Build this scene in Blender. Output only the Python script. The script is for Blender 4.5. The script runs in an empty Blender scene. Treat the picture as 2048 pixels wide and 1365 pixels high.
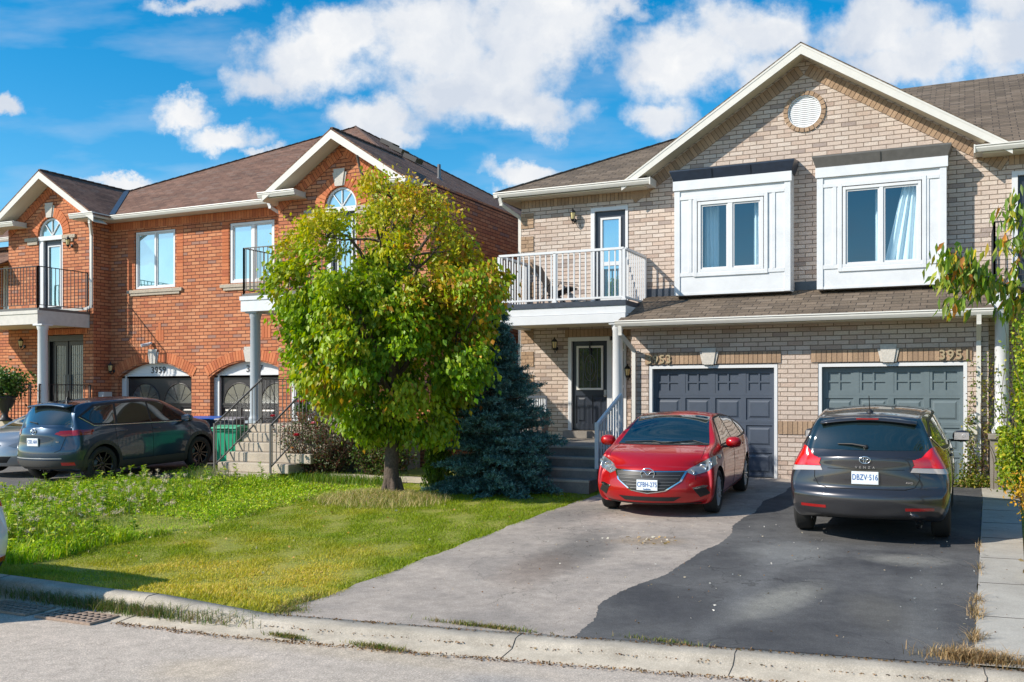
import bpy, bmesh, math, random
import numpy as np
from mathutils import Vector, Matrix
from mathutils.geometry import tessellate_polygon
random.seed(7); RNG = np.random.default_rng(11)
SC = bpy.context.scene; COL = SC.collection
PI = math.pi
# ------------------------------------------------------------------ helpers
def tag(o, label=None, cat=None, group=None, kind=None):
    if label: o['label'] = label
    if cat: o['category'] = cat
    if group: o['group'] = group
    if kind: o['kind'] = kind
    return o
def empty(name, loc, label, cat, group=None, rz=0.0, kind=None):
    o = bpy.data.objects.new(name, None); COL.objects.link(o)
    o.location = loc; o.rotation_euler = (0, 0, rz); o.empty_display_size = .2
    return tag(o, label, cat, group, kind)
class MB:
    def __init__(s, org=(0, 0, 0)):
        s.v = []; s.f = []; s.m = []; s.r = []; s.sm = []; s.org = org; s.cuts = []
    def cut(s): s.cuts.append((len(s.v), len(s.f))); return s
    def add(s, vs, fs, m=0, r=None, sm=False):
        b = len(s.v); s.v.extend(vs)
        if r is None: r = random.random()
        for f in fs:
            s.f.append([b + i for i in f]); s.m.append(m); s.r.append(r); s.sm.append(sm)
        return s
    def box(s, x0, x1, y0, y1, z0, z1, m=0, r=None):
        vs = [(x0,y0,z0),(x1,y0,z0),(x1,y1,z0),(x0,y1,z0),(x0,y0,z1),(x1,y0,z1),(x1,y1,z1),(x0,y1,z1)]
        return s.add(vs, [(0,3,2,1),(4,5,6,7),(0,1,5,4),(1,2,6,5),(2,3,7,6),(3,0,4,7)], m, r)
    def quad(s, a, b, c, d, m=0, r=None): return s.add([a,b,c,d], [(0,1,2,3)], m, r)
    def poly(s, pts, m=0, r=None): return s.add(list(pts), [tuple(range(len(pts)))], m, r)
    def prism(s, pts, d, m=0, r=None):      # closed: polygon extruded along vector d
        n = len(pts); d = Vector(d); a = [Vector(p) for p in pts]; b = [p + d for p in a]
        nrm = Vector((0,0,0))
        for i in range(n): nrm += a[i].cross(a[(i+1) % n])
        flip = nrm.dot(d) > 0
        f0 = tuple(range(n)); f1 = tuple(range(n, 2*n))
        fs = [f0[::-1], f1] if flip else [f0, f1[::-1]]
        for i in range(n):
            j = (i+1) % n; q = (i, j, n+j, n+i); fs.append(q if flip else q[::-1])
        return s.add([tuple(p) for p in a+b], fs, m, r)
    def obox(s, c, ax, ay, az, hx, hy, hz, m=0, r=None):  # oriented box
        c = Vector(c); ax, ay, az = Vector(ax)*hx, Vector(ay)*hy, Vector(az)*hz
        vs = [tuple(c + sx*ax + sy*ay + sz*az) for sz in (-1,1) for sx,sy in ((-1,-1),(1,-1),(1,1),(-1,1))]
        return s.add(vs, [(0,3,2,1),(4,5,6,7),(0,1,5,4),(1,2,6,5),(2,3,7,6),(3,0,4,7)], m, r)
    def bar(s, p0, p1, w, h, m=0, up=(0,0,1)):
        p0, p1 = Vector(p0), Vector(p1); d = (p1-p0); L = d.length; d.normalize()
        up = Vector(up)
        if abs(d.dot(up)) > .95: up = Vector((0,1,0))
        sd = d.cross(up).normalized(); u2 = sd.cross(d).normalized()
        return s.obox((p0+p1)/2, d, sd, u2, L/2, w/2, h/2, m)
    def tube(s, pts, rad, n=8, m=0, cap=True, r=None):
        pts = [Vector(p) for p in pts]; k = len(pts)
        if not hasattr(rad, '__len__'): rad = [rad]*k
        vs = []; ref = None
        for i, p in enumerate(pts):
            d = (pts[min(i+1,k-1)] - pts[max(i-1,0)]).normalized()
            if ref is None:
                ref = Vector((0,0,1)) if abs(d.z) < .9 else Vector((1,0,0))
            a = d.cross(ref).normalized(); b = a.cross(d).normalized(); ref = b
            for j in range(n):
                t = 2*PI*j/n; vs.append(tuple(p + (a*math.cos(t) + b*math.sin(t))*rad[i]))
        fs = [(i*n+j, i*n+(j+1)%n, (i+1)*n+(j+1)%n, (i+1)*n+j) for i in range(k-1) for j in range(n)]
        s.add(vs, fs, m, r, True)
        if cap: s.add(vs[:n], [tuple(range(n))[::-1]], m, r); s.add(vs[-n:], [tuple(range(n))], m, r)
        return s
    def lathe(s, c, prof, n=24, m=0, axis='z', r=None, sm=True):   # prof: (radius, height)
        c = Vector(c); vs = []
        for (rr, h) in prof:
            for j in range(n):
                t = 2*PI*j/n; a, b = rr*math.cos(t), rr*math.sin(t)
                p = {'z': (a,b,h), 'y': (a,h,b), 'x': (h,a,b)}[axis]
                vs.append(tuple(c + Vector(p)))
        k = len(prof)
        fs = [(i*n+j, i*n+(j+1)%n, (i+1)*n+(j+1)%n, (i+1)*n+j) for i in range(k-1) for j in range(n)]
        return s.add(vs, fs, m, r, sm)
    def build(s, name, mats, parent=None, bevel=0, fixn=False, label=None):
        if not isinstance(mats, (list, tuple)): mats = [mats]
        if s.cuts:          # pieces marked with cut() become objects of their own with the same name
            ends = s.cuts+([(len(s.v), len(s.f))] if s.cuts[-1][1] < len(s.f) else []); v0 = f0 = 0; o = None
            for v1, f1 in ends:
                if f1 > f0:
                    q = MB(s.org); q.v = s.v[v0:v1]; q.f = [[i-v0 for i in f] for f in s.f[f0:f1]]; q.m = s.m[f0:f1]; q.r = s.r[f0:f1]; q.sm = s.sm[f0:f1]
                    o = q.build(name, mats, parent, bevel, fixn, label)
                v0, f0 = v1, f1
            return o
        me = bpy.data.meshes.new(name)
        o0 = s.org
        vs = [(x-o0[0], y-o0[1], z-o0[2]) for x, y, z in s.v]
        me.from_pydata(vs, [], s.f)
        for mt in mats: me.materials.append(mt)
        me.polygons.foreach_set('material_index', s.m)
        me.polygons.foreach_set('use_smooth', s.sm)
        at = me.attributes.new('rnd', 'FLOAT', 'FACE'); at.data.foreach_set('value', s.r)
        if fixn:
            bm = bmesh.new(); bm.from_mesh(me); bmesh.ops.remove_doubles(bm, verts=bm.verts, dist=1e-5)
            bmesh.ops.recalc_face_normals(bm, faces=bm.faces); bm.to_mesh(me); bm.free()
        me.update()
        o = bpy.data.objects.new(name, me); COL.objects.link(o)
        if parent: o.parent = parent
        if bevel:
            md = o.modifiers.new('bevel', 'BEVEL'); md.width = bevel; md.segments = 2; md.limit_method = 'ANGLE'
        if label: o['label'] = label
        return o
def arc(cx, cz, r, a0, a1, n): return [(cx + r*math.cos(math.radians(a0+(a1-a0)*i/n)), cz + r*math.sin(math.radians(a0+(a1-a0)*i/n))) for i in range(n+1)]
def seg_arch(x0, x1, zs, zc, n=14):       # segmental arch left->right over springing zs, crown zc
    w = (x1-x0)/2; h = zc-zs; R = (w*w+h*h)/(2*h); cz = zc-R; cx = (x0+x1)/2
    a = math.asin(w/R)
    return [(cx + R*math.sin(-a+2*a*i/n), cz + R*math.cos(-a+2*a*i/n)) for i in range(n+1)]
def wall(mb, outer, holes, Y, reveal=.12, m=0, mr=None, axis='y', sgn=1):
    """flat wall polygon (x,z) in plane Y with holes and their reveals going back by reveal"""
    bm = bmesh.new(); es = []
    P = (lambda a, b, d=0: (a, Y+sgn*d, b)) if axis == 'y' else (lambda a, b, d=0: (Y+sgn*d, a, b))
    for lp in [outer]+holes:
        vv = [bm.verts.new(P(a, b)) for a, b in lp]
        es += [bm.edges.new((vv[i], vv[(i+1) % len(vv)])) for i in range(len(vv))]
    bmesh.ops.triangle_fill(bm, use_beauty=True, edges=es)
    bm.verts.ensure_lookup_table(); bm.verts.index_update()
    vs = [tuple(v.co) for v in bm.verts]
    fs = [tuple(v.index for v in f.verts) for f in bm.faces]
    want = Vector((0, -sgn, 0)) if axis == 'y' else Vector((-sgn, 0, 0))
    out = []
    for f in fs:
        n = (Vector(vs[f[1]])-Vector(vs[f[0]])).cross(Vector(vs[f[2]])-Vector(vs[f[0]]))
        out.append(f if n.dot(want) > 0 else f[::-1])
    bm.free(); mb.add(vs, out, m)
    for lp in holes:
        cx = sum(p[0] for p in lp)/len(lp); cz = sum(p[1] for p in lp)/len(lp)
        for i in range(len(lp)):
            a, b = lp[i], lp[(i+1) % len(lp)]
            q = [P(*a), P(*b), P(b[0], b[1], reveal), P(a[0], a[1], reveal)]
            n = (Vector(q[1])-Vector(q[0])).cross(Vector(q[3])-Vector(q[0]))
            mid = Vector(P((a[0]+b[0])/2, (a[1]+b[1])/2)); inn = Vector(P(cx, cz))-mid
            mb.add(q if n.dot(inn) > 0 else q[::-1], [(0,1,2,3)], m if mr is None else mr)
def rect(x0, x1, z0, z1): return [(x0,z0),(x1,z0),(x1,z1),(x0,z1)]
def frame(mb, x0, x1, z0, z1, w, y0, y1, m=0, bottom=True):   # picture frame of butted boxes (inside x0..x1)
    mb.box(x0, x0+w, y0, y1, z0, z1, m); mb.box(x1-w, x1, y0, y1, z0, z1, m)
    mb.box(x0+w, x1-w, y0, y1, z1-w, z1, m)
    if bottom: mb.box(x0+w, x1-w, y0, y1, z0, z0+w, m)
def soldier(mb, p0, p1, h, Y0, Y1, w=.082, gap=.011, m=0):
    """row of bricks from p0 to p1 (x,z), standing perpendicular to the row (upwards = left of direction)"""
    a, b = Vector((p0[0],0,p0[1])), Vector((p1[0],0,p1[1])); d = b-a; L = d.length; d.normalize()
    n = max(1, round(L/(w+gap))); st = L/n; up = Vector((-d.z, 0, d.x))
    for i in range(n):
        c = a + d*(st*(i+.5)) + up*(h/2); c.y = (Y0+Y1)/2
        mb.obox(c, d, (0,1,0), up, (st-gap)/2, (Y1-Y0)/2, h/2-.003, m)
    c = (a+b)/2 + up*(h/2); c.y = (Y0+Y1)/2+.006
    mb.obox(c, d, (0,1,0), up, L/2, (Y1-Y0)/2-.001, h/2-.006, 1)
def voussoir(mb, pts, h, Y0, Y1, m=0, gap=.011, w=.082):
    """bricks fanned along a curve (list of (x,z)), pointing outwards (left of direction for right->left... up)"""
    P = [Vector((a,0,b)) for a,b in pts]; L = [0]
    for i in range(1, len(P)): L.append(L[-1]+(P[i]-P[i-1]).length)
    n = max(2, round(L[-1]/(w+gap*.5)))
    def at(t):
        t = max(0, min(L[-1], t)); i = 1
        while i < len(L)-1 and L[i] < t: i += 1
        k = (t-L[i-1])/max(1e-9, L[i]-L[i-1]); d = (P[i]-P[i-1]).normalized()
        return P[i-1].lerp(P[i], k), d
    for i in range(n):
        t0, t1 = L[-1]*i/n+gap/2, L[-1]*(i+1)/n-gap/2
        (a, da), (b, db) = at(t0), at(t1); (c, dc) = at((t0+t1)/2)
        (a, da), (b, db) = (a, at(max(0,t0-.04))[1].lerp(at(t0+.04)[1], .5)), (b, at(t1-.04)[1].lerp(at(min(L[-1],t1+.04))[1], .5))
        na, nb = Vector((-da.z,0,da.x)), Vector((-db.z,0,db.x))
        q = [(a.x,Y0,a.z),(b.x,Y0,b.z),((b+nb*h).x,Y0,(b+nb*h).z),((a+na*h).x,Y0,(a+na*h).z)]
        mb.prism(q, (0, Y1-Y0, 0), m)
# ------------------------------------------------------------------ materials
def nt(mat):
    t = mat.node_tree; return t, t.nodes, t.links
def N(ns, typ, **k):
    n = ns.new(typ)
    for a, b in k.items():
        if a == 'inp':
            for i, v in b.items(): n.inputs[i].default_value = v
        else: setattr(n, a, b)
    return n
def c4(c): return (c[0], c[1], c[2], 1)
def pbr(name, col, rough=.5, metal=0, coat=0, spec=.5, noise=0, nscale=8, bump=0, bscale=60, col2=None, c2scale=3, ior=None):
    m = bpy.data.materials.new(name); m.use_nodes = True; t, ns, L = nt(m)
    b = ns['Principled BSDF']; b.inputs['Base Color'].default_value = c4(col)
    b.inputs['Roughness'].default_value = rough; b.inputs['Metallic'].default_value = metal
    b.inputs['Specular IOR Level'].default_value = spec
    if coat: b.inputs['Coat Weight'].default_value = coat; b.inputs['Coat Roughness'].default_value = .03
    if ior: b.inputs['IOR'].default_value = ior
    if noise or bump or col2:
        tc = N(ns, 'ShaderNodeNewGeometry')
    if noise or col2:
        nz = N(ns, 'ShaderNodeTexNoise', inp={'Scale': nscale if noise else c2scale, 'Detail': 6, 'Roughness': .6}); L.new(tc.outputs['Position'], nz.inputs['Vector'])
        if col2:
            rp = N(ns, 'ShaderNodeMapRange', inp={1: .35, 2: .65}); L.new(nz.outputs[0], rp.inputs[0])
            mx = N(ns, 'ShaderNodeMix', data_type='RGBA'); mx.inputs['A'].default_value = c4(col); mx.inputs['B'].default_value = c4(col2)
            L.new(rp.outputs[0], mx.inputs['Factor']); L.new(mx.outputs['Result'], b.inputs['Base Color'])
        else:
            hsv = N(ns, 'ShaderNodeHueSaturation'); hsv.inputs['Color'].default_value = c4(col)
            rp = N(ns, 'ShaderNodeMapRange', inp={1: .3, 2: .7, 3: 1-noise, 4: 1+noise}); L.new(nz.outputs[0], rp.inputs[0])
            L.new(rp.outputs[0], hsv.inputs['Value']); L.new(hsv.outputs[0], b.inputs['Base Color'])
    if bump:
        nb = N(ns, 'ShaderNodeTexNoise', inp={'Scale': bscale, 'Detail': 4}); L.new(tc.outputs['Position'], nb.inputs['Vector'])
        bp = N(ns, 'ShaderNodeBump', inp={'Strength': bump, 'Distance': .01}); L.new(nb.outputs[0], bp.inputs['Height']); L.new(bp.outputs[0], b.inputs['Normal'])
    return m
def ramp(ns, stops, interp='CONSTANT'):
    r = N(ns, 'ShaderNodeValToRGB'); cr = r.color_ramp; cr.interpolation = interp
    while len(cr.elements) < len(stops): cr.elements.new(.5)
    for e, (p, c) in zip(cr.elements, stops): e.position = p; e.color = c4(c)
    return r
def brick_mat(name, stops, mortar, bw=.283, bh=.0895, ms=.010, rough=.85, rock=.5, attr=False, zs=1.0, offs=.5, lump=.004, grain=.15):
    m = bpy.data.materials.new(name); m.use_nodes = True; t, ns, L = nt(m); b = ns['Principled BSDF']
    b.inputs['Roughness'].default_value = rough; b.inputs['Specular IOR Level'].default_value = .25
    g = N(ns, 'ShaderNodeNewGeometry')
    sp = N(ns, 'ShaderNodeSeparateXYZ'); L.new(g.outputs['Position'], sp.inputs[0])
    sn = N(ns, 'ShaderNodeSeparateXYZ'); L.new(g.outputs['True Normal'], sn.inputs[0])
    ax = N(ns, 'ShaderNodeMath', operation='ABSOLUTE'); L.new(sn.outputs[0], ax.inputs[0])
    ay = N(ns, 'ShaderNodeMath', operation='ABSOLUTE'); L.new(sn.outputs[1], ay.inputs[0])
    gt = N(ns, 'ShaderNodeMath', operation='GREATER_THAN'); L.new(ax.outputs[0], gt.inputs[0]); L.new(ay.outputs[0], gt.inputs[1])
    mh = N(ns, 'ShaderNodeMix', data_type='FLOAT'); L.new(gt.outputs[0], mh.inputs[0]); L.new(sp.outputs[0], mh.inputs[2]); L.new(sp.outputs[1], mh.inputs[3])
    mz = N(ns, 'ShaderNodeMath', operation='MULTIPLY', inp={1: zs}); L.new(sp.outputs[2], mz.inputs[0])
    cb = N(ns, 'ShaderNodeCombineXYZ'); L.new(mh.outputs[0], cb.inputs[0]); L.new(mz.outputs[0], cb.inputs[1])
    wob = N(ns, 'ShaderNodeTexNoise', inp={'Scale': 9, 'Detail': 2}); L.new(g.outputs['Position'], wob.inputs['Vector'])
    wv = N(ns, 'ShaderNodeVectorMath', operation='SCALE'); wv.inputs['Scale'].default_value = .006; L.new(wob.outputs['Color'], wv.inputs[0])
    va = N(ns, 'ShaderNodeVectorMath', operation='ADD'); L.new(cb.outputs[0], va.inputs[0]); L.new(wv.outputs[0], va.inputs[1])
    br = N(ns, 'ShaderNodeTexBrick', offset=offs, inp={'Scale': 1, 'Mortar Size': ms, 'Mortar Smooth': .15, 'Bias': 0, 'Brick Width': bw, 'Row Height': bh})
    br.inputs['Color1'].default_value = (0,0,0,1); br.inputs['Color2'].default_value = (1,1,1,1); br.inputs['Mortar'].default_value = (.5,.5,.5,1)
    L.new(va.outputs[0], br.inputs['Vector'])
    src = br.outputs['Color']
    if attr:
        an = N(ns, 'ShaderNodeAttribute', attribute_name='rnd'); src = an.outputs['Fac']
    rp = ramp(ns, stops); L.new(src, rp.inputs[0])
    nz = N(ns, 'ShaderNodeTexNoise', inp={'Scale': 30, 'Detail': 6, 'Roughness': .7}); L.new(g.outputs['Position'], nz.inputs['Vector'])
    nl = N(ns, 'ShaderNodeTexNoise', inp={'Scale': 1.1, 'Detail': 5, 'Roughness': .6}); L.new(g.outputs['Position'], nl.inputs['Vector'])
    ad = N(ns, 'ShaderNodeMath', operation='ADD'); L.new(nz.outputs[0], ad.inputs[0]); L.new(nl.outputs[0], ad.inputs[1])
    mr = N(ns, 'ShaderNodeMapRange', inp={1: .7, 2: 1.3, 3: 1-grain*1.25, 4: 1+grain*1.1}); L.new(ad.outputs[0], mr.inputs[0])
    hs = N(ns, 'ShaderNodeHueSaturation'); L.new(rp.outputs[0], hs.inputs['Color']); L.new(mr.outputs[0], hs.inputs['Value'])
    bp = N(ns, 'ShaderNodeBump', inp={'Strength': rock, 'Distance': .02}); L.new(nz.outputs[0], bp.inputs['Height'])
    if attr: L.new(hs.outputs[0], b.inputs['Base Color']); L.new(bp.outputs[0], b.inputs['Normal'])
    else:
        mx = N(ns, 'ShaderNodeMix', data_type='RGBA'); mx.inputs['B'].default_value = c4(mortar); L.new(br.outputs['Fac'], mx.inputs['Factor']); L.new(hs.outputs[0], mx.inputs['A'])
        L.new(mx.outputs['Result'], b.inputs['Base Color'])
        b2 = N(ns, 'ShaderNodeBump', invert=True, inp={'Strength': .9, 'Distance': .012}); L.new(br.outputs['Fac'], b2.inputs['Height']); L.new(bp.outputs[0], b2.inputs['Normal']); L.new(b2.outputs[0], b.inputs['Normal'])
    return m
def glass_mat(name, col, gloss=.3, rough=.02):
    m = bpy.data.materials.new(name); m.use_nodes = True; t, ns, L = nt(m); b = ns['Principled BSDF']
    b.inputs['Base Color'].default_value = c4(col); b.inputs['Roughness'].default_value = .25; b.inputs['Specular IOR Level'].default_value = .6
    gl = N(ns, 'ShaderNodeBsdfGlossy', inp={'Roughness': rough}); gl.inputs['Color'].default_value = (.9,.97,1,1)
    g = N(ns, 'ShaderNodeNewGeometry'); nz = N(ns, 'ShaderNodeTexNoise', inp={'Scale': .9, 'Detail': 1}); L.new(g.outputs['Position'], nz.inputs['Vector'])
    bp = N(ns, 'ShaderNodeBump', inp={'Strength': .12, 'Distance': .1}); L.new(nz.outputs[0], bp.inputs['Height']); L.new(bp.outputs[0], gl.inputs['Normal'])
    mx = N(ns, 'ShaderNodeMixShader', inp={0: gloss}); L.new(b.outputs[0], mx.inputs[1]); L.new(gl.outputs[0], mx.inputs[2])
    L.new(mx.outputs[0], ns['Material Output'].inputs[0]); return m
def clear_glass(name, tint, gloss=.25):
    m = bpy.data.materials.new(name); m.use_nodes = True; t, ns, L = nt(m); ns.remove(ns['Principled BSDF'])
    tr = N(ns, 'ShaderNodeBsdfTransparent'); tr.inputs[0].default_value = c4(tint)
    gl = N(ns, 'ShaderNodeBsdfGlossy', inp={'Roughness': .02}); gl.inputs['Color'].default_value = (.85,.95,1,1)
    mx = N(ns, 'ShaderNodeMixShader', inp={0: gloss}); L.new(tr.outputs[0], mx.inputs[1]); L.new(gl.outputs[0], mx.inputs[2])
    L.new(mx.outputs[0], ns['Material Output'].inputs[0]); return m
def leaf_mat(name, trans=.35, rough=.45, spec=.35):
    m = bpy.data.materials.new(name); m.use_nodes = True; t, ns, L = nt(m); b = ns['Principled BSDF']
    at = N(ns, 'ShaderNodeAttribute', attribute_name='col'); L.new(at.outputs['Color'], b.inputs['Base Color'])
    b.inputs['Roughness'].default_value = rough; b.inputs['Specular IOR Level'].default_value = spec
    tl = N(ns, 'ShaderNodeBsdfTranslucent'); hs = N(ns, 'ShaderNodeHueSaturation', inp={'Saturation': 1.15, 'Value': 1.5}); L.new(at.outputs['Color'], hs.inputs['Color']); L.new(hs.outputs[0], tl.inputs[0])
    mx = N(ns, 'ShaderNodeMixShader', inp={0: trans}); L.new(b.outputs[0], mx.inputs[1]); L.new(tl.outputs[0], mx.inputs[2])
    L.new(mx.outputs[0], ns['Material Output'].inputs[0]); return m
def ground_mat(name, cols, big=.6, fine=220, fineamt=.25, rough=.9, bump=.4, cracks=0, spots=()):
    """cols: (a,b) large-scale mix; fine speckle; spots: (x,y,rx,ry,color,strength) stains on the ground"""
    m = bpy.data.materials.new(name); m.use_nodes = True; t, ns, L = nt(m); b = ns['Principled BSDF']
    b.inputs['Roughness'].default_value = rough; b.inputs['Specular IOR Level'].default_value = .3
    g = N(ns, 'ShaderNodeNewGeometry')
    n1 = N(ns, 'ShaderNodeTexNoise', inp={'Scale': big, 'Detail': 7, 'Roughness': .62}); L.new(g.outputs['Position'], n1.inputs['Vector'])
    r1 = N(ns, 'ShaderNodeMapRange', inp={1: .35, 2: .65}); L.new(n1.outputs[0], r1.inputs[0])
    mx = N(ns, 'ShaderNodeMix', data_type='RGBA'); mx.inputs['A'].default_value = c4(cols[0]); mx.inputs['B'].default_value = c4(cols[1]); L.new(r1.outputs[0], mx.inputs['Factor'])
    out = mx.outputs['Result']
    for (x, y, rx, ry, rot, cc, st) in spots:
        mp = N(ns, 'ShaderNodeMapping', vector_type='TEXTURE'); mp.inputs['Location'].default_value = (x, y, 0); mp.inputs['Rotation'].default_value = (0,0,rot); mp.inputs['Scale'].default_value = (rx, ry, 50)
        L.new(g.outputs['Position'], mp.inputs[0])
        ln = N(ns, 'ShaderNodeVectorMath', operation='LENGTH'); L.new(mp.outputs[0], ln.inputs[0])
        n3 = N(ns, 'ShaderNodeTexNoise', inp={'Scale': 4, 'Detail': 6, 'Roughness': .7}); L.new(g.outputs['Position'], n3.inputs['Vector'])
        ad = N(ns, 'ShaderNodeMath', operation='ADD'); L.new(ln.outputs['Value'], ad.inputs[0]); L.new(n3.outputs[0], ad.inputs[1])
        mr = N(ns, 'ShaderNodeMapRange', inp={1: .9, 2: 1.6, 3: st, 4: 0}); L.new(ad.outputs[0], mr.inputs[0])
        m2 = N(ns, 'ShaderNodeMix', data_type='RGBA'); m2.inputs['B'].default_value = c4(cc); L.new(out, m2.inputs['A']); L.new(mr.outputs[0], m2.inputs['Factor']); out = m2.outputs['Result']
    n2 = N(ns, 'ShaderNodeTexNoise', inp={'Scale': fine, 'Detail': 3, 'Roughness': .7}); L.new(g.outputs['Position'], n2.inputs['Vector'])
    n5 = N(ns, 'ShaderNodeTexNoise', inp={'Scale': 7, 'Detail': 8, 'Roughness': .75}); L.new(g.outputs['Position'], n5.inputs['Vector'])
    r5 = N(ns, 'ShaderNodeMapRange', inp={1: .35, 2: .65, 3: 1-fineamt*.45, 4: 1+fineamt*.45}); L.new(n5.outputs[0], r5.inputs[0])
    r2 = N(ns, 'ShaderNodeMapRange', inp={1: .3, 2: .7, 3: 1-fineamt, 4: 1+fineamt}); L.new(n2.outputs[0], r2.inputs[0])
    v2 = N(ns, 'ShaderNodeTexVoronoi', inp={'Scale': fine*.45}); L.new(g.outputs['Position'], v2.inputs['Vector'])
    r3 = N(ns, 'ShaderNodeMapRange', inp={1: 0, 2: .5, 3: 1+fineamt*.8, 4: 1-fineamt*.4}); L.new(v2.outputs['Distance'], r3.inputs[0])
    mu = N(ns, 'ShaderNodeMath', operation='MULTIPLY'); L.new(r2.outputs[0], mu.inputs[0]); L.new(r3.outputs[0], mu.inputs[1])
    mu5 = N(ns, 'ShaderNodeMath', operation='MULTIPLY'); L.new(mu.outputs[0], mu5.inputs[0]); L.new(r5.outputs[0], mu5.inputs[1]); val = mu5.outputs[0]
    if cracks:
        vc = N(ns, 'ShaderNodeTexVoronoi', feature='DISTANCE_TO_EDGE', inp={'Scale': cracks})
        nw = N(ns, 'ShaderNodeTexNoise', inp={'Scale': 2.2, 'Detail': 5}); L.new(g.outputs['Position'], nw.inputs['Vector'])
        vm = N(ns, 'ShaderNodeVectorMath', operation='SCALE'); vm.inputs['Scale'].default_value = .8; L.new(nw.outputs['Color'], vm.inputs[0])
        vadd = N(ns, 'ShaderNodeVectorMath', operation='ADD'); L.new(g.outputs['Position'], vadd.inputs[0]); L.new(vm.outputs[0], vadd.inputs[1]); L.new(vadd.outputs[0], vc.inputs['Vector'])
        cr = N(ns, 'ShaderNodeMapRange', inp={1: .0, 2: .008, 3: .45, 4: 1}); L.new(vc.outputs['Distance'], cr.inputs[0])
        # only some of the cracks open
        nk = N(ns, 'ShaderNodeTexNoise', inp={'Scale': .55, 'Detail': 1}); L.new(g.outputs['Position'], nk.inputs['Vector'])
        kk = N(ns, 'ShaderNodeMapRange', inp={1: .43, 2: .5}); L.new(nk.outputs[0], kk.inputs[0])
        mk = N(ns, 'ShaderNodeMix', data_type='FLOAT', inp={2: 1.0}); L.new(kk.outputs[0], mk.inputs[0]); L.new(cr.outputs[0], mk.inputs[3])
        mu2 = N(ns, 'ShaderNodeMath', operation='MULTIPLY'); L.new(val, mu2.inputs[0]); L.new(mk.outputs[0], mu2.inputs[1]); val = mu2.outputs[0]
    hs = N(ns, 'ShaderNodeHueSaturation'); L.new(out, hs.inputs['Color']); L.new(val, hs.inputs['Value']); L.new(hs.outputs[0], b.inputs['Base Color'])
    bp = N(ns, 'ShaderNodeBump', inp={'Strength': bump, 'Distance': .008}); L.new(n2.outputs[0], bp.inputs['Height']); L.new(bp.outputs[0], b.inputs['Normal'])
    return m
M = {}
beige_st = [(0,(.53,.43,.37)),(.3,(.57,.475,.41)),(.42,(.545,.44,.375)),(.62,(.51,.395,.33)),(.70,(.58,.49,.43)),(.88,(.43,.325,.27)),(.95,(.35,.28,.25))]
tan_st = [(0,(.33,.225,.15)),(.3,(.40,.275,.185)),(.55,(.365,.25,.165)),(.8,(.30,.205,.14))]
red_st = [(0,(.455,.162,.076)),(.2,(.51,.20,.098)),(.45,(.48,.178,.085)),(.65,(.54,.232,.12)),(.84,(.415,.142,.075)),(.93,(.33,.175,.13))]
redb_st = [(0,(.50,.16,.07)),(.3,(.55,.19,.085)),(.6,(.47,.145,.065)),(.85,(.41,.125,.06))]
M['beige'] = brick_mat('beige_brick', beige_st, (.21,.16,.125), rock=.8, ms=.0075)
M['tan'] = brick_mat('tan_brick', tan_st, (.12,.08,.055), attr=True, rock=.5)
M['red'] = brick_mat('red_brick', red_st, (.13,.045,.03), rock=.3, ms=.009)
M['redb'] = brick_mat('red_trim_brick', redb_st, (.13,.045,.03), attr=True, rock=.3)
M['mort'] = pbr('mortar', (.12,.085,.06), .95)
M['mortr'] = pbr('red_mortar', (.13,.05,.035), .95)
M['shg'] = brick_mat('grey_shingles', [(0,(.13,.10,.073)),(.25,(.15,.115,.085)),(.5,(.17,.13,.096)),(.75,(.115,.089,.067)),(.88,(.185,.145,.11))], (.045,.036,.03), bw=.31, bh=.15, ms=.008, zs=2.3, rock=.6, offs=.37, grain=.28)
M['shb'] = brick_mat('brown_shingles', [(0,(.17,.092,.064)),(.25,(.195,.108,.076)),(.5,(.215,.122,.086)),(.75,(.145,.082,.058)),(.88,(.195,.125,.095))], (.045,.028,.022), bw=.31, bh=.15, ms=.008, zs=2.3, rock=.6, offs=.37, grain=.28)
M['capsg'] = pbr('grey_ridge_cap', (.13,.108,.09), .9, noise=.3, nscale=30)
M['capsb'] = pbr('brown_ridge_cap', (.135,.08,.06), .9, noise=.3, nscale=30)
M['white'] = pbr('white_paint', (.62,.63,.65), .45, noise=.03, nscale=5)
M['whitebay'] = pbr('white_painted_wood', (.62,.635,.66), .4, noise=.08, nscale=3, bump=.12, bscale=25)
M['cream'] = pbr('cream_aluminium', (.61,.59,.55), .4, noise=.04)
M['soff'] = pbr('soffit_cream', (.62,.55,.42), .6, noise=.04)
M['soffr'] = pbr('soffit_tan', (.66,.60,.48), .6)
M['stone'] = pbr('cast_stone', (.50,.47,.43), .85, noise=.12, nscale=20, bump=.5, bscale=40)
M['navy'] = pbr('navy_door', (.022,.028,.042), .35)
M['black'] = pbr('black_paint', (.012,.012,.014), .4)
M['iron'] = pbr('wrought_iron', (.03,.028,.03), .5)
M['greymetal'] = pbr('weathered_grey_metal', (.17,.17,.175), .45, metal=.6)
M['flash'] = pbr('dark_flashing', (.045,.055,.075), .35, noise=.2)
M['capg'] = pbr('grey_brown_metal', (.11,.105,.10), .5, noise=.15)
M['capb'] = pbr('black_blue_metal', (.018,.028,.05), .35, noise=.2)
M['gd1'] = pbr('slate_blue_door_paint', (.060,.075,.105), .45, noise=.05, bump=.05)
M['gd2'] = pbr('grey_green_door_paint', (.12,.155,.17), .45, noise=.05, bump=.05)
M['gd3'] = pbr('dark_brown_door_paint', (.022,.018,.02), .35)
M['blueg'] = glass_mat('blue_reflecting_glass', (.006,.10,.17), .45)
M['tealg'] = glass_mat('pale_reflecting_glass', (.05,.19,.21), .45)
M['darkg'] = glass_mat('dark_glass', (.02,.025,.028), .18)
M['cg'] = clear_glass('window_glass', (.80,.93,.97), .14)
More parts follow.
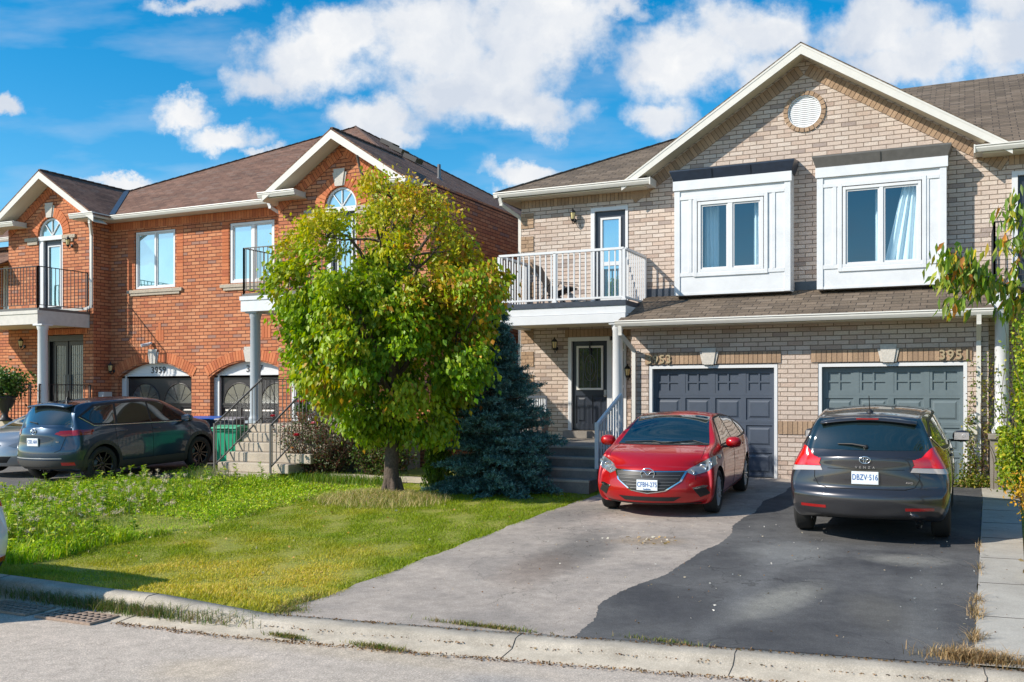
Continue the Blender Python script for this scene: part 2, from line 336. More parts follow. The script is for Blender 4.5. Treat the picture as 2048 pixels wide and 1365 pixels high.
M['room'] = pbr('room_sky_blue', (.008,.17,.29), .9)  # sky reflection of the box window panes put into the wall colour behind them
M['curt'] = pbr('white_curtain', (.85,.86,.88), .8)
M['conc'] = ground_mat('concrete', ((.50,.43,.345),(.39,.335,.27)), big=2, fine=90, fineamt=.12, bump=.3)
M['concg'] = ground_mat('grey_concrete', ((.26,.235,.205),(.19,.17,.15)), big=2, fine=90, fineamt=.14, bump=.3)
M['bark'] = pbr('bark', (.085,.062,.048), .95, noise=.4, nscale=25, bump=1, bscale=30)
M['twig'] = pbr('rose_stem', (.11,.05,.035), .9)
M['leaf'] = leaf_mat('leaf'); M['needle'] = leaf_mat('needles', .08, .6, .2); M['grass'] = leaf_mat('grass_blade', .3, .55, .25)
M['brass'] = pbr('bronze_numbers', (.36,.285,.18), .5, metal=.2)
M['lampg'] = pbr('lamp_glass', (.75,.62,.30), .2)  # amber glow of the lamps put into the glass colour, nothing emits
# ------------------------------------------------------------------ camera, sun, sky
A = math.atan(906/1925.)
cam = bpy.data.objects.new('camera', bpy.data.cameras.new('camera')); COL.objects.link(cam); SC.camera = cam
cam.location = (0, 0, 1.64); cam.rotation_euler = (math.radians(90), 0, A)
cam.data.sensor_width = 36; cam.data.lens = 1925/2048*36; cam.data.shift_y = (790-682.5)/2048
cam.data.clip_start = .1; cam.data.clip_end = 3000
sd = Vector((1.0, .97, -.99)).normalized()
sl = bpy.data.lights.new('sun', 'SUN'); sl.energy = 5.0; sl.angle = math.radians(.53); sl.color = (1, .925, .80)
so = bpy.data.objects.new('sun', sl); COL.objects.link(so); so.rotation_euler = sd.to_track_quat('-Z', 'Y').to_euler(); so.location = (-20, -20, 30)
W = bpy.data.worlds.new('World'); SC.world = W; W.use_nodes = True; t, ns, L = W.node_tree, W.node_tree.nodes, W.node_tree.links
bg = ns['Background']; bg.inputs['Strength'].default_value = .10
sky = N(ns, 'ShaderNodeTexSky', sky_type='NISHITA', sun_disc=False, sun_elevation=math.asin(-sd.z), sun_rotation=math.atan2(-sd.x, -sd.y), air_density=1.0, dust_density=.4, ozone_density=3.0)
hs = N(ns, 'ShaderNodeHueSaturation', inp={'Saturation': 1.48, 'Value': 1.40, 'Hue': .49}); L.new(sky.outputs[0], hs.inputs['Color'])
tc = N(ns, 'ShaderNodeTexCoord')
R = Vector((math.cos(A), math.sin(A), 0)); Fv = Vector((-math.sin(A), math.cos(A), 0))
def vdot(v, nm='DOT_PRODUCT'):
    n = N(ns, 'ShaderNodeVectorMath', operation=nm); L.new(tc.outputs['Generated'], n.inputs[0]); n.inputs[1].default_value = v; return n.outputs['Value']
def mth(op, a, b=None, c=None):
    n = N(ns, 'ShaderNodeMath', operation=op)
    for i, x in enumerate((a, b, c)):
        if x is None: continue
        if isinstance(x, (int, float)): n.inputs[i].default_value = x
        else: L.new(x, n.inputs[i])
    return n.outputs[0]
fx = mth('MAXIMUM', mth('ABSOLUTE', vdot(Fv)), .05)
uu = mth('DIVIDE', vdot(R), fx); vv = mth('DIVIDE', vdot((0,0,1)), fx)
cuv = N(ns, 'ShaderNodeCombineXYZ'); L.new(uu, cuv.inputs[0]); L.new(vv, cuv.inputs[1])
# domain-warped coordinates give the clouds billowing edges
w1 = N(ns, 'ShaderNodeTexNoise', inp={'Scale': 9, 'Detail': 7, 'Roughness': .62}); L.new(cuv.outputs[0], w1.inputs['Vector'])
ws = N(ns, 'ShaderNodeVectorMath', operation='SUBTRACT'); ws.inputs[1].default_value = (.5,.5,.5); L.new(w1.outputs['Color'], ws.inputs[0])
wm = N(ns, 'ShaderNodeVectorMath', operation='SCALE'); wm.inputs['Scale'].default_value = .10; L.new(ws.outputs[0], wm.inputs[0])
wc = N(ns, 'ShaderNodeVectorMath', operation='ADD'); L.new(cuv.outputs[0], wc.inputs[0]); L.new(wm.outputs[0], wc.inputs[1])
blobs = [(620,105,150,85,1),(520,150,70,40,.8),(700,60,110,70,1),(860,60,150,110,1.1),(960,150,190,120,1.15),(1060,60,170,110,1.1),(1050,215,140,60,1.05),
  (760,235,105,52,1),(690,225,40,16,.5),(800,265,70,30,.8),(370,225,62,32,1),(450,262,90,32,1),(520,288,50,14,.8),(235,362,85,18,.9),(1040,350,85,30,1),(5,207,48,24,1),
  (400,12,130,20,.75),(1370,110,150,95,.95),(1330,215,80,45,.85),(1500,55,170,80,.9),(1560,140,160,60,.8),(1760,60,150,75,1.05),(1790,130,130,45,.9),(1880,100,110,70,.95),(2010,80,110,90,1.1),(2060,-20,160,80,1),(1230,10,130,30,.7),
  (2250,150,200,120,1),(2500,60,220,130,1),(-250,120,160,60,.9),(-500,250,200,60,1),(1300,-200,500,120,.9),(400,-300,260,90,.9)]
den = None
for (px, py, rx, ry, st) in blobs:
    a = N(ns, 'ShaderNodeVectorMath', operation='SUBTRACT'); L.new(wc.outputs[0], a.inputs[0]); a.inputs[1].default_value = ((px-1024)/1925, (790-py)/1925, 0)
    b = N(ns, 'ShaderNodeVectorMath', operation='MULTIPLY'); L.new(a.outputs[0], b.inputs[0]); b.inputs[1].default_value = (1925/rx/1.03, 1925/ry/1.03, 0)
    l = N(ns, 'ShaderNodeVectorMath', operation='LENGTH'); L.new(b.outputs[0], l.inputs[0])
    d = mth('MULTIPLY', mth('SUBTRACT', 1.15, l.outputs['Value']), st)
    den = d if den is None else mth('SMOOTH_MAX', den, d, .12)
w2 = N(ns, 'ShaderNodeTexNoise', inp={'Scale': 22, 'Detail': 8, 'Roughness': .6}); L.new(cuv.outputs[0], w2.inputs['Vector'])
den2 = mth('ADD', den, mth('MULTIPLY', mth('SUBTRACT', w2.outputs[0], .5), 1.25))
mk = N(ns, 'ShaderNodeMapRange', interpolation_type='SMOOTHSTEP', inp={1: .0, 2: .72}); L.new(den2, mk.inputs[0])
# thin high streaks
mp = N(ns, 'ShaderNodeMapping'); mp.inputs['Rotation'].default_value = (0,0,-.35); mp.inputs['Scale'].default_value = (1.6, 6, 1); L.new(cuv.outputs[0], mp.inputs[0])
w3 = N(ns, 'ShaderNodeTexNoise', inp={'Scale': 2.6, 'Detail': 5, 'Roughness': .55}); L.new(mp.outputs[0], w3.inputs['Vector'])
ci = N(ns, 'ShaderNodeMapRange', inp={1: .48, 2: .75, 3: 0, 4: .34}); L.new(w3.outputs[0], ci.inputs[0])
mask = mth('MAXIMUM', mk.outputs[0], ci.outputs[0])
w4 = N(ns, 'ShaderNodeTexNoise', inp={'Scale': 7, 'Detail': 5, 'Roughness': .55}); L.new(wc.outputs[0], w4.inputs['Vector'])
th = mth('MULTIPLY', den2, 1.0)
shd = N(ns, 'ShaderNodeMapRange', inp={1: .40, 2: .64}); L.new(w4.outputs[0], shd.inputs[0])
cc = N(ns, 'ShaderNodeMix', data_type='RGBA'); cc.inputs['A'].default_value = (5.2, 5.7, 6.5, 1); cc.inputs['B'].default_value = (7.6, 7.65, 7.7, 1); L.new(shd.outputs[0], cc.inputs['Factor'])
fin = N(ns, 'ShaderNodeMix', data_type='RGBA'); L.new(mask, fin.inputs['Factor']); L.new(hs.outputs[0], fin.inputs['A']); L.new(cc.outputs['Result'], fin.inputs['B'])
L.new(fin.outputs['Result'], bg.inputs['Color'])
SC.view_settings.view_transform = 'Standard'; SC.view_settings.look = 'None'; SC.view_settings.exposure = .34; SC.view_settings.gamma = 1
try:
    SC.cycles.max_bounces = 7; SC.cycles.transparent_max_bounces = 10; SC.cycles.use_denoising = True; SC.cycles.sample_clamp_indirect = 6
except Exception: pass
# ------------------------------------------------------------------ ground
def G(Y): return float(np.interp(Y, [6.9,8.1,13.2,19.2], [-.37,-.36,-.15,0.]))
def YC(x): return float(np.interp(x, [-30,-9,-7.7,-5.8,-3.6,-1.6,.4,3,30], [7.15,7.0,6.94,7.0,7.3,7.62,7.9,8.2,10.5]))   # back edge of the kerb
def kd(x): return float(np.interp(x, [-7.0,-5.7], [0,1]))      # 0 raised kerb, 1 dropped at the driveway
def nrand(x, y, s=1.0): return math.sin(x*1.7*s+math.sin(y*2.3*s))*.5+math.sin(y*3.1*s+1.3*math.sin(x*1.9*s))*.5
def sheet(name, fl, fr, ys, nx, mt, dz, label=None, zf=None, skirt=.0):
    m = MB(); zf = zf or (lambda x, y: G(y)); R_ = []
    for y in ys:
        a, b = fl(y), fr(y); R_.append([(a+(b-a)*i/nx, y, zf(a+(b-a)*i/nx, y)+dz) for i in range(nx+1)])
    vs = [p for r in R_ for p in r]; w = nx+1
    fs = [(j*w+i, j*w+i+1, (j+1)*w+i+1, (j+1)*w+i) for j in range(len(ys)-1) for i in range(nx)]
    m.add(vs, fs, 0, None, True)
    return tag(m.build(name, mt), label, None, None, 'structure')
Mg = {}
Mg['soil'] = ground_mat('lawn_soil', ((.20,.24,.035),(.33,.30,.07)), big=1.2, fine=60, fineamt=.35, bump=.8)
Mg['asph'] = ground_mat('light_asphalt', ((.45,.385,.33),(.30,.262,.232)), big=1.1, fine=150, fineamt=.34, bump=.6, cracks=1.1,
   spots=[(-4.25,10.9,.5,1.6,.1,(.11,.105,.10),.7),(-4.3,9.8,.45,1.1,.1,(.22,.165,.13),.5),(-3.6,11.75,.55,.32,.3,(.27,.20,.13),.6),(-5.3,13.5,.5,1.6,0,(.14,.135,.13),.5)])
Mg['seal'] = ground_mat('sealed_asphalt', ((.056,.056,.060),(.125,.123,.122)), big=.9, fine=130, fineamt=.30, bump=.5, cracks=.8,
   spots=[(-1.6,9.3,.30,1.0,-.3,(.26,.25,.22),.75),(-.7,9.2,.35,.8,.2,(.15,.14,.12),.4),(-1.9,11.6,.6,.8,0,(.24,.24,.23),.6),(-.6,11.6,.5,.35,0,(.28,.27,.24),.6),(-1.95,9.6,.20,2.6,0,(.17,.17,.17),.4),(-.35,9.6,.20,2.6,.02,(.17,.17,.165),.35),(-2.3,8.6,.5,.5,0,(.055,.055,.06),.6),(-1.4,12.2,1.3,.25,0,(.15,.15,.15),.4)])
Mg['road'] = ground_mat('road_asphalt', ((.56,.475,.40),(.47,.405,.34)), big=.5, fine=110, fineamt=.38, bump=.7, cracks=0,
   spots=[(-3.0,6.05,.5,.45,.2,(.30,.29,.285),.6),(-4.5,6.5,1.8,.25,.05,(.55,.45,.33),.5),(-5.2,5.6,.5,.4,.5,(.58,.47,.34),.5)])
Mg['kerb'] = ground_mat('kerb_concrete', ((.50,.44,.36),(.37,.325,.265)), big=2.4, fine=120, fineamt=.2, bump=.5, cracks=0)
Mg['walk'] = ground_mat('walk_concrete', ((.44,.41,.36),(.35,.325,.285)), big=1.3, fine=110, fineamt=.14, bump=.3, cracks=.6)
Mg['ldrive'] = ground_mat('left_asphalt', ((.17,.16,.15),(.12,.115,.11)), big=.8, fine=150, fineamt=.3, bump=.5)  # darker grey than the driveway before the red car
# base terrain: one sheet to the horizon
xs = list(np.unique(np.concatenate([np.linspace(-900,-60,8), np.linspace(-40,-16,13), np.linspace(-16,6,45), np.linspace(8,40,10), np.linspace(60,900,8)])))
ysg = [-900,-300,-60,-10,0,6]
m = MB(); rows = []
ks = [0, .03, .6, 1.3, 2, 3, 4, 5, 6, 7, 8, 9, 10, 11, 12, 14, 20, 40, 200, 1200]
for y in ysg: rows.append([(x, y, -.62) for x in xs])
rows.append([(x, YC(x)-.14, -.62) for x in xs])
for k in ks:
    rows.append([(x, YC(x)-.12+k, (G(YC(x)+k)-.012 + (.07*(1-kd(x)) if k < .5 else 0.05*(1-kd(x))*max(0,1-k)) - (.03 if -6<x<.2 and k<12 else 0))) for x in xs])
w = len(xs); vs = [p for r in rows for p in r]
fs = [(j*w+i, j*w+i+1, (j+1)*w+i+1, (j+1)*w+i) for j in range(len(rows)-1) for i in range(w-1)]
m.add(vs, fs, 0, None, False); tag(m.build('ground', Mg['soil']), 'grassy earth of the front lawns', None, None, 'structure')
# road
m = MB(); rx = list(np.linspace(-60,-14,12))+list(np.linspace(-13,4,40))+list(np.linspace(6,60,12)); ry = [0,.25,.6,1.2,2,3,5,8,14,30]
vs = [(x, YC(x)-.52-k, -.445+.012*nrand(x,k)*(.0 if k==0 else .4)+min(k,4)*.012) for k in ry for x in rx]; w = len(rx)
fs = [((j+1)*w+i, (j+1)*w+i+1, j*w+i+1, j*w+i) for j in range(len(ry)-1) for i in range(w-1)]
m.add(vs, fs, 0, None, True); tag(m.build('road', Mg['road']), 'pale worn asphalt of the street', None, None, 'structure')
# kerb with gutter pan, dropped across the driveways
m = MB(); kx = [x for x in np.arange(-30, 12, .12)]
def kprof(x):
    k = kd(x) if x > -15 else float(np.interp(x, [-15.4,-14.6], [1,0])); tz = -.28*(1-k)+-.357*k; y = YC(x); w_ = .014*nrand(x*3, 1)+.007*math.sin(x*13)+.005*math.sin(x*29+1)
    return [(x, y+.02, tz-.2), (x, y, tz), (x, y-.13-w_, tz-.004+.006*math.sin(x*7)), (x, y-.17-w_, tz-.02*(1-k)-.006), (x, y-.22, tz*(.25+.55*k)+(-.43)*(.75-.55*k)), (x, y-.27, -.425), (x, y-.50-w_, -.441), (x, y-.52-w_, -.5)]
pr = [kprof(x) for x in kx]; w = 8; vs = [p for r in pr for p in r]
fs = [(j*w+i, j*w+i+1, (j+1)*w+i+1, (j+1)*w+i) for j in range(len(kx)-1) for i in range(w-1)]
m.add(vs, fs, 0, None, False); kb = tag(m.build('kerb', Mg['kerb']), 'concrete kerb with a gutter pan, dropped at the driveway', None, None, 'structure')
for p in kb.data.polygons: p.use_smooth = True
# joints of the kerb
m = MB()
for x in [-9.2,-7.05,-3.35,-1.62,.12,2.0]:
    pts = [(x+.004*math.sin(i*9), p[1]+(0), p[2]+.0015) for i, p in enumerate(kprof(x)[1:7])]
    m.tube([(a+.03*i/5, b, c) for i, (a,b,c) in enumerate(pts)], .003, 5)
tag(m.build('kerb_joints', pbr('dark_joint', (.05,.045,.04), .95)), 'dark joints cut across the kerb', None, None, 'structure')
dk = [(18.2,-2.86),(17.9,-2.82),(16.0,-2.9),(13.8,-2.86),(12.15,-2.76),(11.14,-2.8),(10.4,-2.86),(9.72,-2.97),(9.1,-3.08),(8.5,-3.07),(7.95,-2.98),(7.3,-2.95)]
def dleft(y):
    return float(np.interp(y, [p[1-1] for p in dk][::-1], [p[1] for p in dk][::-1])) + .035*math.sin(y*2.7)+.012*math.sin(y*7+1)+.005*math.sin(y*31)+.004*math.sin(y*67+2*math.sin(y*9))+.003*math.sin(y*133+3*math.sin(y*21))
def drv(name, fl, fr, mt, dz, label, n=60, y1=19.25):
    m = MB(); nx = 20; R_ = []
    for j in range(n+1):
        tt = j/n
        r = []
        for i in range(nx+1):
            y = 7.0+(y1-7.0)*tt; a, b = fl(y), fr(y); x = a+(b-a)*i/nx
            y0 = YC(x)+.005; y = y0+(y1-y0)*tt; a, b = fl(y), fr(y); x = a+(b-a)*i/nx
            r.append((x, y, G(y)+dz))
        R_.append(r)
    w = nx+1; vs = [p for r in R_ for p in r]
    fs = [(j*w+i, j*w+i+1, (j+1)*w+i+1, (j+1)*w+i) for j in range(n) for i in range(nx)]
    m.add(vs, fs, 0, None, True); return tag(m.build(name, mt), label, None, None, 'structure')
jl = lambda y: -5.75+.02*math.sin(y*5)+.015*math.sin(y*17)
drv('driveway', jl, lambda y: .1, Mg['asph'], .004, 'light grey weathered asphalt driveway in front of the red car')
drv('sealed_driveway', dleft, lambda y: float(np.interp(y,[7.9,17.2],[.06,.26]))+.012*math.sin(y*7), Mg['seal'], .010, 'dark sealed asphalt driveway behind the grey car', 520)
drv('walkway', lambda y: float(np.interp(y,[7.9,17.2],[.06,.26]))+.0, lambda y: float(np.interp(y,[7.9,19],[.43,.86])), Mg['walk'], .016, 'narrow concrete walkway beside the dark driveway')
drv('neighbour_driveway', lambda y: -22.0, lambda y: float(np.interp(y,[7,11.5,13.7,15.7,16.2],[-15.5,-15.5,-15.6,-14.5,-14.4])), Mg['ldrive'], .004, 'dark grey asphalt driveway in front of the red brick houses', y1=19.55)
m = MB()
for y in [8.0,9.35,10.7,12.0,13.3,14.6,15.9,17.2]: m.bar((.07+.022*(y-7.9),y,G(y)+.018),(.43+.038*(y-7.9),y+.03,G(y)+.018),.006,.004)
tag(m.build('walkway_joints', bpy.data.materials['dark_joint']), 'dark joints across the concrete walkway', None, None, 'structure')

# ------------------------------------------------------------------ house helpers
def gutter(mb, x0, x1, Y, z, m=0, h=.12, d=.11):   # K-style gutter running along x, front at Y
    prof = [(Y+d,z),(Y,z),(Y-.004,z-.02),(Y+.012,z-.035),(Y+.012,z-.06),(Y+.03,z-.095),(Y+.045,z-h),(Y+d,z-h)]
    mb.prism([(x0,a,b) for a,b in prof], (x1-x0,0,0), m)
def gutter_y(mb, y0, y1, X, z, m=0, h=.12, d=.11, s=1):
    prof = [(X-s*d,z),(X,z),(X+s*.004,z-.02),(X-s*.012,z-.035),(X-s*.012,z-.06),(X-s*.03,z-.095),(X-s*.045,z-h),(X-s*d,z-h)]
    mb.prism([(a,y0,b) for a,b in prof], (0,y1-y0,0), m)
def pane_quad(mb, x0, x1, z0, z1, Y, m=0): mb.quad((x0,Y,z0),(x1,Y,z0),(x1,Y,z1),(x0,Y,z1), m)
def raised(mb, x0, x1, z0, z1, Y, m=0):      # raised-and-fielded panel let into a door face at Y
    rg = [(0,0),(.014,.022),(.05,.022),(.085,.004)]
    R_ = [[(x0+i,Y+d,z0+i),(x1-i,Y+d,z0+i),(x1-i,Y+d,z1-i),(x0+i,Y+d,z1-i)] for i, d in rg]
    vs = [p for r in R_ for p in r]; fs = [(12,13,14,15)]
    for k in range(3):
        for i in range(4):
            j = (i+1) % 4; fs.append((k*4+i, k*4+j, (k+1)*4+j, (k+1)*4+i))
    mb.add(vs, fs, m)
def door_face(mb, x0, x1, z0, z1, Y, holes, m=0, th=.04):
    wall(mb, rect(x0,x1,z0,z1), [rect(*h) for h in holes], Y, reveal=.0, m=m)
def lantern(parent, org, x, Y, z, s=1.0, mat=None, gl=None):
    mb = MB(org); mb.lathe((x, Y-.005, z), [(.0,-.02),(.045,-.02),(.045,.0),(0,.0)], 12, 0, 'y')
    mb.tube([(x,Y-.02,z-.02),(x,Y-.08,z-.09),(x,Y-.14,z-.08),(x,Y-.14,z-.03)], .010, 6)
    c = (x, Y-.14, z)
    mb.lathe(c, [(.0,-.05),(.03,-.04),(.045,0),(.047,.01)], 8); mb.lathe(c, [(.07,.15),(.075,.165),(.05,.20),(.02,.225),(.012,.25),(0,.27)], 8)
    for k in range(6):
        a = k*PI/3; mb.bar((c[0]+.047*math.cos(a),c[1]+.047*math.sin(a),z+.005),(c[0]+.068*math.cos(a),c[1]+.068*math.sin(a),z+.155),.007,.007)
    o = mb.build('wall_lamp', mat or M['black'], parent)
    g = MB(org); g.lathe(c, [(.0,.0),(.040,.008),(.062,.15),(0,.155)], 8, sm=False); g.build('lamp_glass', gl or M['lampg'], o)
    return o
def digits(parent, org, txt, x, Y, z, h, mat, name='house_number', dep=.012):
    cu = bpy.data.curves.new(name, 'FONT'); cu.body = txt; cu.size = h/.70; cu.extrude = dep; cu.space_character = 1.12; cu.offset = .004
    cu.align_x = 'CENTER'
    ob = bpy.data.objects.new(name, cu); COL.objects.link(ob); ob.data.materials.append(mat); ob.parent = parent
    ob.location = (x-org[0], Y-org[1], z-org[2]); ob.rotation_euler = (PI/2, 0, 0); return ob
def keystone(parent, org, x, z0, z1, wb, wt, Y, mt=None):
    mb = MB(org)
    mb.prism([(x-wb/2-.04,Y-.02,z0),(x+wb/2+.04,Y-.02,z0),(x+wt/2+.04,Y-.02,z1-.08),(x-wt/2-.04,Y-.02,z1-.08)], (0,.03,0))
    mb.prism([(x-wb/2,Y-.045,z0-.01),(x+wb/2,Y-.045,z0-.01),(x+wt/2,Y-.045,z1),(x-wt/2,Y-.045,z1)], (0,.024,0))
    return mb.build('keystone', mt or M['stone'], parent)
def roofplane(mb, pts, th=.035, m=0):
    P = [Vector(p) for p in pts]; n = Vector((0,0,0))
    for i in range(len(P)): n += P[i].cross(P[(i+1) % len(P)])
    n.normalize();
    if n.z < 0: P = P[::-1]; n = -n
    mb.prism([tuple(p) for p in P], tuple(-n*th), m)
def downspout(parent, org, pts, w=.075, mt=None):
    mb = MB(org)
    for a, b in zip(pts[:-1], pts[1:]): mb.bar(a, b, w, w*.75, 0, (0,1,.01))
    for p in pts[1:-1]: mb.obox(p, (1,0,0),(0,1,0),(0,0,1), w*.5, w*.42, w*.45)
    return mb.build('downspout', mt or M['cream'], parent)
def railing(parent, org, p0, p1, zb, zt, n, mat, wb=.02, post=None, top=(.05,.04), name='balcony_railing', slope=0, botrail=True, balz=None):
    """railing from p0 to p1 (x,y), with n balusters; slope adds to z at p1"""
    mb = MB(org); a = Vector((p0[0],p0[1],0)); b = Vector((p1[0],p1[1],slope))
    up = Vector((0,0,1))
    mb.bar(a+up*(zt-top[1]/2), b+up*(zt-top[1]/2), top[0], top[1])
    if botrail: mb.bar(a+up*(zb+.02), b+up*(zb+.02), top[0]*.7, top[1]*.8)
    for i in range(n):
        t_ = (i+.5)/n; c = a.lerp(b, t_); mb.box(c.x-wb/2, c.x+wb/2, c.y-wb/2, c.y+wb/2, c.z+zb+(.03 if botrail else 0), c.z+zt-top[1])
    if post:
        for q, ff in ((a,1),(b,1)):
            mb.box(q.x-post/2, q.x+post/2, q.y-post/2, q.y+post/2, q.z+zb-.08, q.z+zt-top[1]*.2)
    return mb.build(name, mat, parent)
def slider_window(parent, org, x0, x1, z0, z1, Yf, panem, fr=.06, mull=.05, name='window', off=.5, backs=None, wm='white'):
    mb = MB(org); frame(mb, x0, x1, z0, z1, fr, Yf, Yf+.09)
    xm = x0+(x1-x0)*off; mb.box(xm-mull/2, xm+mull/2, Yf+.004, Yf+.085, z0+fr, z1-fr)
    w = mb.build(name, M[wm], parent, bevel=.004)
    for a, b in ((x0+fr, xm-mull/2), (xm+mull/2, x1-fr)):
        s = MB(org); frame(s, a+.003, b-.003, z0+fr+.003, z1-fr-.003, .03, Yf+.025, Yf+.06); s.build('sash', M[wm], w)
        g = MB(org); pane_quad(g, a+.03, b-.03, z0+fr+.03, z1-fr-.03, Yf+.045); g.build('pane', panem, w)
    return w
# ================================================================== beige semi-detached houses
OB = (-3.0, 20.5, 0.0)
HB = empty('brick_house', OB, 'pale beige brick house with big gable, two white box windows and two grey garage doors', 'house', 'brick houses on the street')
bb = lambda: MB(OB)
YW, YG = 20.5, 19.2
SL = .645
def gz(x, apex): return apex - SL*abs(x+3.0)
w = bb()
lite = [(-7.67,-6.79,3.6,5.86)]
outer = [(-9.4,-.3),(9,-.3),(9,6.22),(.72,6.22),(-3.0,8.6),(-6.72,6.22),(-9.4,6.22)]
vent = arc(-2.99, 7.47, .335, 0, 360, 32)[:-1]
wall(w, outer, [rect(-7.67,-6.79,3.6,5.86), rect(-8.22,-6.82,.8,2.95), vent, rect(.80,1.72,3.6,5.86), rect(2.2,3.4,.8,2.95), rect(-5.5,-3.3,3.9,6.05), rect(-2.6,-.42,3.9,6.05)], YW, .12)
w.quad((-9.4,32,-.3),(-9.4,20.5,-.3),(-9.4,20.5,6.25),(-9.4,32,6.25)); w.quad((9,20.5,-.3),(9,32,-.3),(9,32,6.25),(9,20.5,6.25)); w.quad((9,32,-.3),(-9.4,32,-.3),(-9.4,32,6.25),(9,32,6.25))
w.build('wall', [M['beige']], HB)
# garage block
w = bb()
wall(w, rect(-6.3,.38,-.3,3.06), [rect(-5.92,-3.30,-.02,2.25), rect(-2.55,.04,-.02,2.25)], YG, .16)
w.quad((-6.3,20.5,-.3),(-6.3,19.2,-.3),(-6.3,19.2,3.1),(-6.3,20.5,3.1)); w.quad((.38,19.2,-.3),(.38,20.5,-.3),(.38,20.5,3.1),(.38,19.2,3.1))
w.build('garage_wall', [M['beige']], HB)
# tan trim bricks: lintels, bands, quoins, rakes, ring
t_ = bb()
soldier(t_, (-5.99,2.262), (-4.80,2.262), .235, YG-.018, YG+.03); t_.cut(); soldier(t_, (-4.50,2.262), (-3.24,2.262), .235, YG-.018, YG+.03); t_.cut()
soldier(t_, (-2.68,2.262), (-1.44,2.262), .235, YG-.018, YG+.03); t_.cut(); soldier(t_, (-1.14,2.262), (.12,2.262), .235, YG-.018, YG+.03); t_.cut()
soldier(t_, (-3.30,.87), (-2.55,.87), .26, YG-.018, YG+.03); t_.cut(); soldier(t_, (.04,.87), (.38,.87), .26, YG-.018, YG+.03); t_.cut()
soldier(t_, (-9.4,5.985), (-6.28,5.985), .20, YW-.018, YW+.03); t_.cut(); soldier(t_, (.75,5.985), (5,5.985), .20, YW-.018, YW+.03); t_.cut()
soldier(t_, (-8.3,2.96), (-6.7,2.96), .17, YW-.018, YW+.03); t_.cut()
for z in np.arange(.15, 6.0, .537):
    for k in range(4):
        z0 = z+k*.0895
        if z0 > 5.9: break
        h = .13 if k % 2 else .19
        t_.box(-9.41, -9.41+h-.01, YW-.018, YW+.03, z0, z0+.079); t_.box(-9.41+h, -9.09, YW-.018, YW+.03, z0, z0+.079)
    t_.box(-9.40, -9.10, YW-.010, YW+.02, z, min(z+.35,5.95), 1); t_.cut()
dn = Vector((1, 0, SL)).normalized()
for sgn in (-1, 1):     # raking band under the soffit (bottom edge follows the roof slope)
    x0, x1 = (-6.62, -3.0) if sgn < 0 else (-3.0, .62)
    zz = lambda x: 8.6-.10-.27-SL*abs(x+3.0)
    soldier(t_, (x0, zz(x0)), (x1, zz(x1)), .24, YW-.02, YW+.03); t_.cut()
voussoir(t_, arc(-2.99, 7.47, .338, 360, 0, 48), .085, YW-.03, YW+.03)
t_.build('trim_bricks', [M['tan'], M['mort']], HB)
v = bb()
v.lathe((-2.99,20.53,7.47), [(0,.0),(.336,0)], 40, 0, 'y'); v.lathe((-2.99,20.5,7.47), [(.336,.03),(.336,-.012),(.312,-.012),(.312,.03)], 40, 0, 'y')
for i in range(15):
    z = 7.47-.295+i*.041; h = math.sqrt(max(0, .312**2-(z+.02-7.47)**2))
    if h > .03: v.prism([(-2.99-h,20.510,z),(-2.99-h,20.528,z),(-2.99-h,20.528,z+.034),(-2.99-h,20.520,z+.034)], (2*h,0,0))
v.build('gable_vent', M['white'], HB)
keystone(HB, OB, -4.65, 2.255, 2.58, .19, .30, YG-.02); keystone(HB, OB, -1.29, 2.255, 2.58, .19, .30, YG-.02)
digits(HB, OB, '3953', -5.69, YG-.035, 2.285, .17, M['brass']); digits(HB, OB, '3951', -.17, YG-.035, 2.285, .17, M['brass'])
# garage doors
def garage_door(x0, x1, mt, nm='garage_door'):
    d = bb(); Y = YG+.12; cols = 4; rows = 4; H = 2.16; hs_ = []
    cw = (x1-x0)/cols; rh = H/rows
    for r in range(rows):
        for c in range(cols): hs_.append((x0+c*cw+.05, x0+(c+1)*cw-.05, r*rh+.055, (r+1)*rh-.045))
    wall(d, rect(x0,x1,0,H), [rect(*h) for h in hs_], Y, 0)
    for i, h in enumerate(hs_):
        if i < 12: raised(d, h[0], h[1], h[2], h[3], Y)
        else:
            d.quad((h[0],Y+.03,h[2]),(h[1],Y+.03,h[2]),(h[1],Y+.03,h[3]),(h[0],Y+.03,h[3]))
            frame(d, h[0], h[1], h[2], h[3], .05, Y+.006, Y+.029); xm, zm = (h[0]+h[1])/2, (h[2]+h[3])/2
            d.box(xm-.016, xm+.016, Y+.008, Y+.029, h[2]+.05, h[3]-.05); d.box(h[0]+.05, xm-.016, Y+.01, Y+.029, zm-.016, zm+.016); d.box(xm+.016, h[1]-.05, Y+.01, Y+.029, zm-.016, zm+.016)
    for r in range(1, rows): d.box(x0, x1, Y-.003, Y+.002, r*rh+.001, r*rh+.008)
    o = d.build(nm, mt, HB)
    f = bb(); frame(f, x0-.065, x1+.065, -.02, 2.235, .062, YG+.01, Y-.004, bottom=False); f.build('door_frame', M['white'], o)
    b = bb(); b.box(x0, x1, Y-.006, Y+.02, -.03, .012); b.build('weather_seal', M['black'], o)
    return o
garage_door(-5.84, -3.38, M['gd1'])
g2 = garage_door(-2.48, -.03, M['gd2'])
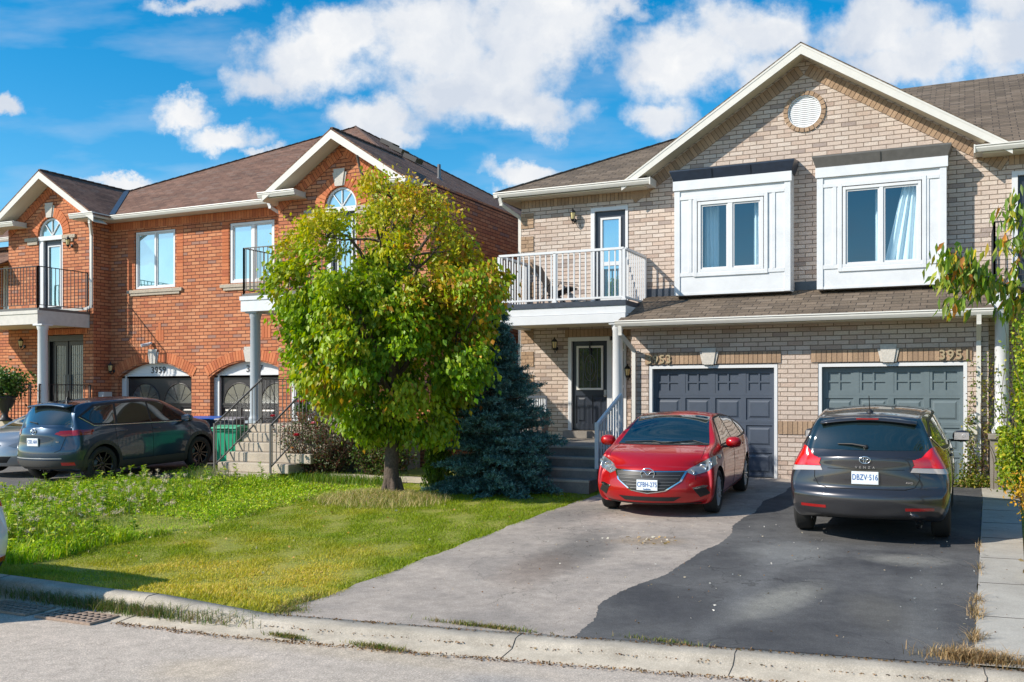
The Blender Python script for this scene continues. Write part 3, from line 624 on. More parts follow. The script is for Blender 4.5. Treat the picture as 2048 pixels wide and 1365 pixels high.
# box windows
def bay(x0, x1, wx0, wx1, wz0, wz1, cap, zc):
    b = bb(); Y = 20.05; zb, zt = 3.745, 6.17
    wall(b, rect(x0,x1,zb,zt), [rect(wx0-.02,wx1+.02,wz0-.02,wz1+.02)], Y, .10)
    b.quad((x0,20.5,zb),(x0,Y,zb),(x0,Y,zt),(x0,20.5,zt)); b.quad((x1,Y,zb),(x1,20.5,zb),(x1,20.5,zt),(x1,Y,zt)); b.quad((x0,20.5,zb),(x1,20.5,zb),(x1,Y,zb),(x0,Y,zb))
    o = b.build('box_window', M['whitebay'], HB)
    t_ = bb()
    for a in (x0-.004, x1-.116): t_.box(a, a+.12, Y-.022, Y-.001, zb+.004, zt-.20)       # corner boards
    t_.box(x0-.03, x1+.03, Y-.045, Y-.0005, zt-.199, zt+.002)                               # header
    t_.box(x0+.118, x1-.118, Y-.018, Y-.001, zt-.40, zt-.33); t_.box(x0+.118, x1-.118, Y-.018, Y-.001, zb+.40, zb+.48)
    for a in (x0+.30, x1-.37): t_.box(a, a+.07, Y-.016, Y-.001, zb+.481, zt-.401)
    frame(t_, wx0-.09, wx1+.09, wz0-.09, wz1+.09, .075, Y-.03, Y-.0015)
    t_.box(x0+.118, x1-.118, Y-.012, Y-.001, zb, zb+.05)
    t_.build('trim_boards', M['whitebay'], o, bevel=.004)
    c = bb(); fl = .07                                                              # flared metal cap
    lo = [(x0-.02,Y-.03),(x1+.02,Y-.03),(x1+.02,20.5),(x0-.02,20.5)]; hi = [(x0-.02-fl,Y-.03-fl),(x1+.02+fl,Y-.03-fl),(x1+.02+fl,20.5),(x0-.02-fl,20.5)]
    z0, z1 = zt+.004, zt+.20
    vs = [(a,b_,z0) for a,b_ in lo]+[(a,b_,z1) for a,b_ in hi]+[(a,b_,z1+(.03 if b_<20.2 else .1)) for a,b_ in hi]
    c.add(vs, [(0,3,2,1),(0,1,5,4),(1,2,6,5),(3,0,4,7),(4,5,9,8),(5,6,10,9),(7,4,8,11),(8,9,10,11)])
    for k in range(1, 3 if cap != 'capg' else 2):
        xx = x0+(x1-x0)*k/(3 if cap != 'capg' else 2); c.prism([(xx-.01,Y-.035,z0),(xx+.01,Y-.035,z0),(xx+.01,Y-.035-fl,z1),(xx-.01,Y-.035-fl,z1)], (0,-.012,0))
    c.build('metal_cap', M[cap], o)
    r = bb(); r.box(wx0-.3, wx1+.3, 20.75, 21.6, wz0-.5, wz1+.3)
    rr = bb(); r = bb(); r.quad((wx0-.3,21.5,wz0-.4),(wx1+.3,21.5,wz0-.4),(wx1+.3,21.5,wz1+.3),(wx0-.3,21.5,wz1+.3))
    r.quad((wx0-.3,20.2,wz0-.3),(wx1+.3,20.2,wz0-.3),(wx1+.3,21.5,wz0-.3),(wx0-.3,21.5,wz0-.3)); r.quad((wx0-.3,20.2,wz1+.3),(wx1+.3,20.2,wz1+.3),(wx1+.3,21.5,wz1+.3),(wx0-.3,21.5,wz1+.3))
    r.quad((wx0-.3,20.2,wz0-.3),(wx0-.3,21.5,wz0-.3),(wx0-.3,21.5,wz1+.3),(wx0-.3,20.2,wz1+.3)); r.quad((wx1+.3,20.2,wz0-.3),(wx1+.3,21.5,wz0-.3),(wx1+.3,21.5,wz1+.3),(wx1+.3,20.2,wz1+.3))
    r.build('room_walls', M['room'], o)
    return o
def drape(parent, x0, x1, z0, z1, Y, tx=0, n=40, f=9):
    c = bb(); vs = []; H = 14
    for j in range(H+1):
        t_ = j/H
        for i in range(n+1):
            s = i/n; x = x0+(x1-x0)*s + tx*(1-t_)*(1-s)**.7; vs.append((x, Y+.035*math.sin(s*f*2*PI+t_)+.01*math.sin(s*40), z0+(z1-z0)*t_))
    c.add(vs, [(j*(n+1)+i, j*(n+1)+i+1, (j+1)*(n+1)+i+1, (j+1)*(n+1)+i) for j in range(H) for i in range(n)], 0, None, True)
    c.build('curtain', M['curt'], parent)
b1 = bay(-5.60, -3.20, -5.10, -3.74, 4.22, 5.70, 'capb', 0)
w1_ = slider_window(b1, OB, -5.10, -3.74, 4.22, 5.70, 20.03, M['cg'], .065, .10)
drape(b1, -3.98, -3.78, 4.25, 5.66, 20.3, 0, 20, 3); drape(b1, -5.05, -4.75, 4.25, 5.66, 20.45, 0, 20, 4)
b2 = bay(-2.68, -.32, -2.19, -.76, 4.17, 5.75, 'capg', 0)
w2_ = slider_window(b2, OB, -2.19, -.76, 4.17, 5.75, 20.03, M['cg'], .055, .07)
drape(b2, -1.10, -.78, 4.2, 5.72, 20.22, -.34, 30, 4); drape(b2, -1.62, -1.50, 4.2, 5.72, 20.45, 0, 12, 2)
# balcony door and entry door
def swing_door(x0, x1, z0, z1, Y, lites, mt, frx0, frx1, frz1, panem, litem='white', frm='white', panels=(), name='front_door', knob=None, sill=True):
    f = bb(); f.box(frx0, x0, Y-.02, Y+.10, z0-.02, frz1); f.box(x1, frx1, Y-.02, Y+.10, z0-.02, frz1); f.box(x0, x1, Y-.019, Y+.10, z1, frz1)
    d = bb(); wall(d, rect(x0,x1,z0,z1), [rect(*h) for h in list(lites)+list(panels)], Y+.05, 0)
    for h in panels: raised(d, *h, Y+.05)
    o = d.build(name, mt, HB); f.build('door_frame', M[frm], o)
    for h in lites:
        l = bb(); frame(l, h[0]-.03, h[1]+.03, h[2]-.03, h[3]+.03, .045, Y+.02, Y+.049); l.build('window_trim', M[litem], o)
        g = bb(); pane_quad(g, h[0], h[1], h[2], h[3], Y+.06); g.build('pane', panem, o)
    if knob: k = bb(); k.lathe((knob[0],Y+.05,knob[1]), [(0,-.07),(.028,-.055),(.03,-.04),(.012,-.03),(.02,0),(0,0)], 12, 0, 'y'); k.box(knob[0]-.03,knob[0]+.03,Y+.03,Y+.049,knob[1]-.03,knob[1]+.13); k.build('handle', M['stone'], o)
    return o
swing_door(-7.58, -6.85, 3.62, 5.78, YW, [(-7.42,-7.0,4.62,5.60),(-7.42,-7.0,3.80,4.56)], M['navy'], -7.67, -6.79, 5.86, M['blueg'], name='balcony_door')
ed = swing_door(-8.14, -7.28, .84, 2.86, YW, [(-8.0,-7.42,1.78,2.72)], M['navy'], -8.22, -7.22, 2.95, M['darkg'], 'cream', panels=((-8.05,-7.78,.98,1.62),(-7.66,-7.38,.98,1.62)), knob=(-7.34,1.62))
s_ = bb(); frame(s_, -7.22, -6.83, .84, 2.86, .06, YW-.018, YW+.06); s_.box(-7.16,-6.89,YW,YW+.05,1.80,1.86); s_.box(-7.16,-6.89,YW,YW+.05,2.62,2.66); sl_ = s_.build('sidelight', M['white'], ed)
g = bb(); pane_quad(g, -7.16, -6.89, .9, 2.8, YW+.052); g.build('pane', M['darkg'], sl_)
# leaded caming in the entry glass
c = bb()
for x in (-7.88,-7.71,-7.54): c.bar((x,YW+.055,1.8),(x,YW+.055,2.7),.007,.006)
c.tube([(-7.71+.13*math.cos(a),YW+.054,2.25+.30*math.sin(a)) for a in np.linspace(0,2*PI,25)], .005, 5); c.tube([(-7.71+.06*math.cos(a),YW+.054,2.25+.16*math.sin(a)) for a in np.linspace(0,2*PI,25)], .004, 5)
c.build('leading', M['greymetal'], ed)
h_ = bb(); h_.lathe((-7.70,YW+.0,2.66), [(.03,-.02),(.04,0),(.03,.02)], 12, 0, 'y'); h_.box(-7.715,-7.685,YW-.01,YW+.015,2.55,2.86); h_.build('wreath_hook', M['black'], ed)
swing_door(.90, 1.64, 3.62, 5.78, YW, [(1.06,1.48,3.80,5.60)], M['navy'], .80, 1.72, 5.86, M['blueg'], name='balcony_door')
lantern(HB, OB, -8.06, YW, 5.62); lantern(HB, OB, -8.51, YW, 2.70); lantern(HB, OB, -6.76, YW, 2.06, mat=M['black'])
# roofs
SF = bb()   # soffits
r = bb(); E0, RZ = 6.31, 9.33
roofplane(r, [(-9.85,20.02,E0),(-6.3,20.02,E0),(-6.3,20.6,E0+.29),(.33,20.6,E0+.29),(.33,20.02,E0),(9.3,20.02,E0),(5.0,26.05,RZ),(-3.82,26.05,RZ)])
roofplane(r, [(-9.85,20.02,E0),(-3.82,26.05,RZ),(-9.85,32.1,E0)]); roofplane(r, [(-9.85,32.1,E0),(-3.82,26.05,RZ),(5,26.05,RZ),(9.3,32.1,E0)]); roofplane(r, [(9.3,20.02,E0),(9.3,32.1,E0),(5,26.05,RZ)])
AZ = 8.77                                                                            # front gable roof
for sg in (-1, 1):
    xe = -3.0+sg*3.80; ze = AZ-SL*3.80
    roofplane(r, [(-3.0,20.06,AZ),(xe,20.06,ze),(xe,20.0+(ze-E0)/.5+.1,ze),(-3.0,25.0,AZ)])
# garage skirt roof
roofplane(r, [(-6.42,18.62,3.125),(.46,18.62,3.125),(.46,20.5,3.80),(-6.42,20.5,3.80)])
r.prism([(-6.42,18.64,3.09),(-6.42,20.5,3.10),(-6.42,20.5,3.77)], (.03,0,0)); r.prism([(.43,18.64,3.09),(.43,20.5,3.10),(.43,20.5,3.77)], (.03,0,0))
# ridge caps
rc = bb()
for k in range(26):
    t0 = k/26; a = Vector((-9.85,20.02,E0+.012)).lerp(Vector((-3.82,26.05,RZ+.012)), t0); b = Vector((-9.85,20.02,E0+.022)).lerp(Vector((-3.82,26.05,RZ+.022)), t0+1.1/26); rc.bar(a, b, .08, .03)
rf_ = r.build('roof', M['shg'], HB); rc.build('ridge_cap', M['capsg'], rf_)
f = bb()
for sg in (-1, 1):      # rake fascia and soffit of the gable
    x0, x1 = -3.0, -3.0+sg*3.80; z0, z1 = AZ-.045, AZ-.045-SL*3.80
    f.prism([(x0,20.06,z0),(x1,20.06,z1),(x1,20.06,z1-.17),(x0,20.06,z0-.20)], (0,.025,0))
    xs_ = -3.0+sg*3.45; zs_ = z0-SL*3.45
    SF.prism([(x0,20.085,z0-.17),(xs_,20.085,zs_-.17),(xs_,20.49,zs_-.17),(x0,20.49,z0-.17)], (0,0,.012)); SF.cut()
    f.prism([(x0,20.052,z0+.012),(x1,20.052,z1+.012),(x1,20.052,z1-.03),(x0,20.052,z0-.03)], (0,.007,0)); f.cut()
f.box(-6.80,-6.16,20.11,20.49,6.187,6.33); f.box(.18,.78,20.11,20.49,6.187,6.33); f.build('fascia', M['cream'], HB)
SF.box(-9.8, -6.3, 20.10, 20.5, 6.165, 6.185); SF.cut(); SF.box(.3, 9.2, 20.10, 20.5, 6.165, 6.185); SF.cut(); SF.box(-9.8,-9.4,20.5,32,6.165,6.185); SF.cut()
SF.box(-6.38, .44, 18.68, 19.2, 3.005, 3.02)
SF.build('soffit', M['soff'], HB)
gt_ = bb(); gutter(gt_, -9.90, -6.13, 19.99, 6.315); gt_.box(-6.15,-6.125,19.99,20.45,6.17,6.33); gt_.cut(); gutter(gt_, .16, 9.3, 19.99, 6.315); gt_.box(.15,.175,19.99,20.45,6.17,6.33); gt_.cut()
gutter_y(gt_, 20.0, 32, -9.90, 6.315, s=-1); gt_.cut(); gt_.cut(); gutter(gt_, -6.44, .45, 18.56, 3.145); gt_.build('gutter', M['cream'], HB)
downspout(HB, OB, [(-6.34,18.62,3.04),(-6.34,18.64,2.88),(-6.21,19.13,2.56),(-6.21,19.13,.25)])
downspout(HB, OB, [(.22,18.62,3.04),(.22,18.64,2.90),(.22,19.13,2.62),(.22,19.13,.08)])
downspout(HB, OB, [(-9.75,20.05,6.2),(-9.72,20.08,6.05),(-9.46,20.55,5.8),(-9.46,20.55,.2)])
fl = bb(); fl.box(-6.42,-5.62,YW-.012,YW+.01,3.79,3.97); fl.cut(); fl.box(-3.18,-2.70,YW-.012,YW+.01,3.79,3.97); fl.cut(); fl.box(-.30,.46,YW-.012,YW+.01,3.79,3.97); fl.cut(); fl.box(-9.3,-7.67,YW-.012,YW+.01,3.6,3.76); fl.build('flashing', M['flash'], HB)
# balconies
def beige_balcony(x0, x1, zt, col_x, lab, mirror=False, rails=True):
    d = bb(); Y = 18.95
    d.box(x0, x1, Y+.0, 20.49, zt-.105, zt)                                   # dark deck edge
    o = d.build('balcony', M['flash'], HB)
    f = bb(); f.box(x0+.005, x1-.005, Y+.02, 20.49, zt-.265, zt-.106); f.box(x0-.05, x1+.0, Y-.02, Y+.18, zt-.46, zt-.275); f.box(x0+.02, x1-.02, Y+.045, 20.48, zt-.276, zt-.264)
    f.box(x0-.05, x0+.15, Y+.18, 20.48, zt-.46, zt-.275); f.box(x1-.2, x1, Y+.18, 20.48, zt-.46, zt-.275)
    f.build('fascia_boards', M['white'], o, bevel=.005)
    s = bb(); s.box(x0+.15, x1-.2, Y+.18, 20.48, zt-.42, zt-.40); s.build('ceiling', M['soffr'], o)
    return o
bo = beige_balcony(-9.30, -6.33, 3.60, -6.54, '')
def white_rail(p0, p1, n, posts):
    o = railing(bo, OB, p0, p1, 3.65, 4.70, n, M['white'], .026, None, (.06,.05))
    for q in posts:
        p = bb(); p.box(q[0]-.03,q[0]+.03,q[1]-.03,q[1]+.03,3.605,4.66); p.box(q[0]-.05,q[0]+.05,q[1]-.05,q[1]+.05,3.602,3.64); p.build('post', M['white'], o)
white_rail((-9.25,19.0), (-6.38,19.0), 22, [(-9.25,19.0),(-7.93,19.0),(-6.38,19.0)])
white_rail((-9.25,19.06), (-9.25,20.45), 10, [(-9.25,20.45)]); white_rail((-6.38,19.06), (-6.38,20.45), 10, [(-6.38,20.45)])
def column(parent, org, x, y, z0, z1, r, mt, name='column'):
    c = MB(org); c.box(x-r*1.35,x+r*1.35,y-r*1.35,y+r*1.35,z0,z0+.06)
    c.lathe((x,y,z0), [(r*1.25,.06),(r*1.3,.09),(r*1.15,.13),(r*1.03,.16),(r,.2),(r*.93,z1-z0-.16),(r*1.05,z1-z0-.14),(r*1.05,z1-z0-.11),(r*1.2,z1-z0-.06),(r*1.2,z1-z0-.04)], 24)
    c.box(x-r*1.3,x+r*1.3,y-r*1.3,y+r*1.3,z1-.04,z1); return c.build(name, mt, parent)
column(HB, OB, -6.55, 19.10, .67, 3.14, .115, M['white'])
bo2 = beige_balcony(.43, 3.4, 3.62, .57, ''); column(HB, OB, .59, 19.12, .96, 3.16, .12, M['white'])
railing(bo2, OB, (.47,19.0), (3.3,19.0), 3.72, 4.70, 24, M['iron'], .014, .035, (.03,.02)); rl = railing(bo2, OB, (.47,19.0), (.47,20.45), 3.72, 4.70, 11, M['iron'], .014, .035, (.03,.02))
# right porch
p_ = bb(); p_.box(.40, 3.4, 18.72, 20.49, -.3, .86); pb = p_.build('porch', M['concg'], HB)
p_ = bb(); p_.box(.37, 3.43, 18.68, 20.485, .861, .955); p_.build('coping', M['concg'], pb, bevel=.01)
# meters on the pier at the right
q = bb(); q.box(.085,.19,19.08,19.19,1.14,1.30); q.build('junction_box', M['white'], HB, bevel=.01)
q = bb(); q.box(.05,.20,19.02,19.19,.93,1.08); q.prism([(.05,19.02,1.08),(.20,19.02,1.08),(.20,19.19,1.12),(.05,19.19,1.12)], (0,0,.012)); q.lathe((.14,19.08,.86), [(0,-.05),(.05,-.05),(.055,0),(.05,.06),(0,.06)], 14); q.build('gas_meter', pbr('meter_beige',(.55,.52,.45),.5), HB, bevel=.006)
q = bb(); q.box(.04,.20,19.06,19.19,.40,.72); q.tube([(.12,19.12,.40),(.12,19.12,.0)], .025, 10); q.tube([(.10,19.12,.72),(.10,19.12,.93)], .015, 8); q.build('meter_box', pbr('meter_grey',(.36,.37,.38),.5), HB, bevel=.006)
# ================================================================== red semi-detached houses
OR = (-18.1, 19.6, 0.0)
HR = empty('brick_house', OR, 'orange red brick house with brown roof, two arched garage doors and two small gables', 'house', 'brick houses on the street')
rb = lambda: MB(OR)
RW, RD = 19.6, 19.0
M['sill'] = pbr('stone_sill', (.40,.34,.27), .9, noise=.2, nscale=25, bump=.8)
g1, g2_ = (-21.38,-18.68), (-18.04,-15.36)
w = rb()
def ga(a): return [(a[0],-.25),(a[1],-.25)]+seg_arch(a[0],a[1],2.10,2.52)[::-1]
wall(w, rect(-21.63,-15.3,-.3,6.46), [ga(g1), ga(g2_), rect(-20.72,-19.26,4.54,6.12), rect(-17.38,-15.91,4.54,6.12)], RW, .16)
# left and right front units with gables
AXL, AXR = -23.2, -13.39; SR = .655; AR = 7.87
def gw(x0, x1, ax, holes):
    zt = lambda x: AR-.22-SR*abs(x-ax)
    L0 = [(x0,-.3),(x1,-.3),(x1,max(zt(x1),6.3)),(ax,AR-.2),(x0,max(zt(x0),6.3))]
    wall(w, L0, holes, RD, .14)
ax_ = -23.31
archdoor = [(-23.80,3.92),(-22.83,3.92),(-22.83,6.14)]+arc(ax_,6.14,.485,0,180,16)[1:-1]+[(-23.80,6.14)]
gw(-25.05, -21.63, -23.2, [archdoor, rect(-23.45,-22.02,1.02,3.32)])
archw = [(-13.90,3.92),(-13.0,3.92),(-13.0,6.14)]+arc(-13.45,6.14,.45,0,180,16)[1:-1]+[(-13.90,6.14)]
gw(-15.3, -11.0, AXR, [archw, rect(-14.9,-13.4,1.0,3.15)])
w.quad((-21.63,19.0,-.3),(-21.63,19.6,-.3),(-21.63,19.6,6.5),(-21.63,19.0,6.5)); w.quad((-15.3,19.6,-.3),(-15.3,19.0,-.3),(-15.3,19.0,6.5),(-15.3,19.6,6.5))
w.quad((-11.0,19.0,-.3),(-11.0,33,-.3),(-11.0,33,6.5),(-11.0,19.0,6.5)); w.quad((-25.05,33,-.3),(-25.05,19,-.3),(-25.05,19,6.5),(-25.05,33,6.5)); w.quad((-11,33,-.3),(-25.05,33,-.3),(-25.05,33,6.5),(-11,33,6.5))
w.build('wall', [M['red']], HR)
t_ = rb()
soldier(t_, (-21.62,6.215), (-15.31,6.215), .21, RW-.016, RW+.03); t_.cut()
for a in (g1, g2_):
    c = seg_arch(a[0]-.06, a[1]+.06, 2.13, 2.55, 30); voussoir(t_, c, .26, RW-.016, RW+.03); t_.cut()
for a in (g1[0]-.25, g1[1]+.02, g2_[1]+.02):
    pass
soldier(t_, (g1[1]+.03,.87), (g2_[0]-.03,.87), .25, RW-.016, RW+.03); t_.cut()
soldier(t_, (-23.6,3.33), (-21.85,3.33), .14, RD-.016, RD+.03); t_.cut()
voussoir(t_, arc(ax_,6.14,.50,180,0,26), .27, RD-.02, RD+.03); t_.cut(); voussoir(t_, arc(-13.45,6.14,.465,180,0,26), .27, RD-.02, RD+.03); t_.cut()
for ax, x0, x1 in ((AXL,-24.95,-21.66),(AXR,-15.25,-11.05)):
    zz = lambda x: AR-.30-.24-SR*abs(x-ax)
    soldier(t_, (x0,zz(x0)), (ax,zz(ax)), .20, RD-.018, RD+.03); t_.cut(); soldier(t_, (ax,zz(ax)), (x1,zz(x1)), .20, RD-.018, RD+.03); t_.cut()
for x0 in (-20.98,-19.19,-17.62,-15.84):      # stacked brick strips beside the windows
    for k in range(20):
        z = 4.56+k*.0895
        if z < 6.12: t_.box(x0, x0+.22, RW-.008, RW+.02, z, z+.08)
    t_.cut()
for x0 in (-19.95,-16.32):
    for z0, k in ((3.1,6),): 
        for j in range(3): t_.box(x0+j*.1, x0+j*.1+.088, RW-.010, RW+.02, z0, z0+.5-(.2 if j != 1 else 0))
    t_.cut()
t_.build('trim_bricks', [M['redb'], M['mortr']], HR)
for x, Y, a, b in ((-20.03,RW,2.50,2.88),(-16.70,RW,2.50,2.88),(-23.33,RD,6.64,7.04),(-13.47,RD,6.62,7.02)): keystone(HR, OR, x, a, b, .19, .32, Y-.005)
q = rb()
for x0, x1 in ((-20.98,-18.98),(-17.66,-15.45)):
    q.box(x0, x1, RW-.06, RW+.05, 4.43, 4.52); q.box(x0+.10, x1-.10, RW-.04, RW+.04, 4.36, 4.429); q.cut()
for x0, x1 in ((-24.32,-23.82),(-22.81,-22.30),(-14.5,-13.95),(-12.96,-12.4)):
    q.box(x0, x1, RD-.05, RD+.04, 6.0, 6.10); q.box(x0+.1 if x0 < ax_ or x0 in (-14.5,) else x0, x1 if x0 < ax_ else x1-.1, RD-.035, RD+.03, 5.90, 5.999); q.cut()
q.build('stone_trim', M['sill'], HR, bevel=.006)
# windows
slider_window(HR, OR, -20.70, -19.28, 4.55, 6.11, RW+.02, M['tealg'], .05, .05)
slider_window(HR, OR, -17.36, -15.93, 4.55, 6.11, RW+.02, M['tealg'], .07, .10, off=.52)
M['fang'] = glass_mat('smoky_fanlight_glass', (.05,.052,.058), .10, .15)
M['numg'] = pbr('dark_grey_numbers', (.06,.06,.065), .5)
# garage doors with arched heads
for (a, num, gm) in ((g1,'3959','gd3'),(g2_,'3957','gd3')):
    Y = RW+.16
    d = rb(); x0, x1 = a[0]+.20, a[1]-.02; z0, z1 = -.02, 2.20; hs_ = []
    cols = 4; cw = (x1-x0)/cols
    for r_ in range(2):
        for c in range(cols): hs_.append((x0+c*cw+.05, x0+(c+1)*cw-.05, z0+.08+r_*.66, z0+.66+r_*.66))
    wall(d, rect(x0,x1,z0,z1), [rect(*h) for h in hs_], Y+.06, 0)
    for h in hs_: raised(d, *h, Y+.06)
    fans = []
    for k in (0, 1):    # fan motifs, one per pair of panels
        cx = x0+cw*(1+2*k); zb = z0+1.42
        pts = [(cx+(cw-.08)*math.cos(t), zb+.55*math.sin(t)) for t in np.linspace(PI, 0, 17)]
        d.tube([(p[0],Y+.055,p[1]) for p in pts], .018, 6); fans.append(pts)
        d.box(cx-cw+.06, cx+cw-.06, Y+.03, Y+.059, zb-.02, zb+.02)
        for t in (.6,1.15,1.99,2.54): d.bar((cx+.14*math.cos(t),Y+.055,zb+.14*math.sin(t)*.8),(cx+(cw-.1)*math.cos(t),Y+.055,zb+.53*math.sin(t)),.012,.014)
    for k in range(1,4): d.box(x0, x1, Y+.055, Y+.062, z0+k*.55, z0+k*.55+.007)
    o = d.build('garage_door', M[gm], HR)
    for pts in fans: g = rb(); g.poly([(p[0],Y+.056,p[1]) for p in pts[::-1]]); g.build('fanlight', M['fang'], o)
    f = rb(); ar = seg_arch(a[0], a[1], 2.10, 2.52)
    f.prism([(p[0],Y-.005,p[1]) for p in ar[::-1]]+[(a[0],Y-.005,2.19),(a[1],Y-.005,2.19)], (0,.03,0))
    f.box(a[0]+.001, x0, Y-.003, Y+.05, -.2, 2.188); f.box(x0-.05, x0, Y-.03, Y-.004, -.2, 2.19); f.box(x1, a[1]-.001, Y-.003, Y+.05, -.2, 2.188); f.box(a[0]+.02, a[1]-.02, Y-.02, Y-.006, 2.15, 2.195)
    f.build('door_frame', M['white'], o)
    digits(o, OR, num, (a[0]+a[1])/2+.02, Y-.012, 2.235, .175, M['numg'], 'house_number', .004)
# balcony door with fanlight
def fan_door(cx, r, x0, x1, lit):
    Y = RD
    f = rb()
    f.box(x0+.002, x0+.17, Y+.02, Y+.12, 3.92, 6.0); f.box(x1-.06, x1-.002, Y+.02, Y+.12, 3.92, 6.0); f.box(x0+.002, x1-.002, Y-.005, Y+.12, 6.0, 6.12)
    ro = arc(cx, 6.14, r-.004, 180, 0, 20); ri = arc(cx, 6.14, r-.05, 180, 0, 20)
    for i in range(20): f.prism([(ro[i][0],Y+.03,ro[i][1]),(ro[i+1][0],Y+.03,ro[i+1][1]),(ri[i+1][0],Y+.03,ri[i+1][1]),(ri[i][0],Y+.03,ri[i][1])], (0,.08,0))
    for t in (50,90,130): f.bar((cx,Y+.06,6.13),(cx+(r-.04)*math.cos(math.radians(t)),Y+.06,6.14+(r-.04)*math.sin(math.radians(t))),.022,.022)
    d = rb(); dx0, dx1 = x0+.17, x1-.06; wall(d, rect(dx0,dx1,3.95,6.0), [rect(dx0+.17,dx1-.12,4.15,5.82)], Y+.09, 0)
    o = d.build('balcony_door', M['navy'], HR); f.build('door_frame', M['white'], o)
    l = rb(); frame(l, dx0+.14, dx1-.09, 4.12, 5.85, .035, Y+.06, Y+.089); l.build('window_trim', M['white'], o)
    g = rb(); pane_quad(g, dx0+.17, dx1-.12, 4.15, 5.82, Y+.10); g.poly([(p[0],Y+.08,p[1]) for p in ri]+[(cx+r-.05,Y+.08,6.12),(cx-r+.05,Y+.08,6.12)][:0]); g.build('pane', lit, o)
fan_door(ax_, .485, -23.80, -22.83, M['tealg']); fan_door(-13.45, .45, -13.90, -13.0, M['tealg'])
# double entry door, and the white-framed door of the right unit
d = rb(); Y = RD+.10
lt = [(-23.2,-22.83,1.25,3.02),(-22.62,-22.16,1.25,3.02)]
wall(d, rect(-23.38,-22.06,1.04,3.14), [rect(*h) for h in lt], Y, 0); d.box(-22.735,-22.715,Y-.02,Y-.001,1.04,3.14); d.box(-23.43,-22.04,RD+.02,Y-.002,3.14,3.30); d.box(-23.43,-23.38,RD+.02,Y,1.03,3.14); d.box(-22.06,-22.03,RD+.02,Y,1.03,3.14)
o = d.build('entry_door', M['black'], HR)
g = rb(); [pane_quad(g, *h, Y+.02) for h in lt]; g.build('pane', glass_mat('frosted_door_glass', (.10,.115,.12), .06, .25), o)
c = rb()
for h in lt:
    for k in range(1, 6): c.bar((h[0]+(h[1]-h[0])*k/6,Y+.012,h[2]),(h[0]+(h[1]-h[0])*k/6,Y+.012,h[3]),.006,.006)
    for z in (1.9,2.2,2.75): c.bar((h[0],Y+.012,z),(h[1],Y+.012,z),.006,.006)
c.build('leading', M['black'], o)
hd = rb(); [hd.bar((x,Y-.05,1.75),(x,Y-.05,2.2),.02,.02) for x in (-22.80,-22.66)]; hd.build('handle', M['greymetal'], o)
d = rb(); wall(d, rect(-14.75,-13.85,1.02,3.05), [rect(-14.6,-14.0,1.9,2.9)], RD+.08, 0); o = d.build('entry_door', M['navy'], HR)
f = rb(); frame(f, -14.88, -13.42, 1.0, 3.14, .12, RD-.02, RD+.1); f.box(-13.85,-13.75,RD-.02,RD+.1,1.12,3.02); f.build('door_frame', M['white'], o); g = rb(); pane_quad(g, -14.6,-14.0,1.9,2.9, RD+.1); pane_quad(g, -13.75,-13.54,1.12,3.02, RD+.1); g.build('pane', M['darkg'], o)
# roof
r = rb(); E1 = 6.53; AP = (-18.1, 26.4, 10.42)
c1, c2, c3, c4_ = (-25.5,19.15,E1), (-11.38,19.15,E1), (-11.38,33.4,E1), (-25.5,33.4,E1)
for a, b in ((c1,c2),(c2,c3),(c3,c4_),(c4_,c1)): roofplane(r, [a,b,AP])
sf = (AP[2]-E1)/(AP[1]-19.15)
for ax, hw in ((AXL,2.10),(AXR,2.02)):
    for sg in (-1,1):
        xe = ax+sg*hw; ze = AR-SR*hw; roofplane(r, [(ax,18.52,AR),(xe,18.52,ze),(xe,19.15+max(0,(ze-E1))/sf+.12,ze),(ax,19.15+(AR-E1)/sf+.1,AR)])
rc = rb()
for (a, b) in ((c1,AP),(c2,AP),(c3,AP)):
    a, b = Vector(a), Vector(b); n = 44
    for k in range(n):
        p0 = a.lerp(b, k/n)+Vector((0,0,.012)); p1 = a.lerp(b, (k+1.1)/n)+Vector((0,0,.026)); rc.bar(p0, p1, .08, .03)
for ax in (AXL, AXR):
    y1 = 19.15+(AR-E1)/sf
    for k in range(12): rc.bar((ax,18.54+(y1-18.54)*k/12,AR+.006),(ax,18.54+(y1-18.54)*(k+1.05)/12,AR+.018),.08,.03)
rf_ = r.build('roof', M['shb'], HR); rc.build('ridge_cap', M['capsb'], rf_)
v = rb()       # valley flashings
for ax, hw, sg in ((AXL,2.10,1),(AXR,2.02,-1)):
    a = Vector((ax+sg*hw,19.15,E1+.035)); b = Vector((ax,19.15+(AR-E1)/sf,AR+.04)); v.bar(a, b, .14, .015); v.cut()
v.build('valley_flashing', M['flash'], HR)
f = rb(); S_ = rb()
for ax, hw in ((AXL,2.10),(AXR,2.02)):
    for sg in (-1,1):
        x1 = ax+sg*hw; z0, z1 = AR-.045, AR-.045-SR*hw
        f.prism([(ax,18.52,z0),(x1,18.52,z1),(x1,18.52,z1-.17),(ax,18.52,z0-.20)], (0,.025,0)); f.cut()
        S_.prism([(ax,18.545,z0-.18),(x1,18.545,z1-.18),(x1,18.99,z1-.18),(ax,18.99,z0-.18)], (0,0,.012))
f.build('fascia', M['cream'], HR)
S_.box(-21.7,-15.25,19.2,19.6,6.43,6.45); S_.box(-11.0,-11.42,19,33.3,6.41,6.43); S_.box(-25.45,-24.25,18.62,19.0,6.40,6.42); S_.box(-22.0,-21.3,18.62,19.2,6.40,6.42); S_.box(-15.5,-14.45,18.62,19.2,6.40,6.42); S_.box(-12.2,-11.42,18.62,19.0,6.40,6.42)
S_.build('soffit', M['soffr'], HR)
gt_ = rb(); gt_.cut(); gutter(gt_, -21.2,-15.55,19.10,6.54); gt_.cut()
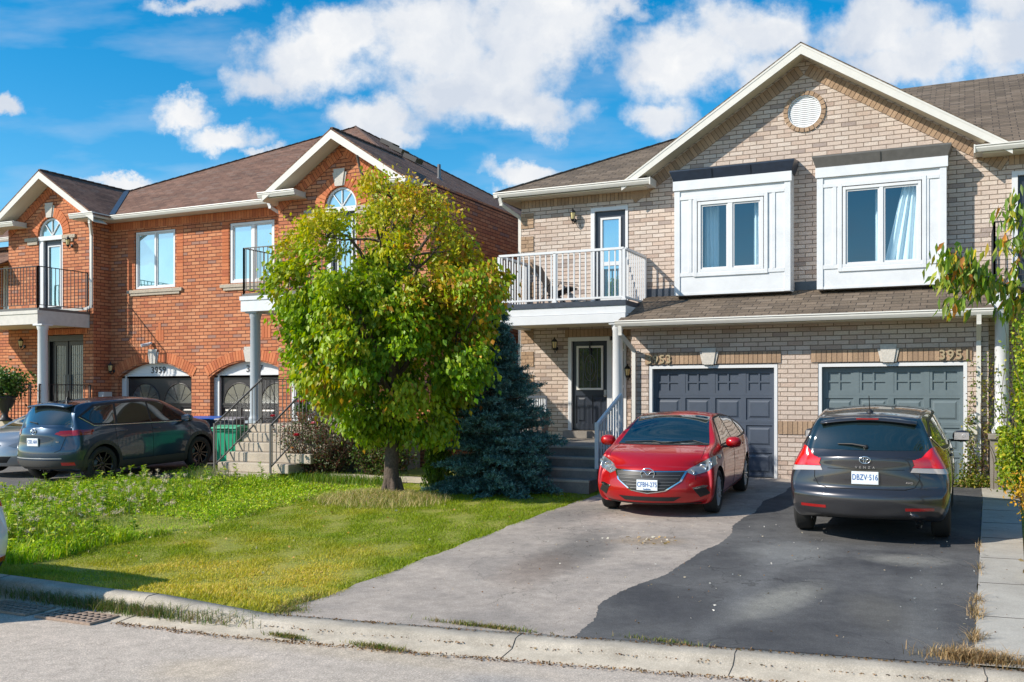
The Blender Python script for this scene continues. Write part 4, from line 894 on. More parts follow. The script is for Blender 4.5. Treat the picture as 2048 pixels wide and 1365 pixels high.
gutter(gt_, -22.02,-21.12,18.50,6.55,h=.13); gt_.cut(); gutter(gt_, -25.5,-24.25,18.50,6.53,h=.13); gt_.cut(); gutter(gt_, -15.56,-14.45,18.50,6.55,h=.13); gt_.cut(); gutter(gt_, -12.2,-11.35,18.50,6.55,h=.13); gt_.cut()
gutter_y(gt_, 18.6,19.12,-21.13,6.54); gt_.cut(); gutter_y(gt_, 18.5,33.3,-11.33,6.54); gt_.cut()
for x0, x1 in ((-22.02,-21.2),(-25.45,-24.26),(-15.5,-14.46),(-12.19,-11.4)): gt_.prism([(x0,18.56,6.42),(x1,18.56,6.42),(x1,18.56,6.545),(x0,18.56,6.545)], (0,.42,0)); gt_.cut()
gt_.build('gutter', M['cream'], HR)
downspout(HR, OR, [(-21.35,18.62,6.42),(-21.38,18.66,6.30),(-21.60,18.90,6.02),(-21.60,18.90,4.05),(-21.72,18.85,3.99),(-22.6,18.6,3.945)])
downspout(HR, OR, [(-15.72,19.14,6.43),(-15.68,19.16,6.32),(-15.36,19.54,6.05),(-15.36,19.54,.1)], mt=M['white'])
vb = rb()
for (u_, s_) in ((.12,1),(.22,1),(.36,1)):       # box vents on the right slope
    y = 26.4-u_*4; x = -17.2+u_*6.0
    z = AP[2]+(x+18.1)*-(AP[2]-E1)/6.72+.03; vb.obox((x,y,z+.07),(1,0,-.5),(0,1,0),(.5,0,1),.22,.2,.06); vb.cut()
vb.build('roof_vent', M['black'], HR)
vb = rb(); vb.tube([(-13.6,24,7.7),(-13.6,24,8.22)], .05, 12); vb.lathe((-13.6,24,7.83), [(.14,-.12),(.06,.02)], 12); vb.build('vent_pipe', M['greymetal'], HR)
# balconies of the red houses
M['fascl'] = pbr('cream_fascia_board', (.56,.53,.49), .6, noise=.08); M['fasc2'] = pbr('pale_blue_grey_fascia', (.60,.62,.66), .6, noise=.06)
def red_balcony(x0, x1, yf, z0, zt, mt):
    d = rb(); d.box(x0, x1, yf+.04, 18.99, zt-.07, zt); o = d.build('balcony', M['capg'], HR)
    f = rb(); f.box(x0+.0, x1-.0, yf, yf+.16, z0, zt-.16); f.box(x0-.02,x1+.02,yf-.02,yf+.16,zt-.159,zt-.071)
    f.box(x0,x0+.12,yf+.161,18.99,z0,zt-.071); f.box(x1-.12,x1,yf+.161,18.99,z0,zt-.071); f.build('fascia_boards', M[mt], o)
    s = rb(); s.box(x0+.12,x1-.12,yf+.16,18.99,z0+.04,z0+.06); s.build('ceiling', M['soff'], o); return o
ob = red_balcony(-25.4, -21.77, 17.35, 3.48, 3.91, 'fascl')
railing(ob, OR, (-25.3,17.4), (-21.82,17.4), 3.97, 5.0, 29, M['iron'], .014, .035, (.035,.02)); railing(ob, OR, (-21.82,17.4), (-21.82,18.96), 3.97, 5.0, 13, M['iron'], .014, .035, (.035,.02))
M['fadeiron'] = pbr('faded_grey_iron', (.12,.115,.11), .5)
ob2 = red_balcony(-14.75, -11.1, 17.0, 3.51, 3.92, 'fasc2')
railing(ob2, OR, (-14.70,17.05), (-11.15,17.05), 3.98, 4.95, 29, M['fadeiron'], .014, .035, (.035,.02)); railing(ob2, OR, (-14.70,17.05), (-14.70,18.96), 3.98, 4.95, 15, M['fadeiron'], .014, .035, (.035,.02))
M['colg'] = pbr('grey_blue_column_paint', (.36,.39,.43), .5)
column(HR, OR, -21.76, 17.5, .95, 3.48, .13, M['white']); column(HR, OR, -14.50, 17.2, 1.0, 3.51, .12, M['colg'])
lantern(HR, OR, -24.35, RD, 3.02); lantern(HR, OR, -21.50, RW, 2.3, mat=M['iron']); lantern(HR, OR, -22.45, RD, 5.78)
c = rb(); c.lathe((-20.08,19.54,3.02), [(0,-.01),(.05,-.005),(.05,.05),(0,.06)], 12); c.tube([(-20.08,19.5,3.02),(-20.18,19.30,2.97)], .045, 12); c.build('security_camera', M['white'], HR)
c = rb(); c.box(-21.62+.02,-21.45,19.30,19.59,1.45,1.80); 
c = rb(); c.box(-21.62,-21.42,19.15,19.45,1.35,1.72); c.build('meter_box', pbr('pale_meter_box',(.55,.56,.56),.5), HR, bevel=.01)
# left porch with its railing
p_ = rb(); p_.box(-25.4,-21.65,17.2,18.99,-.3,.95); p_.build('porch', M['conc'], HR)
railing(HR, OR, (-21.7,17.35), (-21.7,18.95), .98, 1.92, 13, M['iron'], .014, .035, (.03,.02), name='porch_railing')
railing(HR, OR, (-24.6,17.28), (-21.95,17.28), .98, 1.92, 20, M['iron'], .014, .035, (.03,.02), name='porch_railing')
# ------------------------------------------------------------------ steps
def steps(loc, x0, x1, ys, zs, yb, mt, land=None):
    m = MB(loc)
    for i, (y, z) in enumerate(zip(ys, zs)):
        jit = .012*math.sin(i*5)
        m.box(x0[i], x1[i], y+jit, yb, (zs[i-1] if i else G(y)-.25)+.0005*(i>0), z)
    return m
SO = (-13.4, 16.0, -.07)
S1 = empty('concrete_steps', SO, 'pale concrete steps with thin iron railings beside the green bin', 'steps')
ys = [15.40+.26*i for i in range(6)]; zs = [.035,.23,.43,.62,.815,1.0]
m = steps(SO, [-14.25,-14.2,-14.2,-14.2,-14.25,-14.3], [-12.62,-12.35,-12.0,-11.8,-11.6,-11.2], ys, zs, 18.99, None); m.build('tread', M['conc'], S1, bevel=.02)
def slope_rail(root, org, xa, pa, pb, zb, zt, n, mat, w=.018, bal=.014, post=.035, top=(.035,.022)):
    """sloping stair railing at x=xa from (y,z) pa to pb"""
    mb = MB(org); a = Vector((xa,pa[0],pa[1])); b = Vector((xa,pb[0],pb[1])); up = Vector((0,0,1))
    mb.bar(a+up*zt, b+up*zt, top[0], top[1], 0, (1,0,0)); mb.bar(a+up*zb, b+up*zb, top[0]*.8, top[1], 0, (1,0,0))
    for i in range(n):
        c = a.lerp(b, (i+.5)/n); mb.box(xa-bal/2, xa+bal/2, c.y-bal/2, c.y+bal/2, c.z+zb, c.z+zt)
    for q in (a, b): mb.box(xa-post/2, xa+post/2, q.y-post/2, q.y+post/2, q.z-.02, q.z+zt+.03)
    return mb.build('stair_railing', mat, root)
slope_rail(S1, SO, -14.12, (15.47,.035), (16.95,1.0), .14, .98, 12, M['fadeiron'])
slope_rail(S1, SO, -12.66, (15.47,.035), (16.95,1.0), .14, .98, 12, M['fadeiron'])
railing(S1, SO, (-14.22,17.0), (-14.22,18.9), 1.08, 2.0, 13, M['fadeiron'], .014, .03, (.03,.02), name='landing_railing')
railing(S1, SO, (-12.6,17.0), (-11.2,17.0), 1.08, 2.0, 10, M['fadeiron'], .014, .03, (.03,.02), name='landing_railing')
SO2 = (-7.0, 17.4, -.03)
S2 = empty('concrete_steps', SO2, 'shaded grey concrete steps with white railings leading to the dark front door', 'steps')
ys = [15.75,16.15,16.50,16.85]; zs = [.14,.31,.49,.67]
m = steps(SO2, [-8.35]*3+[-8.4], [-5.93]*4, ys, zs, 20.49, None)
for y, z in zip(ys, zs): m.box(-8.352, -5.928, y-.012, y+.05, z-.035, z+.003, 1)
m.v = m.v; st2 = m
m.box(-8.2,-7.1,20.12,20.485,.671,.83)
# the landing stays left of and under the garage front
m.build('tread', [M['concg'], M['conc']], S2)
def wrail(xa, pa, pb, n):
    mb = MB(SO2); a = Vector((xa,pa[0],pa[1])); b = Vector((xa,pb[0],pb[1])); up = Vector((0,0,1))
    mb.bar(a+up*.92, b+up*.92, .06, .05, 0, (1,0,0)); mb.bar(a+up*.10, b+up*.10, .04, .03, 0, (1,0,0))
    for i in range(n): c = a.lerp(b, (i+.5)/n); mb.box(xa-.014, xa+.014, c.y-.014, c.y+.014, c.z+.10, c.z+.90)
    mb.box(xa-.035, xa+.035, a.y-.035, a.y+.035, a.z-.1, a.z+.96); mb.box(xa-.03, xa+.03, b.y-.03, b.y+.03, b.z, b.z+.92)
    mb.build('stair_railing', M['white'], S2)
wrail(-5.98, (16.30,.18), (17.62,.72), 9); wrail(-8.28, (16.0,.15), (17.1,.67), 9)
railing(S2, SO2, (-8.32,17.15), (-8.32,19.4), .72, 1.62, 18, M['white'], .026, .05, (.05,.045), name='landing_railing')
# ------------------------------------------------------------------ house at the far left
OL = (-28, 20.2, 0)
HL = empty('brick_house', OL, 'brick house cut off by the left edge, only its roof edge and a window showing', 'house', 'brick houses on the street')
w = MB(OL); wall(w, rect(-33,-25.07,-.3,6.2), [rect(-26.9,-25.55,4.1,5.6)], 20.2, .12); w.build('wall', [M['red']], HL)
slider_window(HL, OL, -26.9, -25.55, 4.1, 5.6, 20.22, M['tealg'], .09, .08)
r = MB(OL); roofplane(r, [(-33,19.7,6.35),(-25.7,19.7,6.35),(-25.7,21.4,7.2),(-33,21.4,7.2)]); roofplane(r, [(-33,18.6,5.35),(-25.06,18.6,5.35),(-25.06,20.2,6.1),(-33,20.2,6.1)]); r.build('roof', M['shb'], HL)
g = MB(OL); gutter(g, -33,-25.6,19.6,6.36); g.cut(); gutter(g, -33,-25.06,18.5,5.36); g.cut(); g.build('gutter', M['cream'], HL)
# ================================================================== cars
from mathutils.bvhtree import BVHTree
def paint(name, col, metal=.35, rough=.28, coat=1.0): 
    m = pbr(name, col, rough, metal=metal, coat=coat); return m
M['p_red'] = paint('red_car_paint', (.40,.0015,.004), .25, .33, .8); M['p_grey'] = paint('charcoal_car_paint', (.048,.047,.052), .6)
M['p_blue'] = paint('blue_grey_car_paint', (.022,.05,.09), .5); M['p_silver'] = paint('silver_car_paint', (.35,.37,.39), .6); M['p_white'] = paint('white_car_paint', (.75,.76,.78), 0, .3)
M['cglass'] = pbr('car_glass', (.008,.018,.020), .04, spec=.8, coat=1.0); M['chrome'] = pbr('chrome', (.75,.75,.76), .12, metal=1)
M['blk'] = pbr('black_plastic', (.014,.014,.015), .5); M['clad'] = pbr('grey_cladding', (.05,.048,.045), .6); M['tyre'] = pbr('tyre_rubber', (.018,.018,.018), .75)
M['rim'] = pbr('alloy_rim', (.52,.53,.54), .32, metal=.35); M['rimb'] = pbr('black_alloy_rim', (.02,.02,.022), .25, metal=.4, coat=.5)
M['tail'] = pbr('red_tail_lens', (.60,.004,.002), .22, coat=1.0, spec=.8); M['taild'] = pbr('dark_red_lens', (.28,.006,.005), .12, coat=1.0)
M['head'] = pbr('headlight_lens', (.22,.24,.26), .08, coat=1.0, metal=.3); M['clear'] = pbr('clear_lens', (.40,.36,.34), .15, coat=1.0)
M['plate'] = pbr('plate_white', (.72,.76,.80), .4); M['pblue'] = pbr('plate_blue', (.03,.12,.35), .5); M['seam'] = pbr('panel_gap', (.004,.004,.004), .9)
def tab(xs, ys):
    xs = np.array(xs, float); ys = np.array(ys, float)
    def f(x):       # Catmull-Rom through the table
        i = int(np.clip(np.searchsorted(xs, x)-1, 0, len(xs)-2)); h = xs[i+1]-xs[i]; t = min(1, max(0, (x-xs[i])/h))
        m0 = (ys[i+1]-ys[i-1])/(xs[i+1]-xs[i-1]) if i > 0 else (ys[i+1]-ys[i])/h
        m1 = (ys[i+2]-ys[i])/(xs[i+2]-xs[i]) if i+2 < len(xs) else (ys[i+1]-ys[i])/h
        return float((2*t**3-3*t*t+1)*ys[i]+(t**3-2*t*t+t)*h*m0+(-2*t**3+3*t*t)*ys[i+1]+(t**3-t*t)*h*m1)
    return f
class Car:
    def __init__(s, root, sp):
        s.root = root; s.sp = sp; xr, xf = sp['xr'], sp['xf']
        T = tab(*zip(*sp['top'])); B = tab(*zip(*sp['bot'])); Bl = tab(*zip(*sp['belt'])); Wd = tab(*zip(*sp['wid']))
        st = sp['st']; ty = [-1,-.93,-.7,-.35,0,.35,.7,.93,1]; nz = 12; FR = [0,.086,.30,.47,.55,.66,.85,1.0]
        def P(i, t, j):
            x = st[i]; zt, zb = T(x), B(x); H = zt-zb; be = min(Bl(x), zb+.80*H); up = zt-be
            rows = [zb+(be-zb)*q for q in FR]+[be+up*.35, be+up*.72, be+up*.93, zt]
            z = rows[j]; k = min(1, max(0, (up-.12)/.35)); W_ = Wd(x); wr = sp['wroof']
            low = [.88,.955,.99,1.0,1.0,.997,.985,.955]
            if j <= 7: w = W_*low[j]
            else:
                q = (j-7)/4; wc = [.955,.90,.82,.78,.72]; cab = [W_*.955, W_*.955+(wr-W_*.955)*.36, W_*.955+(wr-W_*.955)*.74, wr*.985, wr*.90][j-7]
                hd = W_*[.955,.945,.92,.89,.84][j-7]; w = hd*(1-k)+cab*k
            if j >= 6: w *= 1-sp.get('tap',.0)*(1 if j > 6 else .45)*min(1, max(0, (sp['xr']+1.7-x)/1.3))
            z -= .035*(t*t)*(1 if j == 11 else 0)*(1+k*.3)
            L_ = .75; bf = max(0, 1-(xf-x)/L_)**2; br = max(0, 1-(x-xr)/L_)**2
            zz = (z-.2)
            x2 = x - bf*(sp['kf']*abs(t)**2.6 + np.interp(z, *sp['pf'])) + br*(sp['kr']*abs(t)**2.6 + np.interp(z, *sp['pr']))
            if j in (0,9) or True: return (x2, t*w, z)
        idx = {}; vs = []
        def V(i, a, j):
            k = (i, a, j)
            if k not in idx: idx[k] = len(vs); vs.append(P(i, ty[a], j))
            return idx[k]
        fs = []; nx, ny = len(st)-1, len(ty)-1; nj = nz-1
        for i in range(nx):
            for a in range(ny):
                fs.append((V(i,a,nj),V(i+1,a,nj),V(i+1,a+1,nj),V(i,a+1,nj))); fs.append((V(i,a,0),V(i,a+1,0),V(i+1,a+1,0),V(i+1,a,0)))
            for j in range(nj):
                fs.append((V(i,0,j),V(i+1,0,j),V(i+1,0,j+1),V(i,0,j+1))); fs.append((V(i,ny,j),V(i,ny,j+1),V(i+1,ny,j+1),V(i+1,ny,j)))
        for a in range(ny):
            for j in range(nj):
                fs.append((V(0,a,j),V(0,a,j+1),V(0,a+1,j+1),V(0,a+1,j))); fs.append((V(nx,a,j),V(nx,a+1,j),V(nx,a+1,j+1),V(nx,a,j+1)))
        me = bpy.data.meshes.new('body'); me.from_pydata(vs, [], fs); me.materials.append(sp['paint']); me.materials.append(M['blk'])
        bm = bmesh.new(); bm.from_mesh(me); bmesh.ops.recalc_face_normals(bm, faces=bm.faces); bm.to_mesh(me); bm.free()
        o = bpy.data.objects.new('body', me); COL.objects.link(o)
        md = o.modifiers.new('s', 'SUBSURF'); md.levels = md.render_levels = 2
        dg = bpy.context.evaluated_depsgraph_get(); full = bpy.data.meshes.new_from_object(o.evaluated_get(dg))
        s.bm = bmesh.new(); s.bm.from_mesh(full); s.bm.normal_update(); s.tree = BVHTree.FromBMesh(s.bm)
        # wheel arches
        cb = bmesh.new(); R = sp['r']+.045
        for ax in sp['ax']:
            for sg in (-1, 1):
                mat_ = Matrix.Translation((ax, sg*(sp['W']-.10), sp['r']+.01)) @ Matrix.Rotation(PI/2, 4, 'X')
                bmesh.ops.create_cone(cb, cap_ends=True, segments=40, radius1=R, radius2=R, depth=.46, matrix=mat_)
        cm = bpy.data.meshes.new('cut'); cb.to_mesh(cm); cb.free(); cm.materials.append(M['blk']); co = bpy.data.objects.new('cut', cm); COL.objects.link(co)
        b = o.modifiers.new('b', 'BOOLEAN'); b.operation = 'DIFFERENCE'; b.object = co; b.solver = 'EXACT'; b.material_mode = 'TRANSFER'
        dg = bpy.context.evaluated_depsgraph_get(); res = bpy.data.meshes.new_from_object(o.evaluated_get(dg))
        bpy.data.objects.remove(o); bpy.data.objects.remove(co)
        res.name = 'body'; s.body = bpy.data.objects.new('body', res); COL.objects.link(s.body); s.body.parent = root
        for p in res.polygons: p.use_smooth = True
        if hasattr(res, 'set_sharp_from_angle'): res.set_sharp_from_angle(angle=math.radians(48))
        s.wheels()
    def hit(s, axis, a, b):
        """surface point seen along axis: 'f' (y,z), 'r' (y,z), 'l'/'R' (x,z), 't' (x,y)"""
        o, d = {'f': ((5,a,b),(-1,0,0)), 'r': ((-5,a,b),(1,0,0)), 'l': ((a,5,b),(0,-1,0)), 'R': ((a,-5,b),(0,1,0)), 't': ((a,b,5),(0,0,-1))}[axis]
        h, n, _, _ = s.tree.ray_cast(Vector(o), Vector(d))
        return (h, n) if h else (None, None)
    def patch(s, name, axis, polys, mat, off=.004, parent=None, lim=None, label=None, mirror=False):
        """pieces of the body surface cut out by convex outlines, lifted off it by off"""
        if not isinstance(polys[0][0], (list, tuple)): polys = [polys]
        if mirror: polys = polys + [[(-a, b) for a, b in p] for p in polys]
        out = bmesh.new(); me = bpy.data.meshes.new(name)
        ax = {'f': Vector((1,0,0)), 'r': Vector((-1,0,0)), 'l': Vector((0,1,0)), 'R': Vector((0,-1,0)), 't': Vector((0,0,1))}[axis]
        to3 = {'f': lambda a,b: Vector((0,a,b)), 'r': lambda a,b: Vector((0,a,b)), 'l': lambda a,b: Vector((a,0,b)), 'R': lambda a,b: Vector((a,0,b)), 't': lambda a,b: Vector((a,b,0))}[axis]
        for poly in polys:
            b = s.bm.copy(); P = [to3(*p) for p in poly]; c = sum(P, Vector())/len(P)
            mn = .5 if axis in 'lR' else .06
            kill = [f for f in b.faces if f.normal.dot(ax) < mn or (lim and not lim(f.calc_center_median()))]
            bmesh.ops.delete(b, geom=kill, context='FACES')
            for i in range(len(P)):
                e = P[(i+1) % len(P)]-P[i]; n = e.cross(ax).normalized()
                if n.dot(c-P[i]) > 0: n = -n
                bmesh.ops.bisect_plane(b, geom=b.verts[:]+b.edges[:]+b.faces[:], plane_co=P[i], plane_no=n, clear_outer=True)
            if b.faces:
                b.normal_update()
                nn = [(v, v.normal.copy()) for v in b.verts]
                for v, n in nn: v.co += n*off
                rim = [e for e in b.edges if e.is_boundary]        # turn the rim back to the body so the piece is solid to the eye
                g = bmesh.ops.extrude_edge_only(b, edges=rim); nv = [x for x in g['geom'] if isinstance(x, bmesh.types.BMVert)]
                for v in nv: v.co -= v.normal*(off+.004) if v.normal.length else Vector()
                tmp = bpy.data.meshes.new('t'); b.to_mesh(tmp); out.from_mesh(tmp); bpy.data.meshes.remove(tmp)
            b.free()
        out.to_mesh(me); out.free(); me.materials.append(mat)
        for p in me.polygons: p.use_smooth = True
        if hasattr(me, 'set_sharp_from_angle'): me.set_sharp_from_angle(angle=math.radians(50))
        o = bpy.data.objects.new(name, me); COL.objects.link(o); o.parent = parent or s.root
        if label: o['label'] = label
        return o
    def line(s, mb, axis, pts, r=.005, out=.0, n=14, m=0):
        P = []
        for (a, b), (c, d) in zip(pts[:-1], pts[1:]):
            for k in range(n):
                t = k/n; h, nn = s.hit(axis, a+(c-a)*t, b+(d-b)*t)
                if h: P.append(h+nn*out)
        h, nn = s.hit(axis, *pts[-1]); 
        if h: P.append(h+nn*out)
        if len(P) > 1: mb.tube(P, r, 6, m)
    def wheels(s):
        sp = s.sp; r = sp['r']; rm = sp.get('rim', M['rim']); ns_ = sp.get('spokes', 10)
        for ax in sp['ax']:
            for sg in (-1, 1):
                y = sg*(sp['W']-.125); c = (ax, y, r)
                t = MB(); wd = .11; ri = r*.70
                t.lathe(c, [(ri,-wd*.85),(r*.86,-wd),(r*.97,-wd*.85),(r,-wd*.55),(r,wd*.55),(r*.97,wd*.85),(r*.86,wd),(ri,wd*.85),(ri,-wd*.85)], 36, 0, 'y')
                for k in range(4): t.lathe(c, [(r+.001,-wd*.5+k*wd*.33),(r-.008,-wd*.5+k*wd*.33+.006),(r+.001,-wd*.5+k*wd*.33+.012)], 36, 0, 'y')
                w = t.build('wheel', M['tyre'], s.root)
                q = MB(); o_ = sg*wd*.72
                q.lathe(c, [(ri,sg*wd*.8),(ri*.95,sg*wd*.82),(ri*.93,sg*wd*.5),(ri*.92,-sg*wd*.6)], 36, 0, 'y')
                q.lathe(c, [(0,o_),(r*.12,o_),(r*.17,o_-sg*.02),(r*.17,-sg*.02)], 20, 0, 'y')
                for k in range(ns_):
                    a = 2*PI*k/ns_; a0, a1 = a, a+(.10 if k % 2 else -.10)
                    p0 = Vector((ax+r*.13*math.cos(a0), y+o_-sg*.012, r+r*.13*math.sin(a0))); p1 = Vector((ax+ri*.94*math.cos(a1), y+o_+sg*.005, r+ri*.94*math.sin(a1)))
                    q.bar(p0, p1, .022, .03, 0, (0,1,0))
                for k in range(5): a = 2*PI*k/5; q.lathe((ax+r*.09*math.cos(a),y+o_+sg*.001,r+r*.09*math.sin(a)), [(0,sg*.004),(.01,sg*.003),(.01,0)], 6, 1, 'y')
                d = MB(); q.build('rim', [rm, M['blk']], w); d.lathe(c, [(0,-sg*.01),(r*.42,-sg*.01),(r*.42,-sg*.03),(0,-sg*.03)], 24, 0, 'y'); d.build('brake_disc', M['greymetal'], w)
    def plate(s, axis, y, z, txt, tilt=0, lower=None):
        h, n = s.hit(axis, y, z); sg = 1 if axis == 'f' else -1
        hs_ = [s.hit(axis, y+dy, z+dz)[0] for dy in (-.15,0,.15) for dz in (-.075,0,.075)]; x = (max if sg > 0 else min)(q.x for q in hs_ if q) + sg*.012
        m = MB(); m.box(x-.008, x+.008, y-.1525, y+.1525, z-.076, z+.076); m.box(x+sg*.0085-.001, x+sg*.0085+.001, y-.145, y+.145, z-.069, z+.069, 1)
        p = m.build('number_plate', [M['plate'], M['plate']], s.root, bevel=.004)
        def tx(t, sz, dz, mt, nm):
            cu = bpy.data.curves.new(nm, 'FONT'); cu.body = t; cu.size = sz; cu.extrude = .0012; cu.align_x = 'CENTER'; cu.align_y = 'CENTER'; cu.space_character = 1.06; cu.offset = .0005
            ob = bpy.data.objects.new(nm, cu); COL.objects.link(ob); ob.data.materials.append(mt); ob.parent = p
            ob.location = (x+sg*.0115, y, z+dz); ob.rotation_euler = (PI/2, 0, PI/2*sg); ob.scale = (.66, 1, 1); return ob
        tx(txt, .098, .006, M['pblue'], 'plate_lettering')
        if lower: tx(lower, .03, -.058, M['pblue'], 'plate_lettering')
        return p
    def lettering(s, axis, y, z, t, sz, mt, sp_=1.0, parent=None):
        h, n = s.hit(axis, y, z); sg = 1 if axis == 'f' else -1
        cu = bpy.data.curves.new('lettering', 'FONT'); cu.body = t; cu.size = sz; cu.extrude = .003; cu.align_x = 'CENTER'; cu.align_y = 'CENTER'; cu.space_character = sp_
        ob = bpy.data.objects.new('lettering', cu); COL.objects.link(ob); ob.data.materials.append(mt); ob.parent = s.root
        ob.location = (h.x+sg*.008, y, z); ob.rotation_euler = (PI/2, 0, PI/2*sg)
    def emblem(s, axis, y, z, kind, r=.06, out=.014):
        h, n = s.hit(axis, y, z); sg = 1 if axis == 'f' else -1; x = h.x+sg*out; m = MB()
        def ell(cy, cz, a, b, rad=.006, k=28): m.tube([(x, y+cy+a*math.cos(t), z+cz+b*math.sin(t)) for t in np.linspace(0, 2*PI, k)], rad, 6)
        if kind == 'wing':
            ell(0,0,r,r*.82,.008); P = [(-.92,.35),(-.45,.28),(-.2,.0),(0,-.28),(.2,.0),(.45,.28),(.92,.35)]
            m.tube([(x, y+a*r, z+b*r) for a, b in P], [.004,.008,.009,.010,.009,.008,.004], 6)
        else:
            ell(0,0,r,r*.68); ell(0,.02,r*.62,r*.30,.005); ell(0,0,r*.24,r*.62,.005)
        return m.build('emblem', M['chrome'], s.root)
    def mirror_(s, x, z, mt, gl=False, L=.24):
        for sg in (-1, 1):
            h, n = s.hit('l' if sg > 0 else 'R', x, z-.03)
            y = sg*(s.sp['W']+.10); m = MB()
            prof = [(0,-.10),(.055,-.085),(.085,-.03),(.09,.03),(.07,.07),(.0,.09)]
            vs = []; n_ = 20
            for (rr, hh) in prof:
                for j in range(n_):
                    t = 2*PI*j/n_; ct, st_ = math.cos(t), math.sin(t)
                    vs.append((x-hh*1.0, y+1.35*rr*math.copysign(abs(ct)**.8, ct), z+.02+.95*rr*math.copysign(abs(st_)**.8, st_)))
            m.add(vs, [(i*n_+j, i*n_+(j+1)%n_, (i+1)*n_+(j+1)%n_, (i+1)*n_+j) for i in range(5) for j in range(n_)], 0, None, True)
            m.bar((x, h.y-sg*.02, z-.05), (x, y, z-.035), .06, .035, 1)
            o = m.build('side_mirror', [mt, M['blk']], s.root, fixn=True)
            g = MB(); xb = x-.088; g.prism([(xb,y-.10,z-.03),(xb,y+.10,z-.03),(xb,y+.095,z+.075),(xb,y-.095,z+.075)], (-.006,0,0)); g.build('mirror_glass', M['chrome'] if not gl else M['chrome'], o)
    def handles(s, xs, z, mt):
        for x in xs:
            for ax_ in ('l', 'R'):
                h, n = s.hit(ax_, x, z); sg = 1 if ax_ == 'l' else -1; m = MB()
                m.tube([(x-.09,h.y-sg*.002,z),(x-.07,h.y+sg*.025,z),(x+.07,h.y+sg*.028,z+.004),(x+.09,h.y-sg*.002,z+.004)], .011, 8); m.build('door_handle', mt, s.root)
    def side(s, wins, seams, belt_trim=None, trim=None):
        for ax_ in ('l', 'R'):
            s.patch('side_trim', ax_, wins['frame'], M['blk'], .003)
            for w in wins['panes']: s.patch('side_window', ax_, w, M['cglass'], .007)
            m = MB()
            for sm in seams: s.line(m, ax_, sm, .0045, -.001)
            m.build('door_seams', M['seam'], s.root)
            if belt_trim:
                m = MB(); s.line(m, ax_, belt_trim, .008, .006, 10); m.build('chrome_strip', trim or M['chrome'], s.root)
    def arches(s, w=.07):
        for ax_ in ('l', 'R'):
            polys = []; R = s.sp['r']+.042
            for cx in s.sp['ax']:
                for k in range(16):
                    a0, a1 = math.radians(-18+216*k/16), math.radians(-18+216*(k+1)/16); cz = s.sp['r']+.01
                    polys.append([(cx+R*math.cos(a0),cz+R*math.sin(a0)),(cx+(R+w)*math.cos(a0),cz+(R+w)*math.sin(a0)),(cx+(R+w)*math.cos(a1),cz+(R+w)*math.sin(a1)),(cx+R*math.cos(a1),cz+R*math.sin(a1))])
            s.patch('arch_cladding', ax_, polys[:16], M['clad'], .012); s.patch('arch_cladding', ax_, polys[16:], M['clad'], .012)
            x0, x1 = s.sp['ax'][1]+R+.03, s.sp['ax'][0]-R-.03
            s.patch('sill_cladding', ax_, [(x0,.15),(x1,.15),(x1,.40),(x0,.40)], M['clad'], .010)
def stations(xr, xf): return [xr, xr+.03, xr+.10, xr+.22, xr+.36, xr+.5, xr+.68, xr+.9, xr+1.15, xr+1.4, xr+1.7, xr+2.0, 0, .3, .5, .7, .9, 1.1, 1.3, xf-.75, xf-.55, xf-.38, xf-.22, xf-.1, xf-.03, xf]
# ---- red sedan facing the street
LX, LY = -3.46, 15.70
yawr = math.radians(-90+3.3)
c0 = Vector((-3.39,14.30,0)); ctr = c0 + Vector((-.80*math.cos(math.radians(3.3)), -.80*math.sin(math.radians(3.3)), 0)) - Vector((math.cos(yawr),math.sin(yawr),0))*1.37
def slope_rot(root, y0, y1, heading):    # pitch the car to the slope of the drive
    dz = G(y1)-G(y0); root.rotation_mode = 'XYZ'; root.rotation_euler = (0, -math.atan(dz/abs(y1-y0))*heading, root.rotation_euler[2])
RC = empty('parked_car', (ctr.x, ctr.y, G(ctr.y)+.012), 'glossy red sedan with its nose to the street, parked on the light grey driveway', 'car', 'cars parked on the driveways', yawr)
slope_rot(RC, 14.3, 17.0, -1)
sp = dict(xr=-2.28, xf=2.27, W=.90, r=.322, ax=(1.37,-1.33), wroof=.60, kf=.42, kr=.22, paint=M['p_red'], spokes=10,
  top=[(-2.28,.93),(-2.1,1.04),(-1.75,1.10),(-1.25,1.27),(-.75,1.40),(-.2,1.455),(.2,1.45),(.45,1.41),(.9,1.20),(1.22,1.02),(1.6,.955),(1.95,.87),(2.17,.785),(2.27,.735)],
  bot=[(-2.28,.30),(-1.8,.21),(0,.17),(1.8,.17),(2.27,.19)], belt=[(-2.28,.97),(-1,1.0),(.8,.93),(1.4,.86),(2.27,.70)],
  wid=[(-2.28,.80),(-1.9,.86),(-1.2,.90),(0,.89),(1.2,.90),(1.8,.885),(2.1,.86),(2.27,.82)], pf=([.17,.26,.40,.60,.70,.76],[.09,.02,.0,.035,.09,.16]), pr=([.2,.5,.8,1.0],[.1,0,.03,.08]))
sp['st'] = stations(-2.28, 2.27)
C = Car(RC, sp)
C.patch('windscreen', 'f', [(-.70,1.00),(.70,1.00),(.68,1.06),(.565,1.375),(.40,1.40),(-.40,1.40),(-.565,1.375),(-.68,1.06)], M['cglass'], .004, lim=lambda c: c.x > .3)
C.patch('cowl', 'f', [(-.70,.985),(.70,.985),(.70,1.0),(-.70,1.0)], M['blk'], .006, lim=lambda c: c.x < 1.6)
